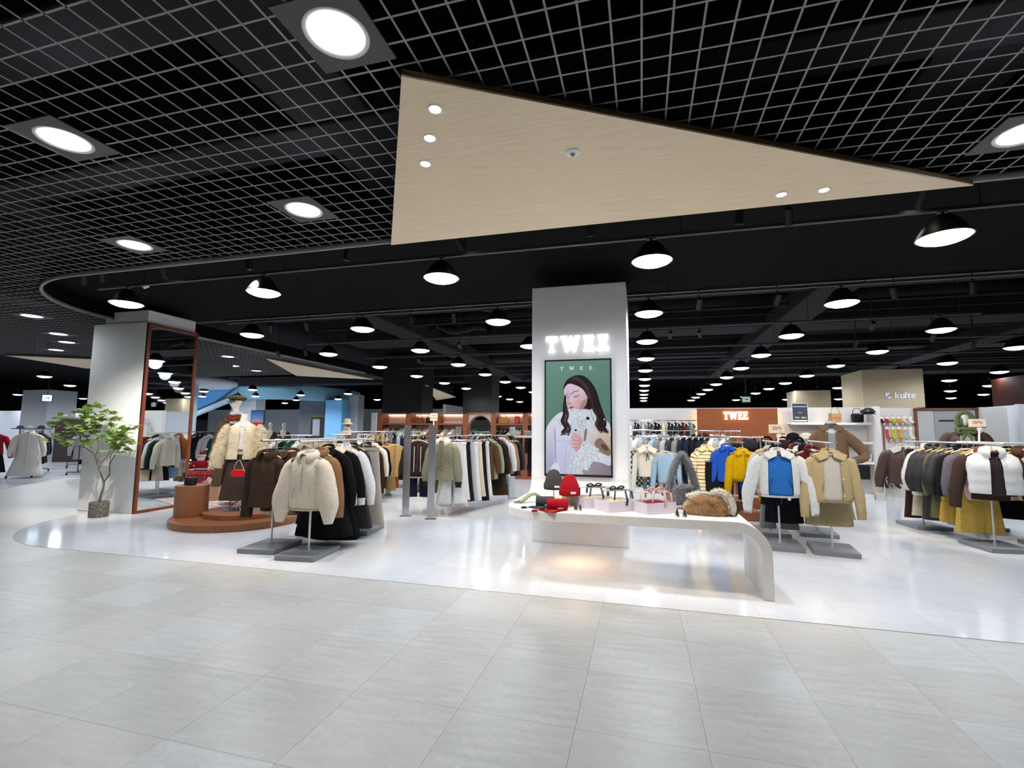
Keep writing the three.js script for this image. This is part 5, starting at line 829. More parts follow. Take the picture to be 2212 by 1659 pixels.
// ---------------------------------------------------------------- centre-right: chrome rails with tops facing out
{
  seed(303);
  const r = thing('display_rail', 'two-level chrome rail stand beside the pillar with tops facing out', 'clothes rack', [0, 0.004, 0]);
  part('rail', bar([-0.35, 1.58, -10.0], [1.85, 1.58, -10.2], 0.016, 12), chrome, r); part('rail', bar([-0.35, 1.46, -9.5], [2.1, 1.47, -9.5], 0.016, 12), chrome, r);
  for (const [x, z] of [[-0.3, -9.5], [2.05, -9.5], [-0.3, -10.0], [1.8, -10.2]]) part('post', bar([x, 0, z], [x, z > -9.6 ? 1.47 : 1.58, z], 0.016, 12), chrome, r);
  part('foot_bar', [bar([-0.3, 0.03, -9.5], [-0.3, 0.03, -10.0], 0.014, 8), bar([2.05, 0.03, -9.5], [1.8, 0.03, -10.2], 0.014, 8)], chrome, r); part('low_rail', bar([-0.3, 0.42, -9.5], [2.05, 0.42, -9.5], 0.02, 10), M(0xeeeeee, 0.35), r);
  const face = [
    ['blouse', 'cream wide-collar blouse with a black bow facing out', 0.08, 1.3, -9.35, { c: 0xe4dcc6, len: 0.52, hem: 0.15, chest: 0.17, w: 0.17, sl: 0.66, sr: 0.05, cuff: 0.035, out: 0.08, collar: 'lapel', bow: 0x1b1a1f }],
    ['sweater', 'light blue fitted top with a small dark bow', 0.42, 1.22, -9.3, { c: 0x9cb9cc, len: 0.52, hem: 0.16, chest: 0.165, w: 0.17, sl: 0.64, sr: 0.05, cuff: 0.035, out: 0.08, collar: 'crew', fab: 'cotton', band: 0 }],
    ['dress', 'cream and brown striped knit dress facing out', 1.12, 1.32, -9.35, { map: texStripeKnit, c: 0xd8c99a, len: 0.86, hem: 0.2, chest: 0.19, w: 0.185, sl: 0.6, collar: 'shirt', fab: 'knit', fold: 0.03 }],
    ['shirt', 'royal blue buttoned shirt beside the yellow one', 1.45, 1.34, -9.3, { c: 0x2455b4, len: 0.6, w: 0.18, sl: 0.68, out: 0.07, fab: 'wool', buttonC: 0x1d4796 }],
    ['shirt', 'mustard yellow cropped shirt facing out', 1.7, 1.27, -9.25, { c: 0xd0a305, len: 0.5, hem: 0.2, w: 0.185, sl: 0.72, out: 0.09, fab: 'wool', band: 0.04, bandC: 0xc99c05, buttonC: 0xb98f05 }],
  ];
  for (const [kind, label, x, y, z, o] of face) hang(KIND[kind].name, { ...KIND[kind].o, ...o, sd: x * 9 }, label, KIND[kind].cat, [x, y + 0.06, z], 0.12, 'tops facing out on the chrome rails');
  hang('skirt', { kind: 'skirt', c: 0x2a2a2c, map: texArgyle, len: 0.5, hem: 0.2 }, 'black and white diamond-check skirt under the cream blouse', 'skirt', [0.22, 1.08, -9.42], 0.12);
  hang('skirt', { kind: 'skirt', c: 0x3a342c, map: texArgyle, len: 0.28, hem: 0.16 }, 'dark checked skirt peeping out below the light blue top', 'skirt', [0.5, 0.8, -9.42], 0.12);
  hang('skirt', { kind: 'skirt', c: 0x17171b, fab: 'wool', len: 0.56, hem: 0.2 }, 'short black skirt clipped before the striped dress', 'skirt', [1.24, 1.14, -9.28], 0.12);
  hang('trousers', { kind: 'trousers', c: 0x2c261f, len: 1.0, w: 0.13, hem: 0.08 }, 'dark short trousers hanging under the mustard shirt', 'trousers', [1.6, 1.47, -9.42], 0.1);
  hang('blouse', { ...KIND.blouse.o, c: 0x4a4038, map: texArgyle, len: 0.7 }, 'dark patterned blouse hard against the pillar edge', 'blouse', [-0.1, 1.3, -9.8], 0.5);
  rail({ from: [-0.05, -10.15], to: [1.7, -10.3], y: 1.56, turn: Math.PI / 2 - 0.5, lo: 1, hanger: 'white', group: 'row behind the facing tops', where: 'along the upper chrome rail behind the tops facing out', items: [['blouse', 'white'], ['sweater', 'light grey'], ['coat', 'grey'], ['shirt', 'light blue'], ['coat', 'grey'], ['coat', 'light grey'], ['coat', 'charcoal'], ['coat', 'grey'], ['coat', 'navy'], ['coat', 'navy'], ['coat', 'black'], ['coat', 'navy'], ['jacket', 'chocolate'], ['shirt', 'white'], ['shirt', 'light grey'], ['shirt', 'white'], ['jacket', 'olive']] });
  const w = thing('low_wooden_step', 'low two-step wooden block behind the curved table leg', 'plinth', [1.62, 0.004, -9.7], 0.1); part('lower_block', rbox(0.75, 0.16, 0.62, 0.006, 0, 0.08, 0, 1), plinthWood, w); part('upper_block', rbox(0.5, 0.16, 0.45, 0.006, -0.12, 0.241, -0.1, 1), plinthWood, w);
  const st = thing('torso_stand', 'short steel stand foot under the striped dress', 'stand', [1.12, 0.004, -9.45]); part('pole', cyl(0.035, 0.03, 0.6, 0, 0.32, 0), steel, st); part('foot', cyl(0.16, 0.17, 0.02, 0, 0.01, 0), steel, st);
}
// ---------------------------------------------------------------- right: varsity jacket rack, khaki jacket rack, puffer rack
{
  seed(404);
  rackFrame('steel rack on grey plates carrying the white varsity jacket', [1.78, -7.2], [1.92, -8.7], 1.42);
  rackFrame('steel rack on grey plates carrying the khaki jacket and shorts', [2.36, -7.1], [2.62, -8.85], 1.42);
  rail({ from: [1.76, -7.22], to: [1.86, -8.6], y: 1.4, turn: -0.05, group: 'garments on the varsity jacket rack', where: 'from the front on the rack of the white varsity jacket', items: [
    ['jacket', 'white', { label: 'white varsity jacket with navy bands over a blue knit', c: 0xdfe0dc, len: 0.58, w: 0.24, chest: 0.25, hem: 0.24, dep: 0.11, hemDep: 0.11, sl: 0.66, sr: 0.085, out: 0.16, open: 0.62, inner: 0x2f74c0, innerFab: 'knit', innerNeck: 0x8d9092, innerLen: 0.6, innerLabel: 'blue knit sweater under the jacket', collar: 'lapel', band: 0.05, bandC: 0xe8e8e6, bands: 0x1e2330, cuffC: 0xe8e8e6, pockets: 'slit', trim: 0x1e2330, piping: 0x1e2330, buttons: 4, buttonC: 0xd7d7d2, zip: 0, tag: 0.1 }],
    ['jacket', 'black', { len: 0.72, w: 0.24, out: 0.18, cuffC: 0xe8e8e6, bands: 0x111111, dx: 0.03 }], ['skirt', 'black', { len: 0.95, hem: 0.24, dx: 0.1 }], ['trousers', 'grey', { len: 1.1, dx: 0.06 }], ['sweater', 'cream', { dx: 0.02 }], ['sweater', 'pale pink', { dx: 0.05 }], ['shirt', 'ivory', { dx: 0.08 }], ['sweater', 'pink', { dx: 0.1, len: 0.7 }], ['blouse', 'white', { dx: 0.12 }]] });
  rail({ from: [2.36, -7.2], to: [2.62, -8.8], y: 1.4, turn: -0.04, group: 'garments on the khaki jacket rack at the right', where: 'from the front on the rack of the khaki jacket and shorts', items: [
    ['jacket', 'khaki', { label: 'open khaki collared jacket over a pale shirt', c: 0xbba77c, len: 0.62, w: 0.22, chest: 0.235, hem: 0.235, dep: 0.1, sl: 0.68, out: 0.1, open: 0.42, inner: 0xc9c3b4, innerFab: 'cotton', collar: 'lapel', cuffC: 0xb4a076, band: 0.05, bandC: 0xb4a076, pockets: 'slit', trim: 0x8c7a4e, buttons: 3, buttonC: 0xe6dcc2, zip: 0 }],
    ['skirt', 'khaki', { label: 'khaki flared shorts below the khaki jacket', c: 0xa69672, len: 0.94, w: 0.19, hem: 0.28, fold: 0.05, dz: 0.02 }], ['jacket', 'maroon', { dx: -0.12, len: 0.66 }], ['jacket', 'black', { dx: -0.16 }], ['shirt', 'white', { dx: -0.2 }], ['jacket', 'maroon', { dx: -0.2 }], ['jacket', 'olive', { dx: -0.2 }]] });
  const card = (x, y, z, turn, label, drop = 0.2) => {
    const s = thing('price_sign', label, 'sign', [x, y, z], turn), cv = document.createElement('canvas'); cv.width = 192; cv.height = 128; const c = cv.getContext('2d'); c.fillStyle = '#eaddc0'; c.fillRect(0, 0, 192, 128); c.fillStyle = '#a02622'; c.fillRect(0, 112, 192, 16); c.textAlign = 'center'; c.font = 'bold 58px serif'; c.fillText('20%', 98, 68); c.fillStyle = '#7a5a48'; c.font = '16px serif'; c.fillText('할인', 140, 96); c.fillRect(118, 92, 46, 3);
    const tx = new THREE.CanvasTexture(cv); tx.colorSpace = THREE.SRGBColorSpace; part('card', box(0.21, 0.14, 0.006), M(0xeaddc0, 0.7), s); part('print', new THREE.PlaneGeometry(0.208, 0.138).translate(0, 0, 0.004), M(0xffffff, 0.7, { map: tx }), s); part('clip', [bar([0.02, -0.07, 0], [0.0, -drop, 0.01], 0.013, 8), rbox(0.05, 0.05, 0.03, 0.006, 0.02, -0.085, 0, 1)], M(0xeeeef0, 0.25), s);
  };
  card(1.82, 1.6, -7.45, 0.15, 'cream 20% sign clipped over the white varsity jacket rack'); card(4.98, 1.72, -9.0, -0.1, 'cream 20% sign clipped over the puffer vest rack', 0.32);
  // puffer rack
  rackFrame('steel rack on long grey plates carrying the white puffer vest', [4.66, -7.95], [4.5, -10.0], 1.42);
  rackFrame('steel rack at the picture edge with beige coats', [5.5, -8.2], [5.35, -10.2], 1.42);
  rail({ from: [4.62, -8.1], to: [4.56, -9.75], y: 1.42, turn: -0.08, jig: 0.03, group: 'garments on the puffer vest rack', where: 'from the front on the puffer vest rack', items: [
    ['vest', 'white', { label: 'white puffer vest with open front over a dark knit', c: 0xe7e6e0, len: 0.56, w: 0.25, chest: 0.27, hem: 0.27, dep: 0.13, hemDep: 0.13, open: 0.2, inner: 0x3a302e, innerFab: 'knit', innerLen: 0.58, quilt: 4, collar: 'fur', collarC: 0xe9e8e2, turn: -0.3, zip: 0 }],
    ['fur jacket', 'chocolate', { label: 'brown fleece-sleeved jacket worn under the white puffer vest', c: 0x44362e, fab: 'fleece', len: 0.66, w: 0.25, sl: 0.66, out: 0.14, turn: -0.25, collarC: 0x6a4a3c, dz: 0.0, dx: 0.02, chest: 0.2, hem: 0.2, dep: 0.07, hemDep: 0.07 }],
    ['sweater', 'pale pink', { len: 0.66 }], ['skirt', 'yellow', { label: 'long mustard yellow skirt under the grey knit', c: 0xc2a24a, len: 1.12, hem: 0.26 }], ['sweater', 'grey', { c: 0x6d6874 }], ['jacket', 'black', {}], ['skirt', 'yellow', { label: 'second mustard yellow skirt, farther from the white vest', len: 1.05, c: 0xb99a45 }], ['puffer', 'black', { len: 0.8 }], ['coat', 'olive', { len: 1.05 }], ['puffer', 'black', { label: 'long black puffer coat with a drawcord', len: 1.1, dx: -0.02, hem: 0.28, quilt: 8 }], ['puffer', 'black', { dx: -0.06 }], ['puffer', 'white', { label: 'white puffer jacket between the black coat and brown shearling', dx: -0.05, len: 0.75 }], ['trousers', 'cream', { len: 1.1, dx: -0.02 }], ['trousers', 'chocolate', { len: 1.15, dx: -0.08 }],
    ['jacket', 'brown', { label: 'brown shearling jacket with a white fleece collar facing out', c: 0x4c382e, fab: 'leather', len: 0.62, w: 0.22, chest: 0.24, dep: 0.1, sl: 0.64, sr: 0.085, out: 0.14, collar: 'lapel', collarC: 0xd9d6cf, collarFab: 'fleece', cuffC: 0xd8cdb8, zip: 0xb6a78f, turn: -0.3, dx: -0.2, dz: -0.1 }]] });
  rail({ from: [5.42, -8.35], to: [5.32, -9.9], y: 1.42, turn: -0.4, group: 'garments on the edge rack', where: 'from the front on the beige coat rack at the border', items: [['fur jacket', 'beige', { c: 0xbda888, len: 0.8, nap: 0.006 }], ['fur jacket', 'brown', { dx: -0.08 }], ['coat', 'black', { dx: -0.05 }], ['coat', 'beige', { dx: -0.05 }], ['jacket', 'chocolate', { dx: -0.1 }], ['coat', 'camel', {}]] });
}
// ---------------------------------------------------------------- mannequins
const skinCream = M(0xe8dfd0, 0.5), handWood = M(0xc79a64, 0.5);
function torsoForm(t, y, h = 0.55, m = skinCream) { // torso inside the clothes and neck
  const keys = [[0, 0, 0.14, 0.1], [0.3, 0.2, 0.115, 0.085], [0.6, 0.36, 0.15, 0.1], [0.82, 0.5, 0.165, 0.085], [0.9, 0.545, 0.09, 0.06], [1, 0.6, 0.05, 0.05]], rings = [];
  for (let j = 0; j <= 16; j++) { const [a, b, c] = smooth(keys, j / 16); rings.push(ellipseRing(0, y + a, 0, b, c, 22, 2.1)); }
  part('torso', loft(rings, { capA: true, capB: true }), m, t);
}
function headForm(t, y, tilt = 0, m = skinCream, turn = 0) { // egg head with brow, nose, chin and neck
  const rings = [], keys = [[0, -0.11, 0.052, 0.055, 0], [0.25, -0.02, 0.048, 0.052, 0.005], [0.36, 0.01, 0.052, 0.066, 0.018], [0.5, 0.07, 0.068, 0.086, 0.014], [0.7, 0.14, 0.076, 0.095, 0.004], [0.88, 0.2, 0.062, 0.078, 0], [1, 0.225, 0.012, 0.014, 0]];
  for (let j = 0; j <= 18; j++) { const [yy, a, b, z] = smooth(keys, j / 18); rings.push(ellipseRing(0, yy, z, a, b, 22, 2)); }
  const g = loft(rings, { capA: true, capB: true }), p = g.attributes.position;
  for (let i = 0; i < p.count; i++) { const x = p.getX(i), yy = p.getY(i), z = p.getZ(i); if (z > 0.03) { const nose = Math.exp(-((x / 0.013) ** 2) - (((yy - 0.085) / 0.028) ** 2)) * 0.02, eye = Math.exp(-(((Math.abs(x) - 0.03) / 0.015) ** 2) - (((yy - 0.112) / 0.014) ** 2)) * -0.008, mouth = Math.exp(-((x / 0.022) ** 2) - (((yy - 0.045) / 0.009) ** 2)) * 0.005; p.setZ(i, z + nose + eye + mouth); } }
  g.computeVertexNormals(); g.rotateX(tilt); g.rotateY(turn); g.translate(0, y, 0.01); part('head', g, m, t);
}
function handGeo(s, at, dir = -1) { // relaxed wooden hand: palm, four fingers, thumb
  const L = [loft(path([[0, 0.02, 0], [0, -0.02, 0.004], [0, -0.07, 0.008]], [0.022, 0.034, 0.032], 10, 0.55), { capA: true, capB: true })];
  [[-0.024, 0.058], [-0.008, 0.068], [0.009, 0.064], [0.024, 0.05]].forEach(([x, l]) => L.push(loft(path([[x, -0.065, 0.008], [x * 1.1, -0.065 - l * 0.5, 0.016], [x * 1.1, -0.065 - l, 0.034]], [0.0088, 0.0085, 0.006], 8), { capB: true })));
  L.push(loft(path([[s * 0.026, -0.02, 0.006], [s * 0.045, -0.05, 0.018], [s * 0.042, -0.08, 0.028]], [0.01, 0.0095, 0.007], 8), { capB: true }));
  return join(L).translate(...at);
}
{
  seed(505);
  // mannequin in the cream fur jacket
  const P = [-6.66, 0.19, -6.86], turn = 0.5;
  const m = thing('mannequin', 'headless mannequin in a cream fur jacket and dark skirt on the plinth', 'mannequin', P, turn);
  part('base_disc', lathe([[0.001, 0], [0.24, 0], [0.245, 0.004], [0.24, 0.009], [0.001, 0.011]], 40), chrome, m); part('pole', bar([0, 0.01, 0], [0, 0.95, 0], 0.018, 14), chrome, m); part('sleeve_pole', rbox(0.05, 0.16, 0.05, 0.01, -0.05, 0.17, -0.02, 1), steel, m);
  torsoForm(m, 0.93); part('neck', loft([[1.46, 0.055, 0.055], [1.52, 0.05, 0.052], [1.6, 0.052, 0.056], [1.62, 0.045, 0.048]].map(([y, a, b]) => ellipseRing(0, y, 0, a, b, 20, 2)), { capB: true }), M(0xeee6dc, 0.6), m);
  part('hand', handGeo(-1, [0.27, 0.95, 0.17]), handWood, m, 'wooden jointed hand holding the red bag'); part('hand', handGeo(1, [-0.31, 0.84, 0.08]), handWood, m);
  part('rollneck', loft([[1.4, 0.14, 0.1], [1.47, 0.09, 0.075], [1.5, 0.065, 0.065], [1.56, 0.06, 0.06]].map(([y, a, b]) => ellipseRing(0, y, 0, a, b, 22, 2)), { capB: true }), knit(0xf0eae0), m, 'white roll-neck top');
  hang('fur_jacket', { ...KIND['fur jacket'].o, c: 0xe8d8b8, nap: 0.008, hairs: 7000, hairLen: 0.034, w: 0.225, chest: 0.25, hem: 0.27, len: 0.62, sl: 0.64, sr: 0.105, cuff: 0.085, out: 0.13, fwd: 0.1, dep: 0.13, hemDep: 0.15, open: 0.12, inner: 0xf0ebe2, innerLen: 0.45, innerHem: 0.15, neck: 0.1, collar: 'none', noHanger: 1, buttons: 2, buttonC: 0x3b3028 }, 'cream shaggy fur jacket worn by the headless mannequin', 'jacket', [P[0], P[1] + 1.57, P[2]], turn);
  hang('skirt', { kind: 'skirt', c: 0x453a31, fab: 'wool', len: 0.95, w: 0.155, hem: 0.32, dep: 0.24, fold: 0.07 }, 'long dark brown flared skirt on the headless mannequin', 'skirt', [P[0], P[1] + 1.25, P[2]], turn).children.filter((c) => c.name === 'hanger').forEach((c) => c.removeFromParent());
  const b = thing('red_handbag', 'small glossy red handbag hanging from the wooden hand', 'handbag', [-6.38, 0.77, -6.52], turn);
  { const pts = []; for (let i = 0; i < 28; i++) { const a = i / 28 * Math.PI * 2; pts.push([0.105 * Math.sign(Math.cos(a)) * Math.abs(Math.cos(a)) ** 0.55, 0.062 + 0.062 * Math.sign(Math.sin(a)) * Math.abs(Math.sin(a)) ** 0.65]); } part('body', extrude(pts, 0.06, 0.012).translate(0, 0, -0.03), M(0xc8141f, 0.25, { clearcoat: 0.6, clearcoatRoughness: 0.2 }), b); part('chain', tube([[-0.07, 0.12, 0], [-0.05, 0.22, 0], [0, 0.27, 0], [0.03, 0.22, 0], [0.085, 0.11, 0.02]], 0.005, 30, 6), M(0xe3c7bb, 0.3, { metalness: 0.6 }), b); part('zip', tube([[-0.095, 0.098, 0.034], [0, 0.113, 0.036], [0.095, 0.098, 0.034]], 0.003, 16, 5), M(0x8f0f17, 0.3), b); }
  // mannequin in the cap behind
  const Q = [-7.28, 0.19, -7.3], t2 = 0.35;
  const n = thing('mannequin', 'cream mannequin with a tweed cap behind the fur jacket one', 'mannequin', Q, t2);
  part('base_disc', lathe([[0.001, 0], [0.2, 0], [0.205, 0.004], [0.2, 0.009], [0.001, 0.011]], 40), chrome, n); part('pole', bar([0, 0.01, 0], [0, 0.95, 0], 0.018, 14), chrome, n); torsoForm(n, 1.0, 0.55); headForm(n, 1.75, 0, skinCream, -0.95);
  part('neck_scarf', roughen(tube(Array.from({ length: 14 }, (_, i) => [0.075 * Math.cos(i / 7 * Math.PI), 1.64 + 0.01 * Math.sin(i), 0.07 * Math.sin(i / 7 * Math.PI)]), 0.035, 40, 8, true), 0.008, 30), cotton(0xeee6dc), n, 'white scarf round the neck'); part('red_collar', tube([[-0.1, 1.6, 0.09], [0, 1.54, 0.13], [0.08, 1.58, 0.1]], 0.03, 16, 8), knit(0xc23a26), n, 'red knit at the neck');
  part('hand', handGeo(1, [-0.33, 0.74, 0.1]), handWood, n); part('bangle', tube(Array.from({ length: 14 }, (_, i) => [-0.33 + 0.05 * Math.cos(i / 7 * Math.PI), 0.78 + 0.02 * Math.cos(i / 7 * Math.PI), 0.1 + 0.05 * Math.sin(i / 7 * Math.PI)]), 0.006, 40, 6, true), M(0xd8b46a, 0.3, { metalness: 0.8 }), n);
  hang('coat', { ...KIND.coat.o, c: 0x6a5840, len: 1.25, hem: 0.34, w: 0.23, chest: 0.25, sl: 0.66, out: 0.12, open: 0.25, inner: 0x3a2f28, innerLen: 1.2, dep: 0.14, hemDep: 0.2, collar: 'lapel', noHanger: 1, placket: 0 }, 'long olive brown tweed coat on the capped mannequin', 'coat', [Q[0], Q[1] + 1.68, Q[2]], t2);
  const cap = thing('tweed_cap', 'brown tweed newsboy cap on the cream mannequin head', 'hat', [Q[0], Q[1] + 1.885, Q[2]], t2 - 0.95); { const r = []; for (let j = 0; j <= 10; j++) { const u = j / 10, [y, a] = smooth([[0, 0, 0.088], [0.2, 0.01, 0.115], [0.5, 0.045, 0.14], [0.8, 0.085, 0.1], [1, 0.1, 0.015]], u); r.push(ellipseRing(0, y, -0.01, a, a * 1.08, 24, 2.1, (q) => 0.03 * Math.sin(q * 4))); } part('crown', loft(r, { capB: true }), wool(0x63523c), cap); part('peak', loft([0, 1, 2].map((k) => Array.from({ length: 13 }, (_, i) => { const a = Math.PI * (0.12 + 0.76 * i / 12), rd = 0.09 + k * 0.033; return [rd * Math.cos(a), 0.006 - k * 0.012, rd * 1.1 * Math.sin(a)]; })), { closed: false }), wool(0x5a4936), cap); part('top_button', new THREE.SphereGeometry(0.01, 10, 8).translate(0, 0.103, -0.01), wool(0x63523c), cap); }
  // camel jacket mannequin at the right
  const C = [3.2, 0.004, -9.6];
  const k = thing('mannequin', 'headless mannequin with a wooden neck cap in a camel jacket, hand on hip', 'mannequin', C, -0.25);
  part('base_plate', rbox(0.36, 0.012, 0.36, 0.004, 0, 0.007, 0, 1), greyBase, k); part('pole', bar([0, 0.01, 0], [0, 1.0, 0], 0.02, 14), steel, k); torsoForm(k, 1.1); part('neck', lathe([[0.06, 1.62], [0.058, 1.7], [0.06, 1.76], [0.06, 1.77], [0.001, 1.772]], 24), skinCream, k); part('neck_cap', lathe([[0.001, 1.772], [0.04, 1.772], [0.026, 1.8], [0.022, 1.86], [0.034, 1.9], [0.001, 1.905]], 20), handWood, k, 'turned wooden neck cap');
  part('arm', loft(path([[0.22, 1.52, 0], [0.36, 1.36, -0.02], [0.46, 1.2, 0.0], [0.38, 1.1, 0.08], [0.26, 1.06, 0.13]], [0.06, 0.055, 0.05, 0.045, 0.035], 12)), skinCream, k); part('hand', handGeo(-1, [0.23, 1.07, 0.14]), handWood, k);
  const jk = hang('jacket', { ...KIND.jacket.o, c: 0x8a6d52, w: 0.22, chest: 0.24, hem: 0.24, len: 0.7, dep: 0.13, hemDep: 0.14, open: 0.2, inner: 0xb9bdb8, innerFab: 'knit', innerLen: 0.66, collar: 'lapel', sleeves: 0, buttons: 4, buttonC: 0xd8c8ac, zip: 0, noHanger: 1 }, 'camel wool jacket on the headless mannequin', 'jacket', [C[0], C[1] + 1.78, C[2]], -0.25);
  { const sl = jk, dn = (g) => g.translate(0, -1.78, 0); part('sleeve', dn(loft(path([[0.17, 1.54, 0], [0.3, 1.42, 0], [0.45, 1.22, -0.01], [0.44, 1.14, 0.04], [0.3, 1.09, 0.12]], [0.085, 0.09, 0.085, 0.075, 0.062], 14, 0.9, 0.08, 4))), wool(0x8a6d52), sl); part('cuff', dn(loft(path([[0.33, 1.1, 0.1], [0.27, 1.075, 0.135]], [0.052, 0.05], 12))), cotton(0xa9bccb), sl); part('sleeve', dn(loft(path([[-0.17, 1.54, 0], [-0.25, 1.44, 0], [-0.3, 1.2, 0.02], [-0.3, 0.95, 0.05]], [0.085, 0.09, 0.08, 0.06], 14, 0.9, 0.08, 6))), wool(0x8a6d52), sl); }
  part('roll_collar', loft([[1.6, 0.075, 0.07], [1.68, 0.068, 0.066], [1.72, 0.06, 0.06]].map(([y, a, b]) => ellipseRing(0, y, 0, a, b, 20, 2))), knit(0x5f7793), k, 'blue roll-neck collar');
  hang('trousers', { kind: 'trousers', c: 0x9a8a70, len: 1.0, w: 0.17, hem: 0.13 }, 'taupe trousers on the camel jacket mannequin', 'trousers', [C[0], 1.2, C[2]], -0.25).children.filter((c) => c.name === 'hanger').forEach((c) => c.removeFromParent());
  // hooded mannequin
  const D = [6.05, 0.004, -11.3];
  const h = thing('mannequin', 'white-faced mannequin in a green knit hood by the framed mirror', 'mannequin', D, -0.3);
  part('base_plate', rbox(0.36, 0.012, 0.36, 0.004, 0, 0.007, 0, 1), greyBase, h); part('pole', bar([0, 0.01, 0], [0, 1.0, 0], 0.02, 14), steel, h); torsoForm(h, 1.0); headForm(h, 1.72, 0, M(0xeeeae4, 0.3)); 
  hang('fur_jacket', { ...KIND['fur jacket'].o, c: 0x54382b, fab: 'leather', w: 0.25, chest: 0.28, hem: 0.28, len: 0.66, dep: 0.15, hemDep: 0.16, sr: 0.1, out: 0.14, open: 0.35, inner: 0xd8d6d0, innerFab: 'knit', collar: 'none', noHanger: 1 }, 'brown leather jacket on the hooded mannequin', 'jacket', [D[0], 1.74, D[2]], -0.3);
  const hd = thing('knit_hood', 'green fluffy knit hood tied with a bow round the mannequin face', 'hat', [D[0], D[1] + 1.7, D[2]], -0.3); { const pts = []; for (let i = 0; i <= 20; i++) { const a = -0.6 + (Math.PI + 1.2) * i / 20; pts.push([0.115 * Math.cos(a), 0.11 + 0.16 * Math.sin(a), 0.05]); } part('brim', roughen(tube(pts, 0.042, 40, 9), 0.006, 40), fur(0x7f9162), hd); part('crown', new THREE.SphereGeometry(0.135, 20, 14).scale(0.95, 1.25, 1).translate(0, 0.11, -0.03), fur(0x778a5c), hd); for (const s of [-1, 1]) { part('bow_loop', roughen(tube([[0, -0.09, 0.1], [s * 0.1, -0.05, 0.12], [s * 0.12, -0.12, 0.12], [0, -0.1, 0.1]], 0.026, 20, 8), 0.004, 40), fur(0x7f9162), hd); part('tie_end', loft(path([[0, -0.1, 0.1], [s * 0.05, -0.2, 0.12], [s * 0.07, -0.28, 0.12]], [0.02, 0.026, 0.02], 8), { capB: true }), fur(0x7f9162), hd); } part('neck_wrap', roughen(tube(Array.from({ length: 14 }, (_, i) => [0.11 * Math.cos(i / 7 * Math.PI), -0.05, 0.1 * Math.sin(i / 7 * Math.PI)]), 0.045, 40, 9, true), 0.006, 40), fur(0x7a8c5e), hd); }
  // back view mannequin with bucket hat
  const E = [-8.55, 0.004, -12.7];
  const e = thing('mannequin', 'mannequin seen from behind in a cream coat and bucket hat', 'mannequin', E, Math.PI); part('base_plate', rbox(0.36, 0.012, 0.36, 0.004, 0, 0.007, 0, 1), greyBase, e); part('pole', bar([0, 0.01, 0], [0, 1.0, 0], 0.02), steel, e); torsoForm(e, 0.95); headForm(e, 1.66, 0, M(0x8b6a4c, 0.6));
  hang('coat', { ...KIND.coat.o, c: 0xe0d6bd, w: 0.22, chest: 0.24, len: 0.95, hem: 0.27, noHanger: 1, dep: 0.13, collar: 'stand' }, 'cream coat on the mannequin seen from behind', 'coat', [E[0], 1.66, E[2]], Math.PI);
  const bh = thing('bucket_hat', 'cream bucket hat on the mannequin seen from behind', 'hat', [E[0], E[1] + 1.76, E[2]]); part('crown', lathe([[0.1, 0], [0.098, 0.05], [0.088, 0.1], [0.05, 0.12], [0.001, 0.125]], 28), wool(0xdccfae), bh); part('brim', lathe([[0.1, 0], [0.14, -0.02], [0.17, -0.045], [0.168, -0.05], [0.1, -0.006]], 28), wool(0xdccfae), bh);
}
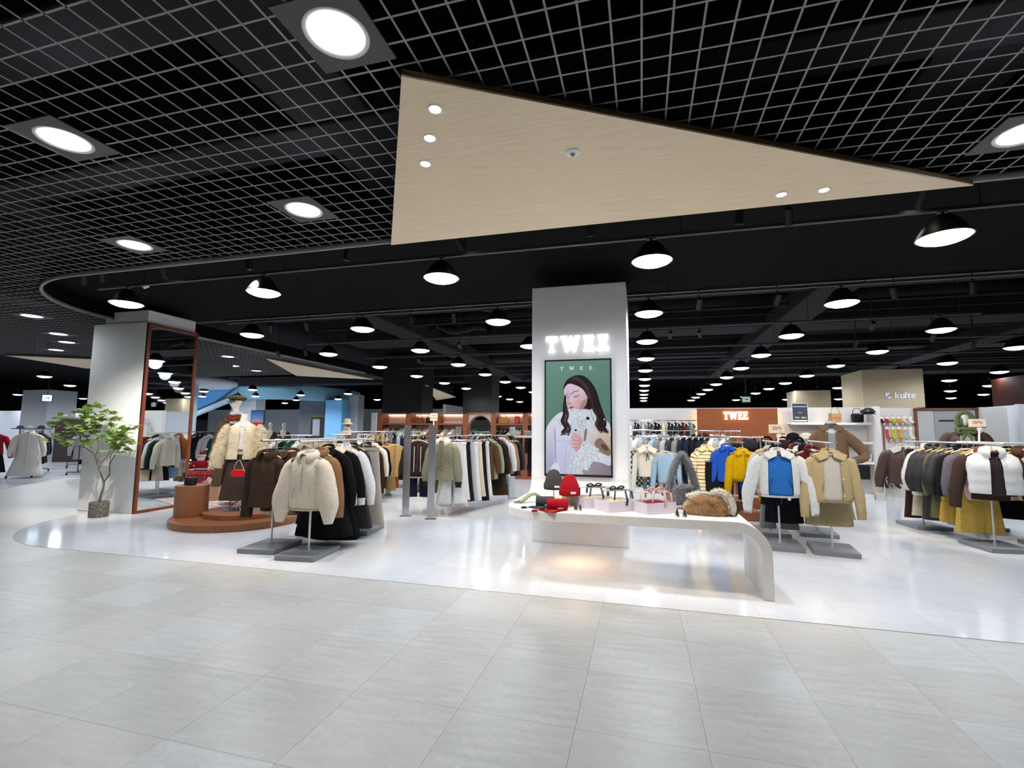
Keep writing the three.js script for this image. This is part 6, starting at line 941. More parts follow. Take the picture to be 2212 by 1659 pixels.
// ---------------------------------------------------------------- back wall of the shop, right half
const shelfWhite = M(0xeceae6, 0.45), warmWall = M(0xdad8d5, 0.7, { map: texPlaster });
{
  seed(606);
  const w = structure('wall_shop_back', 'white back wall of the shop with shelves and the wooden TWEE board');
  part('wall', box(6.2, 2.2, 0.12, 2.3, 1.104, -13.78), warmWall, w);
  part('return_wall', box(0.16, 2.2, 0.5, 5.42, 1.104, -13.6), warmWall, w); part('wall', box(1.1, 2.2, 0.12, 6.0, 1.104, -14.06), warmWall, w); part('wall', box(0.5, 2.2, 0.12, 8.1, 1.104, -14.06), warmWall, w); part('kick_plate', box(6.0, 0.1, 0.3, 2.3, 0.054, -13.58), shelfWhite, w);
  const bd = thing('wooden_sign_board', 'wooden back board with a lit TWEE sign and glowing edges', 'sign board', [2.4, 0.004, -13.66]);
  part('board', rbox(1.94, 2.18, 0.07, 0.006, 0, 1.09, 0, 1), M(0xffffff, 0.45, { map: texSignWood }), bd);
  for (const s of [-1, 1]) { part('led_strip', box(0.012, 2.1, 0.02, s * 0.985, 1.09, -0.02), glow(0xffb46a, 2.0, 'led_glow'), bd); const l = new THREE.RectAreaLight(0xffb46a, 3, 0.02, 2.1); l.position.set(s * 1.0, 1.09, -0.01); l.rotation.set(0, s > 0 ? -Math.PI / 2 : Math.PI / 2, 0); l.name = 'led_light'; bd.add(l); }
  const sg = thing('lit_sign', 'small glowing TWEE letters on the wooden back board', 'sign', [2.08, 1.9, -13.62]); let n0 = sg.children.length; lettering(sg, 'TWEE', font, 0.17, 0.03, glow(0xffffff, 1.8, 'sign_glow')); for (const c of sg.children.slice(n0)) c.scale.set(0.78, 1.15, 1);
  const rl = new THREE.RectAreaLight(0xffffff, 1.2, 0.6, 0.16); rl.position.set(0.32, 0.1, 0.06); rl.rotation.set(0, Math.PI, 0); rl.name = 'sign_light'; sg.add(rl);
  // shelves with hats, bags, poster
  const shelf = (x, y, z, len, label, d = 0.3) => { const s = thing('wall_shelf', label, 'shelf', [x, y, z]); part('board', rbox(len, 0.035, d, 0.004, 0, 0, 0, 1), shelfWhite, s); part('lip', box(len, 0.05, 0.012, 0, -0.012, d / 2), shelfWhite, s); return s; };
  shelf(4.48, 1.8, -13.56, 1.76, 'upper white shelf right of the wooden board'); shelf(4.48, 1.34, -13.56, 1.76, 'white shelf holding the fluffy hats'); shelf(4.48, 0.86, -13.56, 1.76, 'white shelf holding the hanging black bag');
  const po = thing('poster', 'navy sale poster standing on the upper white shelf', 'poster', [3.84, 1.82, -13.5], 0.05); { const cv = document.createElement('canvas'); cv.width = 192; cv.height = 256; const c = cv.getContext('2d'); c.fillStyle = '#2c3350'; c.fillRect(0, 0, 192, 256); c.fillStyle = '#343c4c'; c.fillRect(10, 52, 172, 160); c.fillStyle = '#9fb0c8'; c.fillRect(12, 34, 168, 14); c.textAlign = 'center'; c.font = 'bold 20px sans-serif'; c.fillStyle = '#b9c2cf'; c.fillText('SALE', 96, 130); c.font = 'bold 34px sans-serif'; c.fillStyle = '#d3d779'; c.fillText('10%', 54, 206); c.fillText('20%', 140, 206); c.fillStyle = '#dfe3e8'; c.fillRect(8, 228, 176, 18); const tx = new THREE.CanvasTexture(cv); tx.colorSpace = THREE.SRGBColorSpace; part('board', box(0.36, 0.48, 0.012, 0, 0.24, 0), M(0xe4e4e6, 0.5), po); part('print', new THREE.PlaneGeometry(0.34, 0.46).translate(0, 0.24, 0.0075), M(0xffffff, 0.5, { map: tx }), po); }
  const fluff = (x, y, z, c, label, r = 0.13) => { const t = thing('fluffy_hat', label, 'hat', [x, y, z]); const g = new THREE.SphereGeometry(r, 20, 14).scale(1.15, 0.8, 1).translate(0, r * 0.8, 0); part('crown', roughen(g, 0.008, 30), fur(c), t); part('band', tube(Array.from({ length: 16 }, (_, i) => [r * 1.12 * Math.cos(i / 8 * Math.PI), r * 0.55, r * Math.sin(i / 8 * Math.PI)]), 0.03, 40, 7, true), fur(c), t); };
  fluff(3.66, 1.36, -13.5, 0x171717, 'black fluffy hat at the shelf end'); fluff(3.92, 1.36, -13.42, 0xe9dfc8, 'cream fluffy hat between black and brown ones'); fluff(4.24, 1.36, -13.44, 0x5a3a26, 'brown fluffy hat on the white shelf'); fluff(4.3, 1.36, -13.52, 0x77787a, 'grey fluffy hat behind the brown one', 0.14); fluff(4.5, 1.36, -13.44, 0xc65a78, 'pink fluffy hat beside the brown one');
  const bagOn = (x, y, z, c, label, w = 0.26, h = 0.2) => { const t = thing('shoulder_bag', label, 'handbag', [x, y, z], 0.1); part('body', rbox(w, h, 0.1, 0.03, 0, h / 2, 0, 3), leather(c), t); part('strap', tube([[-w * 0.4, h * 0.9, 0], [-w * 0.25, h * 1.5, 0], [w * 0.25, h * 1.5, 0], [w * 0.4, h * 0.9, 0]], 0.008, 20, 6), leather(c), t); part('flap', rbox(w * 0.94, h * 0.5, 0.02, 0.01, 0, h * 0.72, 0.05, 2), leather(c), t); };
  bagOn(4.62, 1.82, -13.52, 0xb98d62, 'tan bucket bag on the upper shelf behind the camel mannequin', 0.24, 0.24); bagOn(5.08, 1.82, -13.5, 0x151516, 'black pouch bag at the end of the upper shelf', 0.26, 0.22); bagOn(5.16, 0.88, -13.46, 0xd8d2c8, 'white and brown bag on the low shelf', 0.3, 0.2); bagOn(5.08, 0.46, -13.46, 0x141415, 'big black shoulder bag hanging below the low shelf', 0.36, 0.34);
  const bc = thing('leather_cap', 'glossy black cap on a small stand at the wall corner', 'hat', [5.2, 2.06, -13.22]); part('crown', new THREE.SphereGeometry(0.13, 20, 12, 0, 6.3, 0, 1.7).scale(1.2, 0.8, 1), leather(0x101011), bc); part('peak', lathe([[0.12, -0.02], [0.19, -0.045], [0.18, -0.05], [0.11, -0.03]], 20).scale(0.9, 1, 1), leather(0x101011), bc); part('stand', bar([0, -0.24, 0], [0, 0, 0], 0.008), steel, bc);
  // counter with bags and bottles
  const ct = thing('wooden_counter', 'wooden sales counter behind the varsity jacket rack', 'counter', [2.6, 0.004, -11.2]); part('cabinet', rbox(1.5, 1.1, 0.6, 0.008, 0, 0.55, 0, 1), cabinetWood, ct); part('top', rbox(1.6, 0.04, 0.68, 0.006, 0, 1.122, 0, 1), cabinetWood, ct); for (const x of [-0.5, 0, 0.5]) part('door_panel', rbox(0.46, 0.95, 0.015, 0.004, x, 0.55, 0.306, 1), cabinetWood, ct);
  const furbag = (x, c, label) => { const t = thing('fur_handbag', label, 'handbag', [x, 1.147, -11.15], 0.2), g = new THREE.SphereGeometry(0.17, 18, 14).scale(1.1, 0.8, 0.7).translate(0, 0.135, 0); part('pouch', roughen(g, 0.012, 26), fur(c), t); part('handle', tube([[-0.15, 0.2, 0], [-0.08, 0.3, 0], [0.06, 0.31, 0], [0.14, 0.2, 0]], 0.022, 20, 7), fur(c), t); };
  furbag(2.2, 0x3a3c42, 'dark grey fur bag on the wooden counter'); furbag(2.52, 0x1a1a1c, 'black fur bag on the wooden counter'); furbag(2.82, 0x4b2630, 'dark wine fur bag on the wooden counter'); furbag(3.1, 0x1d1d1f, 'second black fur bag at the counter end');
  for (let i = 0; i < 2; i++) solo('spray_bottle', lathe([[0.001, 0], [0.03, 0], [0.03, 0.12], [0.012, 0.16], [0.012, 0.2], [0.001, 0.205]], 16), M(0xece8e2, 0.4), `white bottle on the wooden counter, ${i ? 'nearer the bags' : 'nearer the blue shirt'}`, 'bottle', [1.92 + i * 0.09, 1.147, -11.0]);
  // sock and belt wall
  const sock = (x, y, c, label, h = 0.22) => { const t = thing('socks', label, 'socks', [x, y, -13.95], 0, 'socks on the peg wall'); part('sock', loft(path([[0, 0, 0.02], [0, -h * 0.5, 0.02], [0.01, -h * 0.8, 0.03], [0.05, -h, 0.035], [0.09, -h * 0.98, 0.035]], [0.042, 0.038, 0.038, 0.036, 0.02], 10, 0.35), { capA: true, capB: true }), knit(c), t); part('card_band', rbox(0.07, 0.05, 0.036, 0.006, 0, -0.03, 0.02, 1), paperWhite, t); part('peg', bar([0, 0.03, -0.05], [0, 0.03, 0.05], 0.004, 6), steel, t); };
  const tones = [['black', 0x1a1a1c], ['wine', 0x3a2226], ['red', 0xc2303a], ['lime', 0xa9bf3a], ['orange', 0xdd9a2a], ['pale', 0xeadccc], ['white', 0xeeeeea]];
  tones.forEach(([n, c], i) => sock(5.62 + i * 0.125, 1.98, c, `${n} socks in the top row of the peg wall`, 0.14)); [['coral', 0xd2525c], ['lime', 0xc2cf4a], ['orange', 0xe0a035], ['silver', 0xbfc0c2], ['white', 0xece8e2]].forEach(([n, c], i) => sock(5.86 + i * 0.125, 1.72, c, `${n} socks in the second row of the peg wall`, 0.28));
  [['black', 0x19191a], ['brown', 0x3a211c], ['tan', 0x8a4e2c]].forEach(([n, c], i) => { const t = thing('belt', `${n} belt hanging on the peg wall beside the socks`, 'belt', [5.63 + i * 0.085, 1.76, -13.96], 0, 'belts on the peg wall'); part('strap', rbox(0.035, 0.95, 0.008, 0.003, 0, -0.48, 0, 1), leather(c), t); part('buckle', [bar([-0.022, 0.0, 0.005], [0.022, 0.0, 0.005], 0.004, 6), bar([-0.022, -0.05, 0.005], [0.022, -0.05, 0.005], 0.004, 6), bar([-0.022, 0, 0.005], [-0.022, -0.05, 0.005], 0.004, 6), bar([0.022, 0, 0.005], [0.022, -0.05, 0.005], 0.004, 6)], steel, t); });
  for (let i = 0; i < 3; i++) { const t = thing('socks', `black and grey diamond tights, ${ORD[i]} of three low on the peg wall`, 'socks', [5.7 + i * 0.13, 0.74, -13.93], 0, 'diamond tights on the peg wall'); part('sock', loft(path([[0, 0, 0], [0.01, -0.25, 0], [0.02, -0.4, 0.01], [0.1, -0.5, 0.02]], [0.055, 0.052, 0.05, 0.03], 12, 0.4), { capA: true, capB: true }), i === 1 ? M(0xffffff, 0.9, { map: texArgyle }) : M(0x555558, 0.9, { map: texArgyle }), t); part('card_band', rbox(0.09, 0.08, 0.04, 0.006, 0, 0.02, 0, 1), paperWhite, t); }
  { const t = thing('small_pouch', 'small black pouch hanging between the socks and the shearling jacket', 'pouch', [6.05, 1.1, -13.94]); part('body', rbox(0.17, 0.24, 0.05, 0.03, 0, 0, 0, 2), wool(0x17171a), t); part('tie', tube([[-0.04, 0.1, 0.02], [0, 0.2, 0.02], [0.04, 0.1, 0.02]], 0.006, 12, 5), wool(0x17171a), t); }
  // framed mirror and fitting rooms
  const mi = thing('fitting_room_front', 'grey fitting room panels in a brown frame behind the hooded mannequin', 'fitting room', [7.12, 1.1, -13.98]);
  for (const [x, w2, c2] of [[-0.43, 0.34, 0xa6abae], [0.06, 0.6, 0x8b9094], [0.48, 0.22, 0xa0a5a8]]) part('door_panel', rbox(w2, 2.06, 0.03, 0.004, x, 0, 0, 1), M(c2, 0.5), mi);
  part('slot', box(0.42, 0.035, 0.012, 0.06, 0.78, 0.016), M(0x0c0c0d, 0.6), mi); part('handle', bar([-0.3, -0.1, 0.04], [-0.3, 0.1, 0.04], 0.01, 8), steel, mi);
  for (const [a2, b2, x, y] of [[1.3, 0.05, 0, 1.06], [1.3, 0.05, 0, -1.06], [0.05, 2.1, -0.62, 0], [0.05, 2.1, 0.62, 0]]) part('frame_rail', box(a2, b2, 0.06, x, y, 0.01), M(0x6f4330, 0.5), mi);
  part('wall', [box(0.3, 2.25, 0.12, 8.5, 1.13, -13.7), box(0.1, 2.25, 2.2, 8.62, 1.13, -14.8)], M(0xc9ccd0, 0.6), w);
  const cu = thing('fitting_room_curtain', 'grey white fitting room curtain on a steel rod', 'curtain', [9.6, 0.004, -13.6]); const cr = []; for (let j = 0; j <= 2; j++) cr.push(Array.from({ length: 90 }, (_, i) => [-0.9 + i * 0.022, 0.05 + j * 0.95, 0.05 * Math.sin(i * 0.62) * (1 - 0.2 * j) + 0.02 * Math.sin(i * 0.21 + j)])); part('cloth', loft(cr, { closed: false }), M(0xc6c9cc, 0.9, { bumpMap: bumpWool, bumpScale: 0.0006 }), cu); part('rod', bar([-1, 2.0, 0], [1.3, 2.0, 0], 0.014, 10), chrome, cu); for (let i = 0; i < 12; i++) part('ring', tube(Array.from({ length: 10 }, (_, q) => [-0.88 + i * 0.165, 2.0 + 0.022 * Math.cos(q / 5 * Math.PI), 0.022 * Math.sin(q / 5 * Math.PI)]), 0.003, 20, 5, true), chrome, cu);
  part('wall', [box(9, 2.35, 0.12, 14, 1.18, -14.9), box(5.5, 2.25, 0.12, 8.2, 1.13, -17.2)], M(0xb9bcc0, 0.7), w);
  // wall rail with hanging coats on the plain wall part
  const wr = thing('wall_rail', 'chrome wall rail with coats on the plain grey wall', 'rail', [0.55, 1.86, -13.4]); part('rod', bar([-0.95, 0, 0], [0.85, 0, 0], 0.014, 10), chrome, wr); for (const x of [-0.7, 0.7]) part('bracket', bar([x, 0, 0], [x, 0, -0.34], 0.012, 8), chrome, wr);
  rail({ from: [-0.3, -13.4], to: [1.25, -13.4], y: 1.86, turn: Math.PI / 2, lo: 1, hanger: 'white', group: 'coats on the wall rail', where: 'along the rail on the grey back wall', items: [['shirt', 'white'], ['coat', 'charcoal'], ['shirt', 'light grey'], ['shirt', 'brown'], ['coat', 'black'], ['blouse', 'cream'], ['coat', 'navy'], ['coat', 'charcoal'], ['shirt', 'maroon'], ['coat', 'grey']] });
}
// ---------------------------------------------------------------- wooden wardrobe wall, left half
{
  seed(707);
  const z = -15.5, xs = [-9.05, -7.95, -6.9, -5.83, -4.83, -3.75, -2.7];
  const pinkBack = M(0xe6d3c6, 0.7), names = ['first', 'second', 'third', 'arched', 'fifth', 'sixth'];
  xs.slice(0, -1).forEach((x0, i) => {
    const x1 = xs[i + 1], w = x1 - x0, c = (x0 + x1) / 2, t = thing('wardrobe_unit', i === 3 ? 'open wooden wardrobe unit with an arched mirror' : `open wooden wardrobe unit, ${names[i]} from the pale wall, with top shelf and rail`, 'wardrobe', [c, 0.004, z], 0, 'wooden wardrobe wall');
    part('upright', rbox(0.17, 2.15, 0.5, 0.005, -w / 2 + 0.086, 1.075, 0, 1), cabinetWood, t); if (i === 5) part('upright', rbox(0.17, 2.15, 0.5, 0.005, w / 2 + 0.086, 1.075, 0, 1), cabinetWood, t);
    part('back_panel', box(w, 2.12, 0.02, 0, 1.06, -0.24), pinkBack, t); part('top_board', rbox(w, 0.04, 0.5, 0.004, 0.08, 2.13, 0, 1), cabinetWood, t); part('base', rbox(w - 0.17, 0.1, 0.46, 0.004, 0.086, 0.05, 0, 1), cabinetWood, t);
    const led = part('led_strip', box(w - 0.2, 0.012, 0.02, 0.086, 2.1, -0.2), glow(0xffe2cc, 2.2, 'led_glow'), t); const l = new THREE.RectAreaLight(0xffdcc0, 4, w - 0.2, 0.02); l.position.set(0.086, 2.09, -0.2); l.rotation.set(-Math.PI / 2, 0, 0); l.name = 'led_light'; t.add(l);
    if (i !== 3) { part('shelf', rbox(w - 0.17, 0.055, 0.48, 0.004, 0.086, 1.76, 0, 1), cabinetWood, t); part('rail', bar([-w / 2 + 0.17, 1.66, 0.02], [w / 2, 1.66, 0.02], 0.013, 8), chrome, t); }
    else { const hole = []; for (let k = 0; k <= 16; k++) { const a = Math.PI * k / 16; hole.push([0.4 * Math.cos(a), 1.62 + 0.42 * Math.sin(a)]); } hole.push([-0.4, 0.12], [0.4, 0.12]); part('arch_panel', extrude([[-0.42, 0.1], [0.42, 0.1], [0.42, 2.1], [-0.42, 2.1]].map(([a, b]) => [a, b]), 0.04, 0, [hole.reverse()]).translate(0.086, 0, 0.1), pinkBack, t); const trim = []; for (let k = 0; k <= 20; k++) { const a = Math.PI * k / 20; trim.push([0.086 + 0.4 * Math.cos(a), 1.62 + 0.42 * Math.sin(a), 0.14]); } part('arch_trim', tube([[0.486, 0.15, 0.14], ...trim, [-0.314, 0.15, 0.14]], 0.02, 60, 6), cabinetWood, t); part('mirror_pane', box(0.82, 1.98, 0.012, 0.086, 1.08, 0.07), M(0xdfe8ea, 0.03, { metalness: 1 }), t); }
  });
  const g = (i, list) => rail({ from: [xs[i] + 0.26, z + 0.02], to: [xs[i + 1] - 0.12, z + 0.02], y: 1.66, turn: Math.PI / 2 - 0.5, lo: 1, group: 'garments in the wooden wardrobe', where: `on the rail of the ${names[i]} wardrobe unit`, items: list });
  g(0, [['shirt', 'cream'], ['shirt', 'pale pink'], ['coat', 'charcoal'], ['shirt', 'sage'], ['coat', 'black'], ['coat', 'olive'], ['shirt', 'mint'], ['shirt', 'white']]);
  g(1, [['shirt', 'cream'], ['shirt', 'grey'], ['coat', 'tan'], ['shirt', 'brown'], ['coat', 'beige'], ['shirt', 'ivory'], ['coat', 'rust']]);
  g(2, [['coat', 'brown'], ['shirt', 'cream'], ['coat', 'camel'], ['shirt', 'white'], ['coat', 'tan'], ['coat', 'chocolate']]);
  g(4, [['shirt', 'black'], ['coat', 'charcoal'], ['coat', 'black'], ['coat', 'beige'], ['coat', 'tan'], ['coat', 'charcoal', { len: 1.2 }]]);
  g(5, [['coat', 'black', { len: 1.25 }], ['coat', 'black', { len: 1.25 }], ['coat', 'charcoal', { len: 1.2 }], ['coat', 'black']]);
  const bag = (x, c, label, w = 0.28, h = 0.2) => { const t = thing('handbag', label, 'handbag', [x, 1.792, z + 0.06]); part('body', rbox(w, h, 0.12, 0.03, 0, h / 2, 0, 2), leather(c), t); part('handle', tube([[-w * 0.3, h * 0.95, 0], [-w * 0.2, h * 1.5, 0], [w * 0.2, h * 1.5, 0], [w * 0.3, h * 0.95, 0]], 0.01, 16, 6), leather(c), t); };
  bag(-7.5, 0x8a5a34, 'tan bag on the wardrobe shelf beside the black one'); bag(-7.12, 0x171310, 'black handled bag on the wardrobe shelf'); bag(-4.45, 0xbf8a4a, 'camel box bag on the fifth wardrobe shelf', 0.34, 0.2); bag(-3.98, 0xd2485a, 'pink upright bag on the fifth wardrobe shelf', 0.17, 0.24);
  const wp = structure('wall_partition', 'pale partition end beside the wooden wardrobe'); part('wall', box(0.2, 2.15, 0.6, -9.17, 1.08, -15.5), M(0xbfc0c2, 0.7), wp);
}
// ---------------------------------------------------------------- columns and far shops
{
  seed(808);
  const beige = M(0xb9a98a, 0.7, { map: texPlaster }), dark = M(0x17191a, 0.6), grey = M(0xb8bcc0, 0.7, { map: texPlaster });
  const col = (name, label, x, z, w, d, h, m, y0 = 0.004) => { const s = structure(name, label); part('shaft', box(w, h, d, x, y0 + h / 2, z), m, s); return s; };
  const kc = thing('hanging_sign_box', 'beige boxed column head with the white kulte sign', 'sign', [6.95, 2.3, -16.0]); part('box', rbox(1.5, 1.1, 1.5, 0.01, 0, 0.55, -0.75, 1), beige, kc); part('post', box(0.6, 2.28, 0.6, 0, -1.15, -0.75), beige, kc);
  { const lg = M(0xe4e6e8, 0.5), n0 = kc.children.length; lettering(kc, 'kulte', fontSans, 0.16, 0.012, lg, 0.5); for (const c of kc.children.slice(n0)) { c.scale.set(1.02, 1, 1); c.position.set(0.02, 0.26, 0.01); } part('logo_mark', extrude([[0, 0], [0.16, 0], [0.08, 0.06], [0.16, 0.16], [0, 0.16]], 0.012).translate(-0.2, 0.26, 0.01), lg, kc); part('logo_stroke', extrude([[0.0, 0.0], [0.03, 0.0], [0.16, 0.13], [0.16, 0.16], [0.13, 0.16], [0, 0.03]], 0.004).translate(-0.2, 0.26, 0.022), M(0x8a8f9c, 0.5), kc); }
  col('column', 'beige column behind the navy poster', 6.1, -20.4, 1.15, 1.1, 3.12, beige); col('column_001', 'black column rising behind the wardrobe wall', -10.55, -20.4, 2.0, 1.2, 5.0, dark); col('column_002', 'second black column farther along the wardrobe wall', -7.3, -21.5, 1.4, 1.2, 5.0, dark); col('column_003', 'brown panelled column at the far border', 10.9, -17, 1.4, 1.3, 3.2, M(0x8a5a40, 0.6, { map: texCabinet }));
  part('wall', [box(10, 2.4, 0.15, 3, 1.2, -19)], M(0xc3c6ca, 0.8), structure('wall_far_shops', 'pale partition walls of the shops farther back'));
  // light blue canopy, escalator and column
  const blue = M(0x86bcd2, 0.6), blue2 = M(0x74b4e6, 0.6), deep = M(0x4a8cc8, 0.55);
  const cn = thing('blue_canopy', 'pale blue curved canopy band over the distant escalator', 'canopy', [0, 3.43, 0]); const plan = [[-34, -25.4], [-28, -25], [-24.4, -25], [-22, -25.6], [-20.8, -27], [-20.2, -29], [-20.6, -31.5], [-21.5, -33]];
  part('band', loft(plan.map(([x, zz], i) => { const a = plan[Math.max(0, i - 1)], b = plan[Math.min(plan.length - 1, i + 1)], l = Math.hypot(b[0] - a[0], b[1] - a[1]), nx = (b[1] - a[1]) / l, n2 = -(b[0] - a[0]) / l; return [[x, 0, zz], [x, 0.92, zz], [x + nx * -0.3, 0.92, zz - n2 * 0.3], [x + nx * -0.3, 0, zz - n2 * 0.3]]; }), { capA: true, capB: true }), blue, cn); part('cap', slab([...plan, [-34, -33]], 0.99, 0.06), M(0xa8bcc4, 0.6), cn);
  const es = thing('escalator', 'blue-sided escalator rising at the back beyond the mirror', 'escalator', [0, 0, -24.6]); part('side_panel', extrude([[-29.5, 2.0], [-26.1, 3.25], [-24.3, 4.4], [-24.3, 4.75], [-29.5, 4.75]], 0.2), deep, es); part('handrail', [bar([-29.5, 2.0, 0.24], [-24.3, 3.75, 0.24], 0.05), bar([-29.5, 3.3, 0.24], [-25.4, 4.7, 0.24], 0.05)], M(0x121418, 0.5), es); part('truss', extrude([[-29.5, 1.7], [-24.3, 3.45], [-24.3, 3.7], [-29.5, 1.95]], 0.3), M(0x9fb6c4, 0.5), es);
  col('column_004', 'light blue square column under the canopy', -19.6, -28, 1.25, 1.0, 3.5, blue2); col('column_005', 'grey round-cornered column in the far shop', -24.3, -32, 2.2, 1.2, 4.3, M(0x7b8084, 0.6)); col('column_006', 'pale column beside the escalator', -24.6, -25.6, 1.9, 0.8, 4.4, M(0xb9c0c3, 0.6)); col('column_007', 'grey steel post by the pale blue canopy', -18.6, -28.6, 0.7, 0.7, 3.9, M(0x9aa0a4, 0.5));
  part('wall', [box(26, 3.3, 0.2, -26, 1.65, -36), box(0.2, 3.3, 6, -12.8, 1.65, -33)], M(0xd3d7da, 0.8), structure('wall_blue_shop', 'pale far wall behind the blue column'));
  const sh = thing('dark_cabinet', 'dark wooden shelf cabinet with a green top edge in the far shop', 'cabinet', [-22.6, 0, -30.5]); part('body', rbox(1.6, 2.5, 0.6, 0.01, 0, 1.25, 0, 1), M(0x3a2c22, 0.6), sh); part('top_edge', box(1.6, 0.1, 0.62, 0, 2.52, 0), M(0x6a8a2e, 0.6), sh); part('door', box(0.6, 1.2, 0.02, -0.3, 1.7, 0.31), M(0xb9c0c6, 0.5), sh);
  const pt = thing('standing_poster', 'tall standing poster with blue sky and red blocks', 'poster', [-16.75, 0.5, -18]); { const cv = document.createElement('canvas'); cv.width = 96; cv.height = 256; const c = cv.getContext('2d'); const gr = c.createLinearGradient(0, 0, 0, 90); gr.addColorStop(0, '#3f7fd0'); gr.addColorStop(1, '#bcd3ea'); c.fillStyle = gr; c.fillRect(0, 0, 96, 90); c.fillStyle = '#e8a6b0'; c.beginPath(); c.arc(52, 84, 36, 3.14, 6.3); c.fill(); c.fillStyle = '#cf2f36'; c.fillRect(0, 72, 96, 30); c.fillStyle = '#e9ecf4'; c.fillRect(0, 100, 96, 156); c.fillStyle = '#3a4254'; for (let i = 0; i < 5; i++) c.fillRect(40, 120 + i * 20, 16, 10); const tx = new THREE.CanvasTexture(cv); tx.colorSpace = THREE.SRGBColorSpace; part('frame', box(0.72, 1.9, 0.05, 0, 0.95, 0), M(0x2a3a4c, 0.5), pt); part('print', new THREE.PlaneGeometry(0.66, 1.84).translate(0, 0.95, 0.027), M(0xffffff, 0.6, { map: tx }), pt); part('leg', [bar([-0.3, -0.5, 0], [-0.3, 0, 0], 0.02), bar([0.3, -0.5, 0], [0.3, 0, 0], 0.02)], M(0x2a3a4c, 0.5), pt); }
  const far = (x, zz, c, label) => { const t = thing('mannequin', label, 'mannequin', [x, 0, zz], 0.3); part('base_plate', cyl(0.18, 0.18, 0.01, 0, 0.01, 0), steel, t); part('pole', bar([0, 0, 0], [0, 0.9, 0], 0.02), steel, t); torsoForm(t, 0.95); headForm(t, 1.62); part('coat', loft(bodyRings({ w: 0.21, chest: 0.22, hem: 0.25, len: 0.8, lo: 1, sd: x })), wool(c), t).position.y = 1.6; for (const s of [-1, 1]) part('sleeve', loft(sleeveGeo(s, { lo: 1, w: 0.2, sl: 0.55 }), { capB: true }), wool(c), t).position.y = 1.6; };
  far(-16.2, -18.2, 0x4a3f30, 'far mannequin in a dark olive coat and hat'); far(-15.65, -18.4, 0x5a4a38, 'far mannequin with a pale head in a brown jacket');
  { const at = thing('unseen_atrium_lamp', 'unseen long lamp placed to light the blue canopy band', 'lamp', [-25, 4.9, -20.4]); part('housing', [box(9, 0.08, 0.5), box(9, 0.5, 0.03, 0, -0.24, 0.26)], M(0x202022, 0.6), at); part('tube', box(8.9, 0.012, 0.4, 0, -0.046, 0), glow(LAMP_WHITE, 2.5, 'lamp_glow'), at); const l = new THREE.RectAreaLight(LAMP_WHITE, 9, 8.9, 0.4); l.position.set(0, -0.06, 0); l.rotation.set(-Math.PI / 2 + 0.6, 0, 0); l.name = 'unseen_lamp_light'; at.add(l); }  // unseen lamp placed to light the blue band; its front plate hides it
  // ---- neighbouring shop across the side aisle
  rackFrame('black rack with the red jacket and long ivory coat', [-18.5, -10.5], [-20.6, -12.2], 1.42, 'black'); rackFrame('black rolling rack with pink and red coats', [-17.9, -11.7], [-19.6, -13.9], 1.42, 'black'); rackFrame('black rolling rack farther along the side aisle', [-18.0, -14.6], [-16.2, -15.2], 1.42, 'black'); rackFrame('black rolling rack behind the rolling one with pink coats', [-21.4, -13.6], [-20.2, -15.4], 1.42, 'black');
  hang('jacket', { ...KIND.jacket.o, c: 0xb02a38, fab: 'wool', len: 0.62, w: 0.25, sl: 0.62, out: 0.16 }, 'red wool jacket at the edge of the picture, facing the aisle', 'jacket', [-19.05, 1.45, -10.1], 0.75); hang('skirt', { kind: 'skirt', c: 0x141416, len: 0.6, hem: 0.24 }, 'black skirt below the red wool jacket', 'skirt', [-19.1, 0.9, -10.2], 0.75); hang('coat', { ...KIND.coat.o, c: 0xeeeae0, fab: 'fleece', len: 1.3, hem: 0.42, w: 0.27, hemDep: 0.2, sl: 0.6, out: 0.12, collar: 'fur' }, 'long ivory fleece coat facing the aisle beside the red jacket', 'coat', [-18.35, 1.48, -10.55], 0.75);
  rail({ from: [-18.75, -10.75], to: [-20.5, -12.1], y: 1.42, turn: 0.9, lo: 1, hanger: 'black', group: 'coats behind the ivory coat', where: 'behind the long ivory coat across the aisle', items: [['coat', 'white'], ['coat', 'ivory'], ['coat', 'white'], ['coat', 'cream'], ['coat', 'black'], ['coat', 'charcoal'], ['coat', 'black']] });
  rail({ from: [-17.95, -11.8], to: [-19.5, -13.8], y: 1.42, turn: 0.95, lo: 1, hanger: 'black', group: 'coats on the rolling rack', where: 'on the black rolling rack across the aisle', items: [['shirt', 'light grey', { len: 0.8 }], ['shirt', 'maroon', { len: 0.85 }], ['coat', 'black'], ['shirt', 'white', { len: 0.85 }], ['coat', 'grey'], ['coat', 'charcoal'], ['coat', 'red', { len: 0.95 }], ['coat', 'pink', { len: 0.95 }], ['coat', 'black']] });
  rail({ from: [-17.8, -14.7], to: [-16.3, -15.2], y: 1.42, turn: 0.7, lo: 1, hanger: 'black', group: 'garments on the far rolling rack', where: 'on the far rolling rack behind the mirror', items: [['coat', 'black'], ['shirt', 'white'], ['dress', 'green', { label: 'dark green velvet slip dress over a white top' }], ['shirt', 'white'], ['coat', 'maroon'], ['coat', 'navy'], ['coat', 'black']] });
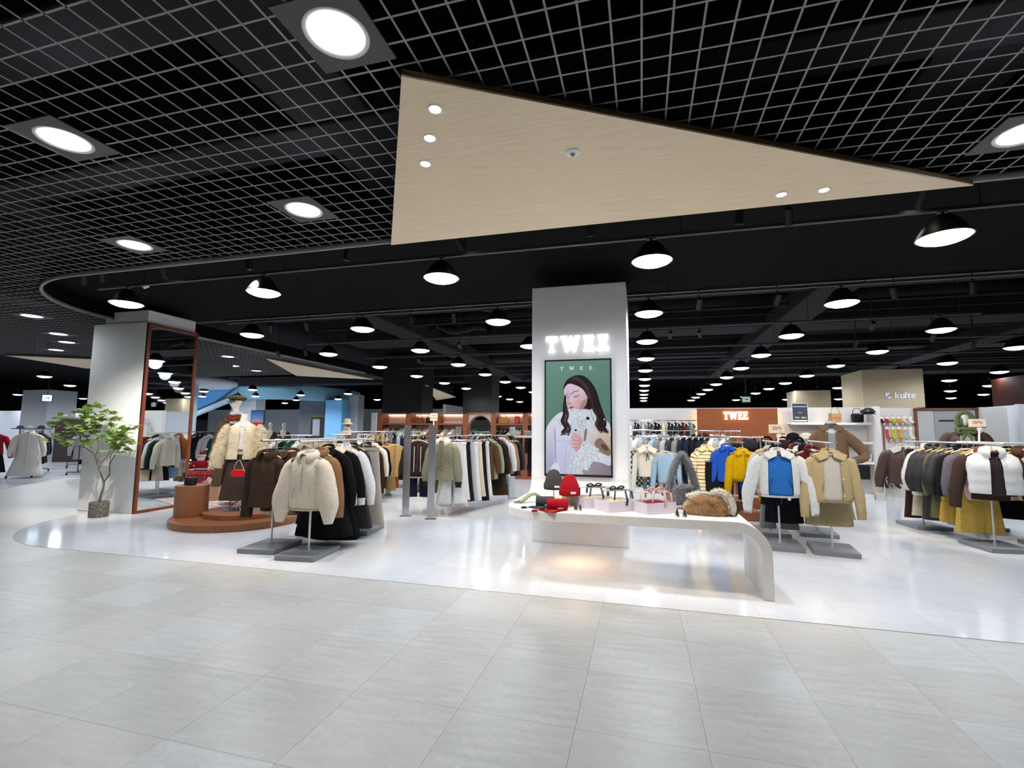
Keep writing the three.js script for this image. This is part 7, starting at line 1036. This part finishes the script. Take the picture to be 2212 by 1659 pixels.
  // seen left of the capped mannequin
  rackFrame('black rack with the green dress beyond the mirror edge', [-13.4, -12.0], [-11.6, -12.6], 1.42, 'black'); rail({ from: [-13.3, -12.0], to: [-11.7, -12.6], y: 1.42, turn: 0.6, hanger: 'white', group: 'garments beyond the mirror edge', where: 'on the black rack beyond the mirror edge', items: [['jacket', 'black', { len: 0.8 }], ['shirt', 'light grey'], ['blouse', 'green', { label: 'dark green camisole over a white top, beyond the mirror edge', c: 0x14463a, inner: 0xe8e8e4, open: 0.4 }], ['shirt', 'white'], ['coat', 'charcoal'], ['coat', 'red'], ['coat', 'navy']] });
  col('column_008', 'pale column behind the far white wall shop', -27.5, -16.5, 1.7, 1.2, 3.3, grey); col('column_009', 'pale column close behind the left pillar', -19.6, -16.3, 1.2, 1.2, 3.6, M(0x9fb0bd, 0.7));
  part('wall', [box(9, 2.5, 0.2, -33, 1.25, -19.5)], M(0xd3d9e2, 0.6), structure('wall_side_shop', 'white lit back wall of the shop across the aisle'));
  { const wl = thing('unseen_wall_lamp', 'unseen long lamp placed to light the white wall of the far shop', 'lamp', [-31.5, 2.62, -19.0]); part('housing', box(3, 0.06, 0.1), M(0x303033, 0.5), wl); part('tube', box(2.9, 0.012, 0.06, 0, -0.035, 0), glow(0xf4f8ff, 3, 'lamp_glow'), wl); const l = new THREE.RectAreaLight(0xf4f8ff, 12, 2.9, 0.06); l.position.set(0, -0.045, 0); l.rotation.set(-Math.PI / 2, 0, 0); l.name = 'unseen_lamp_light'; wl.add(l); }  // unseen lamp, placed to brighten the white wall below it
  const cb = thing('dark_cabinet', 'long dark display cabinet with a green rim behind the tree', 'cabinet', [-24.2, 0, -16.8], 0.5); part('body', rbox(3.6, 1.95, 0.6, 0.01, 0, 0.98, 0, 1), M(0x322720, 0.6), cb); part('rim', box(3.62, 0.08, 0.62, 0, 1.97, 0), M(0x4f6a2e, 0.6), cb); part('shelf', box(3.4, 0.03, 0.62, 0, 1.5, 0.02), M(0x4a3a2e, 0.6), cb);
  const cz = thing('round_canopy', 'grey round ceiling canopy behind the left pillar', 'canopy', [-20.5, 3.5, -17]); part('disc', lathe([[0.001, 0], [2.3, 0], [2.5, 0.12], [2.5, 0.3], [1.9, 0.5], [0.001, 0.5]], 48), M(0xaab2b8, 0.6), cz);
  const ex = thing('exit_sign', 'hanging blue-white exit sign with an arrow over the side aisle', 'sign', [-23.5, 2.62, -14], 0.9); part('case', rbox(0.34, 0.3, 0.08, 0.02, 0, 0.13, 0, 1), M(0x1d3a52, 0.5), ex); part('panel', box(0.28, 0.24, 0.006, 0, 0.13, 0.042), glow(0xbfeaff, 1.4, 'sign_glow'), ex); part('arrow', extrude([[-0.07, -0.015], [0.02, -0.015], [0.02, -0.045], [0.08, 0], [0.02, 0.045], [0.02, 0.015], [-0.07, 0.015]], 0.003).translate(0, 0.13, 0.046), M(0x1c6f9a, 0.5), ex); part('rod', bar([0, 0.28, 0], [0, 2.5, 0], 0.01), darkSteel, ex);
  const ex2 = thing('exit_sign', 'small dark arrow sign hung over the wooden TWEE board', 'sign', [3.2, 2.5, -16.5]); part('case', rbox(0.26, 0.2, 0.05, 0.01, 0, 0.1, 0, 1), M(0x27402f, 0.5), ex2); part('panel', box(0.22, 0.16, 0.004, 0, 0.1, 0.027), M(0xb9cdbf, 0.6), ex2); part('arrow', extrude([[-0.05, -0.012], [0.01, -0.012], [0.01, -0.035], [0.06, 0], [0.01, 0.035], [0.01, 0.012], [-0.05, 0.012]], 0.003).translate(0, 0.1, 0.03), M(0x1f3a2a, 0.5), ex2); part('rod', bar([0, 0.2, 0], [0, 2.62, 0], 0.008), darkSteel, ex2);
  // caps on the neighbouring rack top
  [[-22.4, 0x3a3a40, 'dark'], [-21.9, 0x8b8d92, 'grey'], [-21.3, 0x1c1c1e, 'black']].forEach(([x, c, n], i) => { const t = thing('baseball_cap', `${n} cap on the shelf over the ivory coat across the aisle`, 'hat', [x, 1.52, -12.6], 0.8); part('crown', new THREE.SphereGeometry(0.11, 18, 10, 0, 6.3, 0, 1.6), cotton(c), t); part('peak', loft([0, 1].map((k) => Array.from({ length: 11 }, (_, q) => { const a = Math.PI * (0.1 + 0.8 * q / 10), rd = 0.1 + k * 0.09; return [rd * Math.cos(a), 0.01 - k * 0.015, rd * Math.sin(a)]; })), { closed: false }), cotton(c), t); });
  { const s = thing('cap_shelf', 'narrow dark shelf carrying caps above the rack across the aisle', 'shelf', [-21.8, 1.5, -12.6], 0); part('board', rbox(1.7, 0.03, 0.3, 0.004, 0, 0, 0, 1), M(0x2a2a2e, 0.5), s); for (const x of [-0.6, 0.6]) part('leg', bar([x, -1.5, 0], [x, 0, 0], 0.014), M(0x1a1a1b, 0.5), s); }
}
// ---------------------------------------------------------------- Christmas corner behind the pedestal
{
  seed(909);
  const t = thing('gift_table', 'low table under a red tartan cloth behind the drum pedestal', 'table', [-10.2, 0.004, -9.6], 0.5);
  part('core', rbox(1.25, 0.5, 0.7, 0.02, 0, 0.25, 0, 1), M(0x9c8a7c, 0.7), t); const rings = []; for (const [y, k] of [[0.52, 0.2], [0.525, 0.9], [0.51, 1], [0.3, 1.05], [0.05, 1.1]]) rings.push(ellipseRing(0, y, 0, 0.66 * k, 0.4 * k, 40, 6, (a) => (y < 0.4 ? 0.03 * Math.sin(a * 14) : 0))); part('tartan_cloth', loft(rings), M(0xffffff, 0.9, { map: texTartan }), t);
  const doll = thing('plush_doll', 'round plush doll in a red hat and coat with white trim', 'toy', [-10.55, 0.53, -9.6], 0.5); part('body', new THREE.SphereGeometry(0.14, 20, 14).scale(1, 1.05, 0.9).translate(0, 0.13, 0), wool(0xb3202a), doll); part('head', new THREE.SphereGeometry(0.09, 18, 14).translate(0, 0.31, 0), wool(0xe8c9b0), doll); part('beard', roughen(new THREE.SphereGeometry(0.08, 16, 12).scale(1, 0.8, 0.7).translate(0, 0.27, 0.045), 0.006, 40), fur(0xf2efe8), doll); part('hat', new THREE.ConeGeometry(0.085, 0.2, 18).rotateZ(-0.5).translate(0.05, 0.43, 0), wool(0xb3202a), doll); part('pompom', new THREE.SphereGeometry(0.03, 12, 10).translate(0.1, 0.51, 0), fur(0xf5f2ec), doll); for (const y of [0.03, 0.36]) part('fur_trim', tube(Array.from({ length: 14 }, (_, i) => [(y < 0.1 ? 0.12 : 0.085) * Math.cos(i / 7 * Math.PI), y, (y < 0.1 ? 0.11 : 0.085) * Math.sin(i / 7 * Math.PI)]), 0.022, 40, 7, true), fur(0xf5f2ec), doll); for (const s of [-1, 1]) part('arm', loft(path([[s * 0.1, 0.2, 0.02], [s * 0.17, 0.14, 0.05], [s * 0.15, 0.08, 0.1]], [0.04, 0.04, 0.03], 10), { capB: true }), wool(0xb3202a), doll);
  const fir = thing('small_fir_tree', 'small dark green fir with glowing warm baubles by the plush doll', 'tree', [-10.95, 0.53, -9.55]); for (const [y, r, h] of [[0.16, 0.2, 0.26], [0.3, 0.15, 0.24], [0.43, 0.1, 0.2]]) part('branch_tier', roughen(new THREE.ConeGeometry(r, h, 22, 5).translate(0, y, 0), 0.016, 26), fur(0x2c4a2c), fir); part('trunk', cyl(0.025, 0.03, 0.08, 0, 0.04, 0, 10), M(0x5a4030, 0.8), fir); for (let i = 0; i < 9; i++) { const y = rr(0.08, 0.45), r = 0.2 * (1 - y / 0.56) + 0.015, a = i * 2.4; part('bauble_light', new THREE.SphereGeometry(0.016, 10, 8).translate(r * Math.cos(a), y, r * Math.sin(a)), glow(0xffd89a, 2.5, 'fairy_light'), fir); }
  const gb = thing('wrapped_gift', 'tan wrapped gift with a pale bow before the tartan table', 'gift', [-9.0, 0.004, -8.5], 0.4); part('box', rbox(0.3, 0.42, 0.26, 0.008, 0, 0.21, 0, 1), M(0xa88464, 0.6), gb); part('ribbon', [box(0.31, 0.43, 0.03, 0, 0.213, 0), box(0.03, 0.43, 0.27, 0, 0.213, 0)], M(0xd8c2ac, 0.5), gb); for (const s of [-1, 1]) part('bow_loop', tube([[0, 0.43, 0], [s * 0.07, 0.49, 0.01], [s * 0.1, 0.45, 0], [0, 0.43, 0]], 0.014, 20, 6), M(0xe8dccb, 0.5), gb);
  const lb = thing('pink_step', 'pale pink low block behind the wooden plinth', 'plinth', [-8.9, 0.004, -9.3], 0.6); part('block', rbox(1.0, 0.3, 0.8, 0.01, 0, 0.15, 0, 1), M(0xe4d0c4, 0.6), lb); part('top_board', rbox(1.02, 0.02, 0.82, 0.006, 0, 0.311, 0, 1), M(0xeadcd2, 0.6), lb);
  const rg = thing('patterned_rug', 'pink and cream patterned rug behind the plinth', 'rug', [-8.3, 0.004, -8.4], 0.4); part('pile', rbox(1.3, 0.016, 0.9, 0.007, 0, 0.009, 0, 1), M(0xffffff, 1, { map: texRug, bumpMap: bumpFur, bumpScale: 0.003 }), rg);
}
renderer.render(scene, camera);
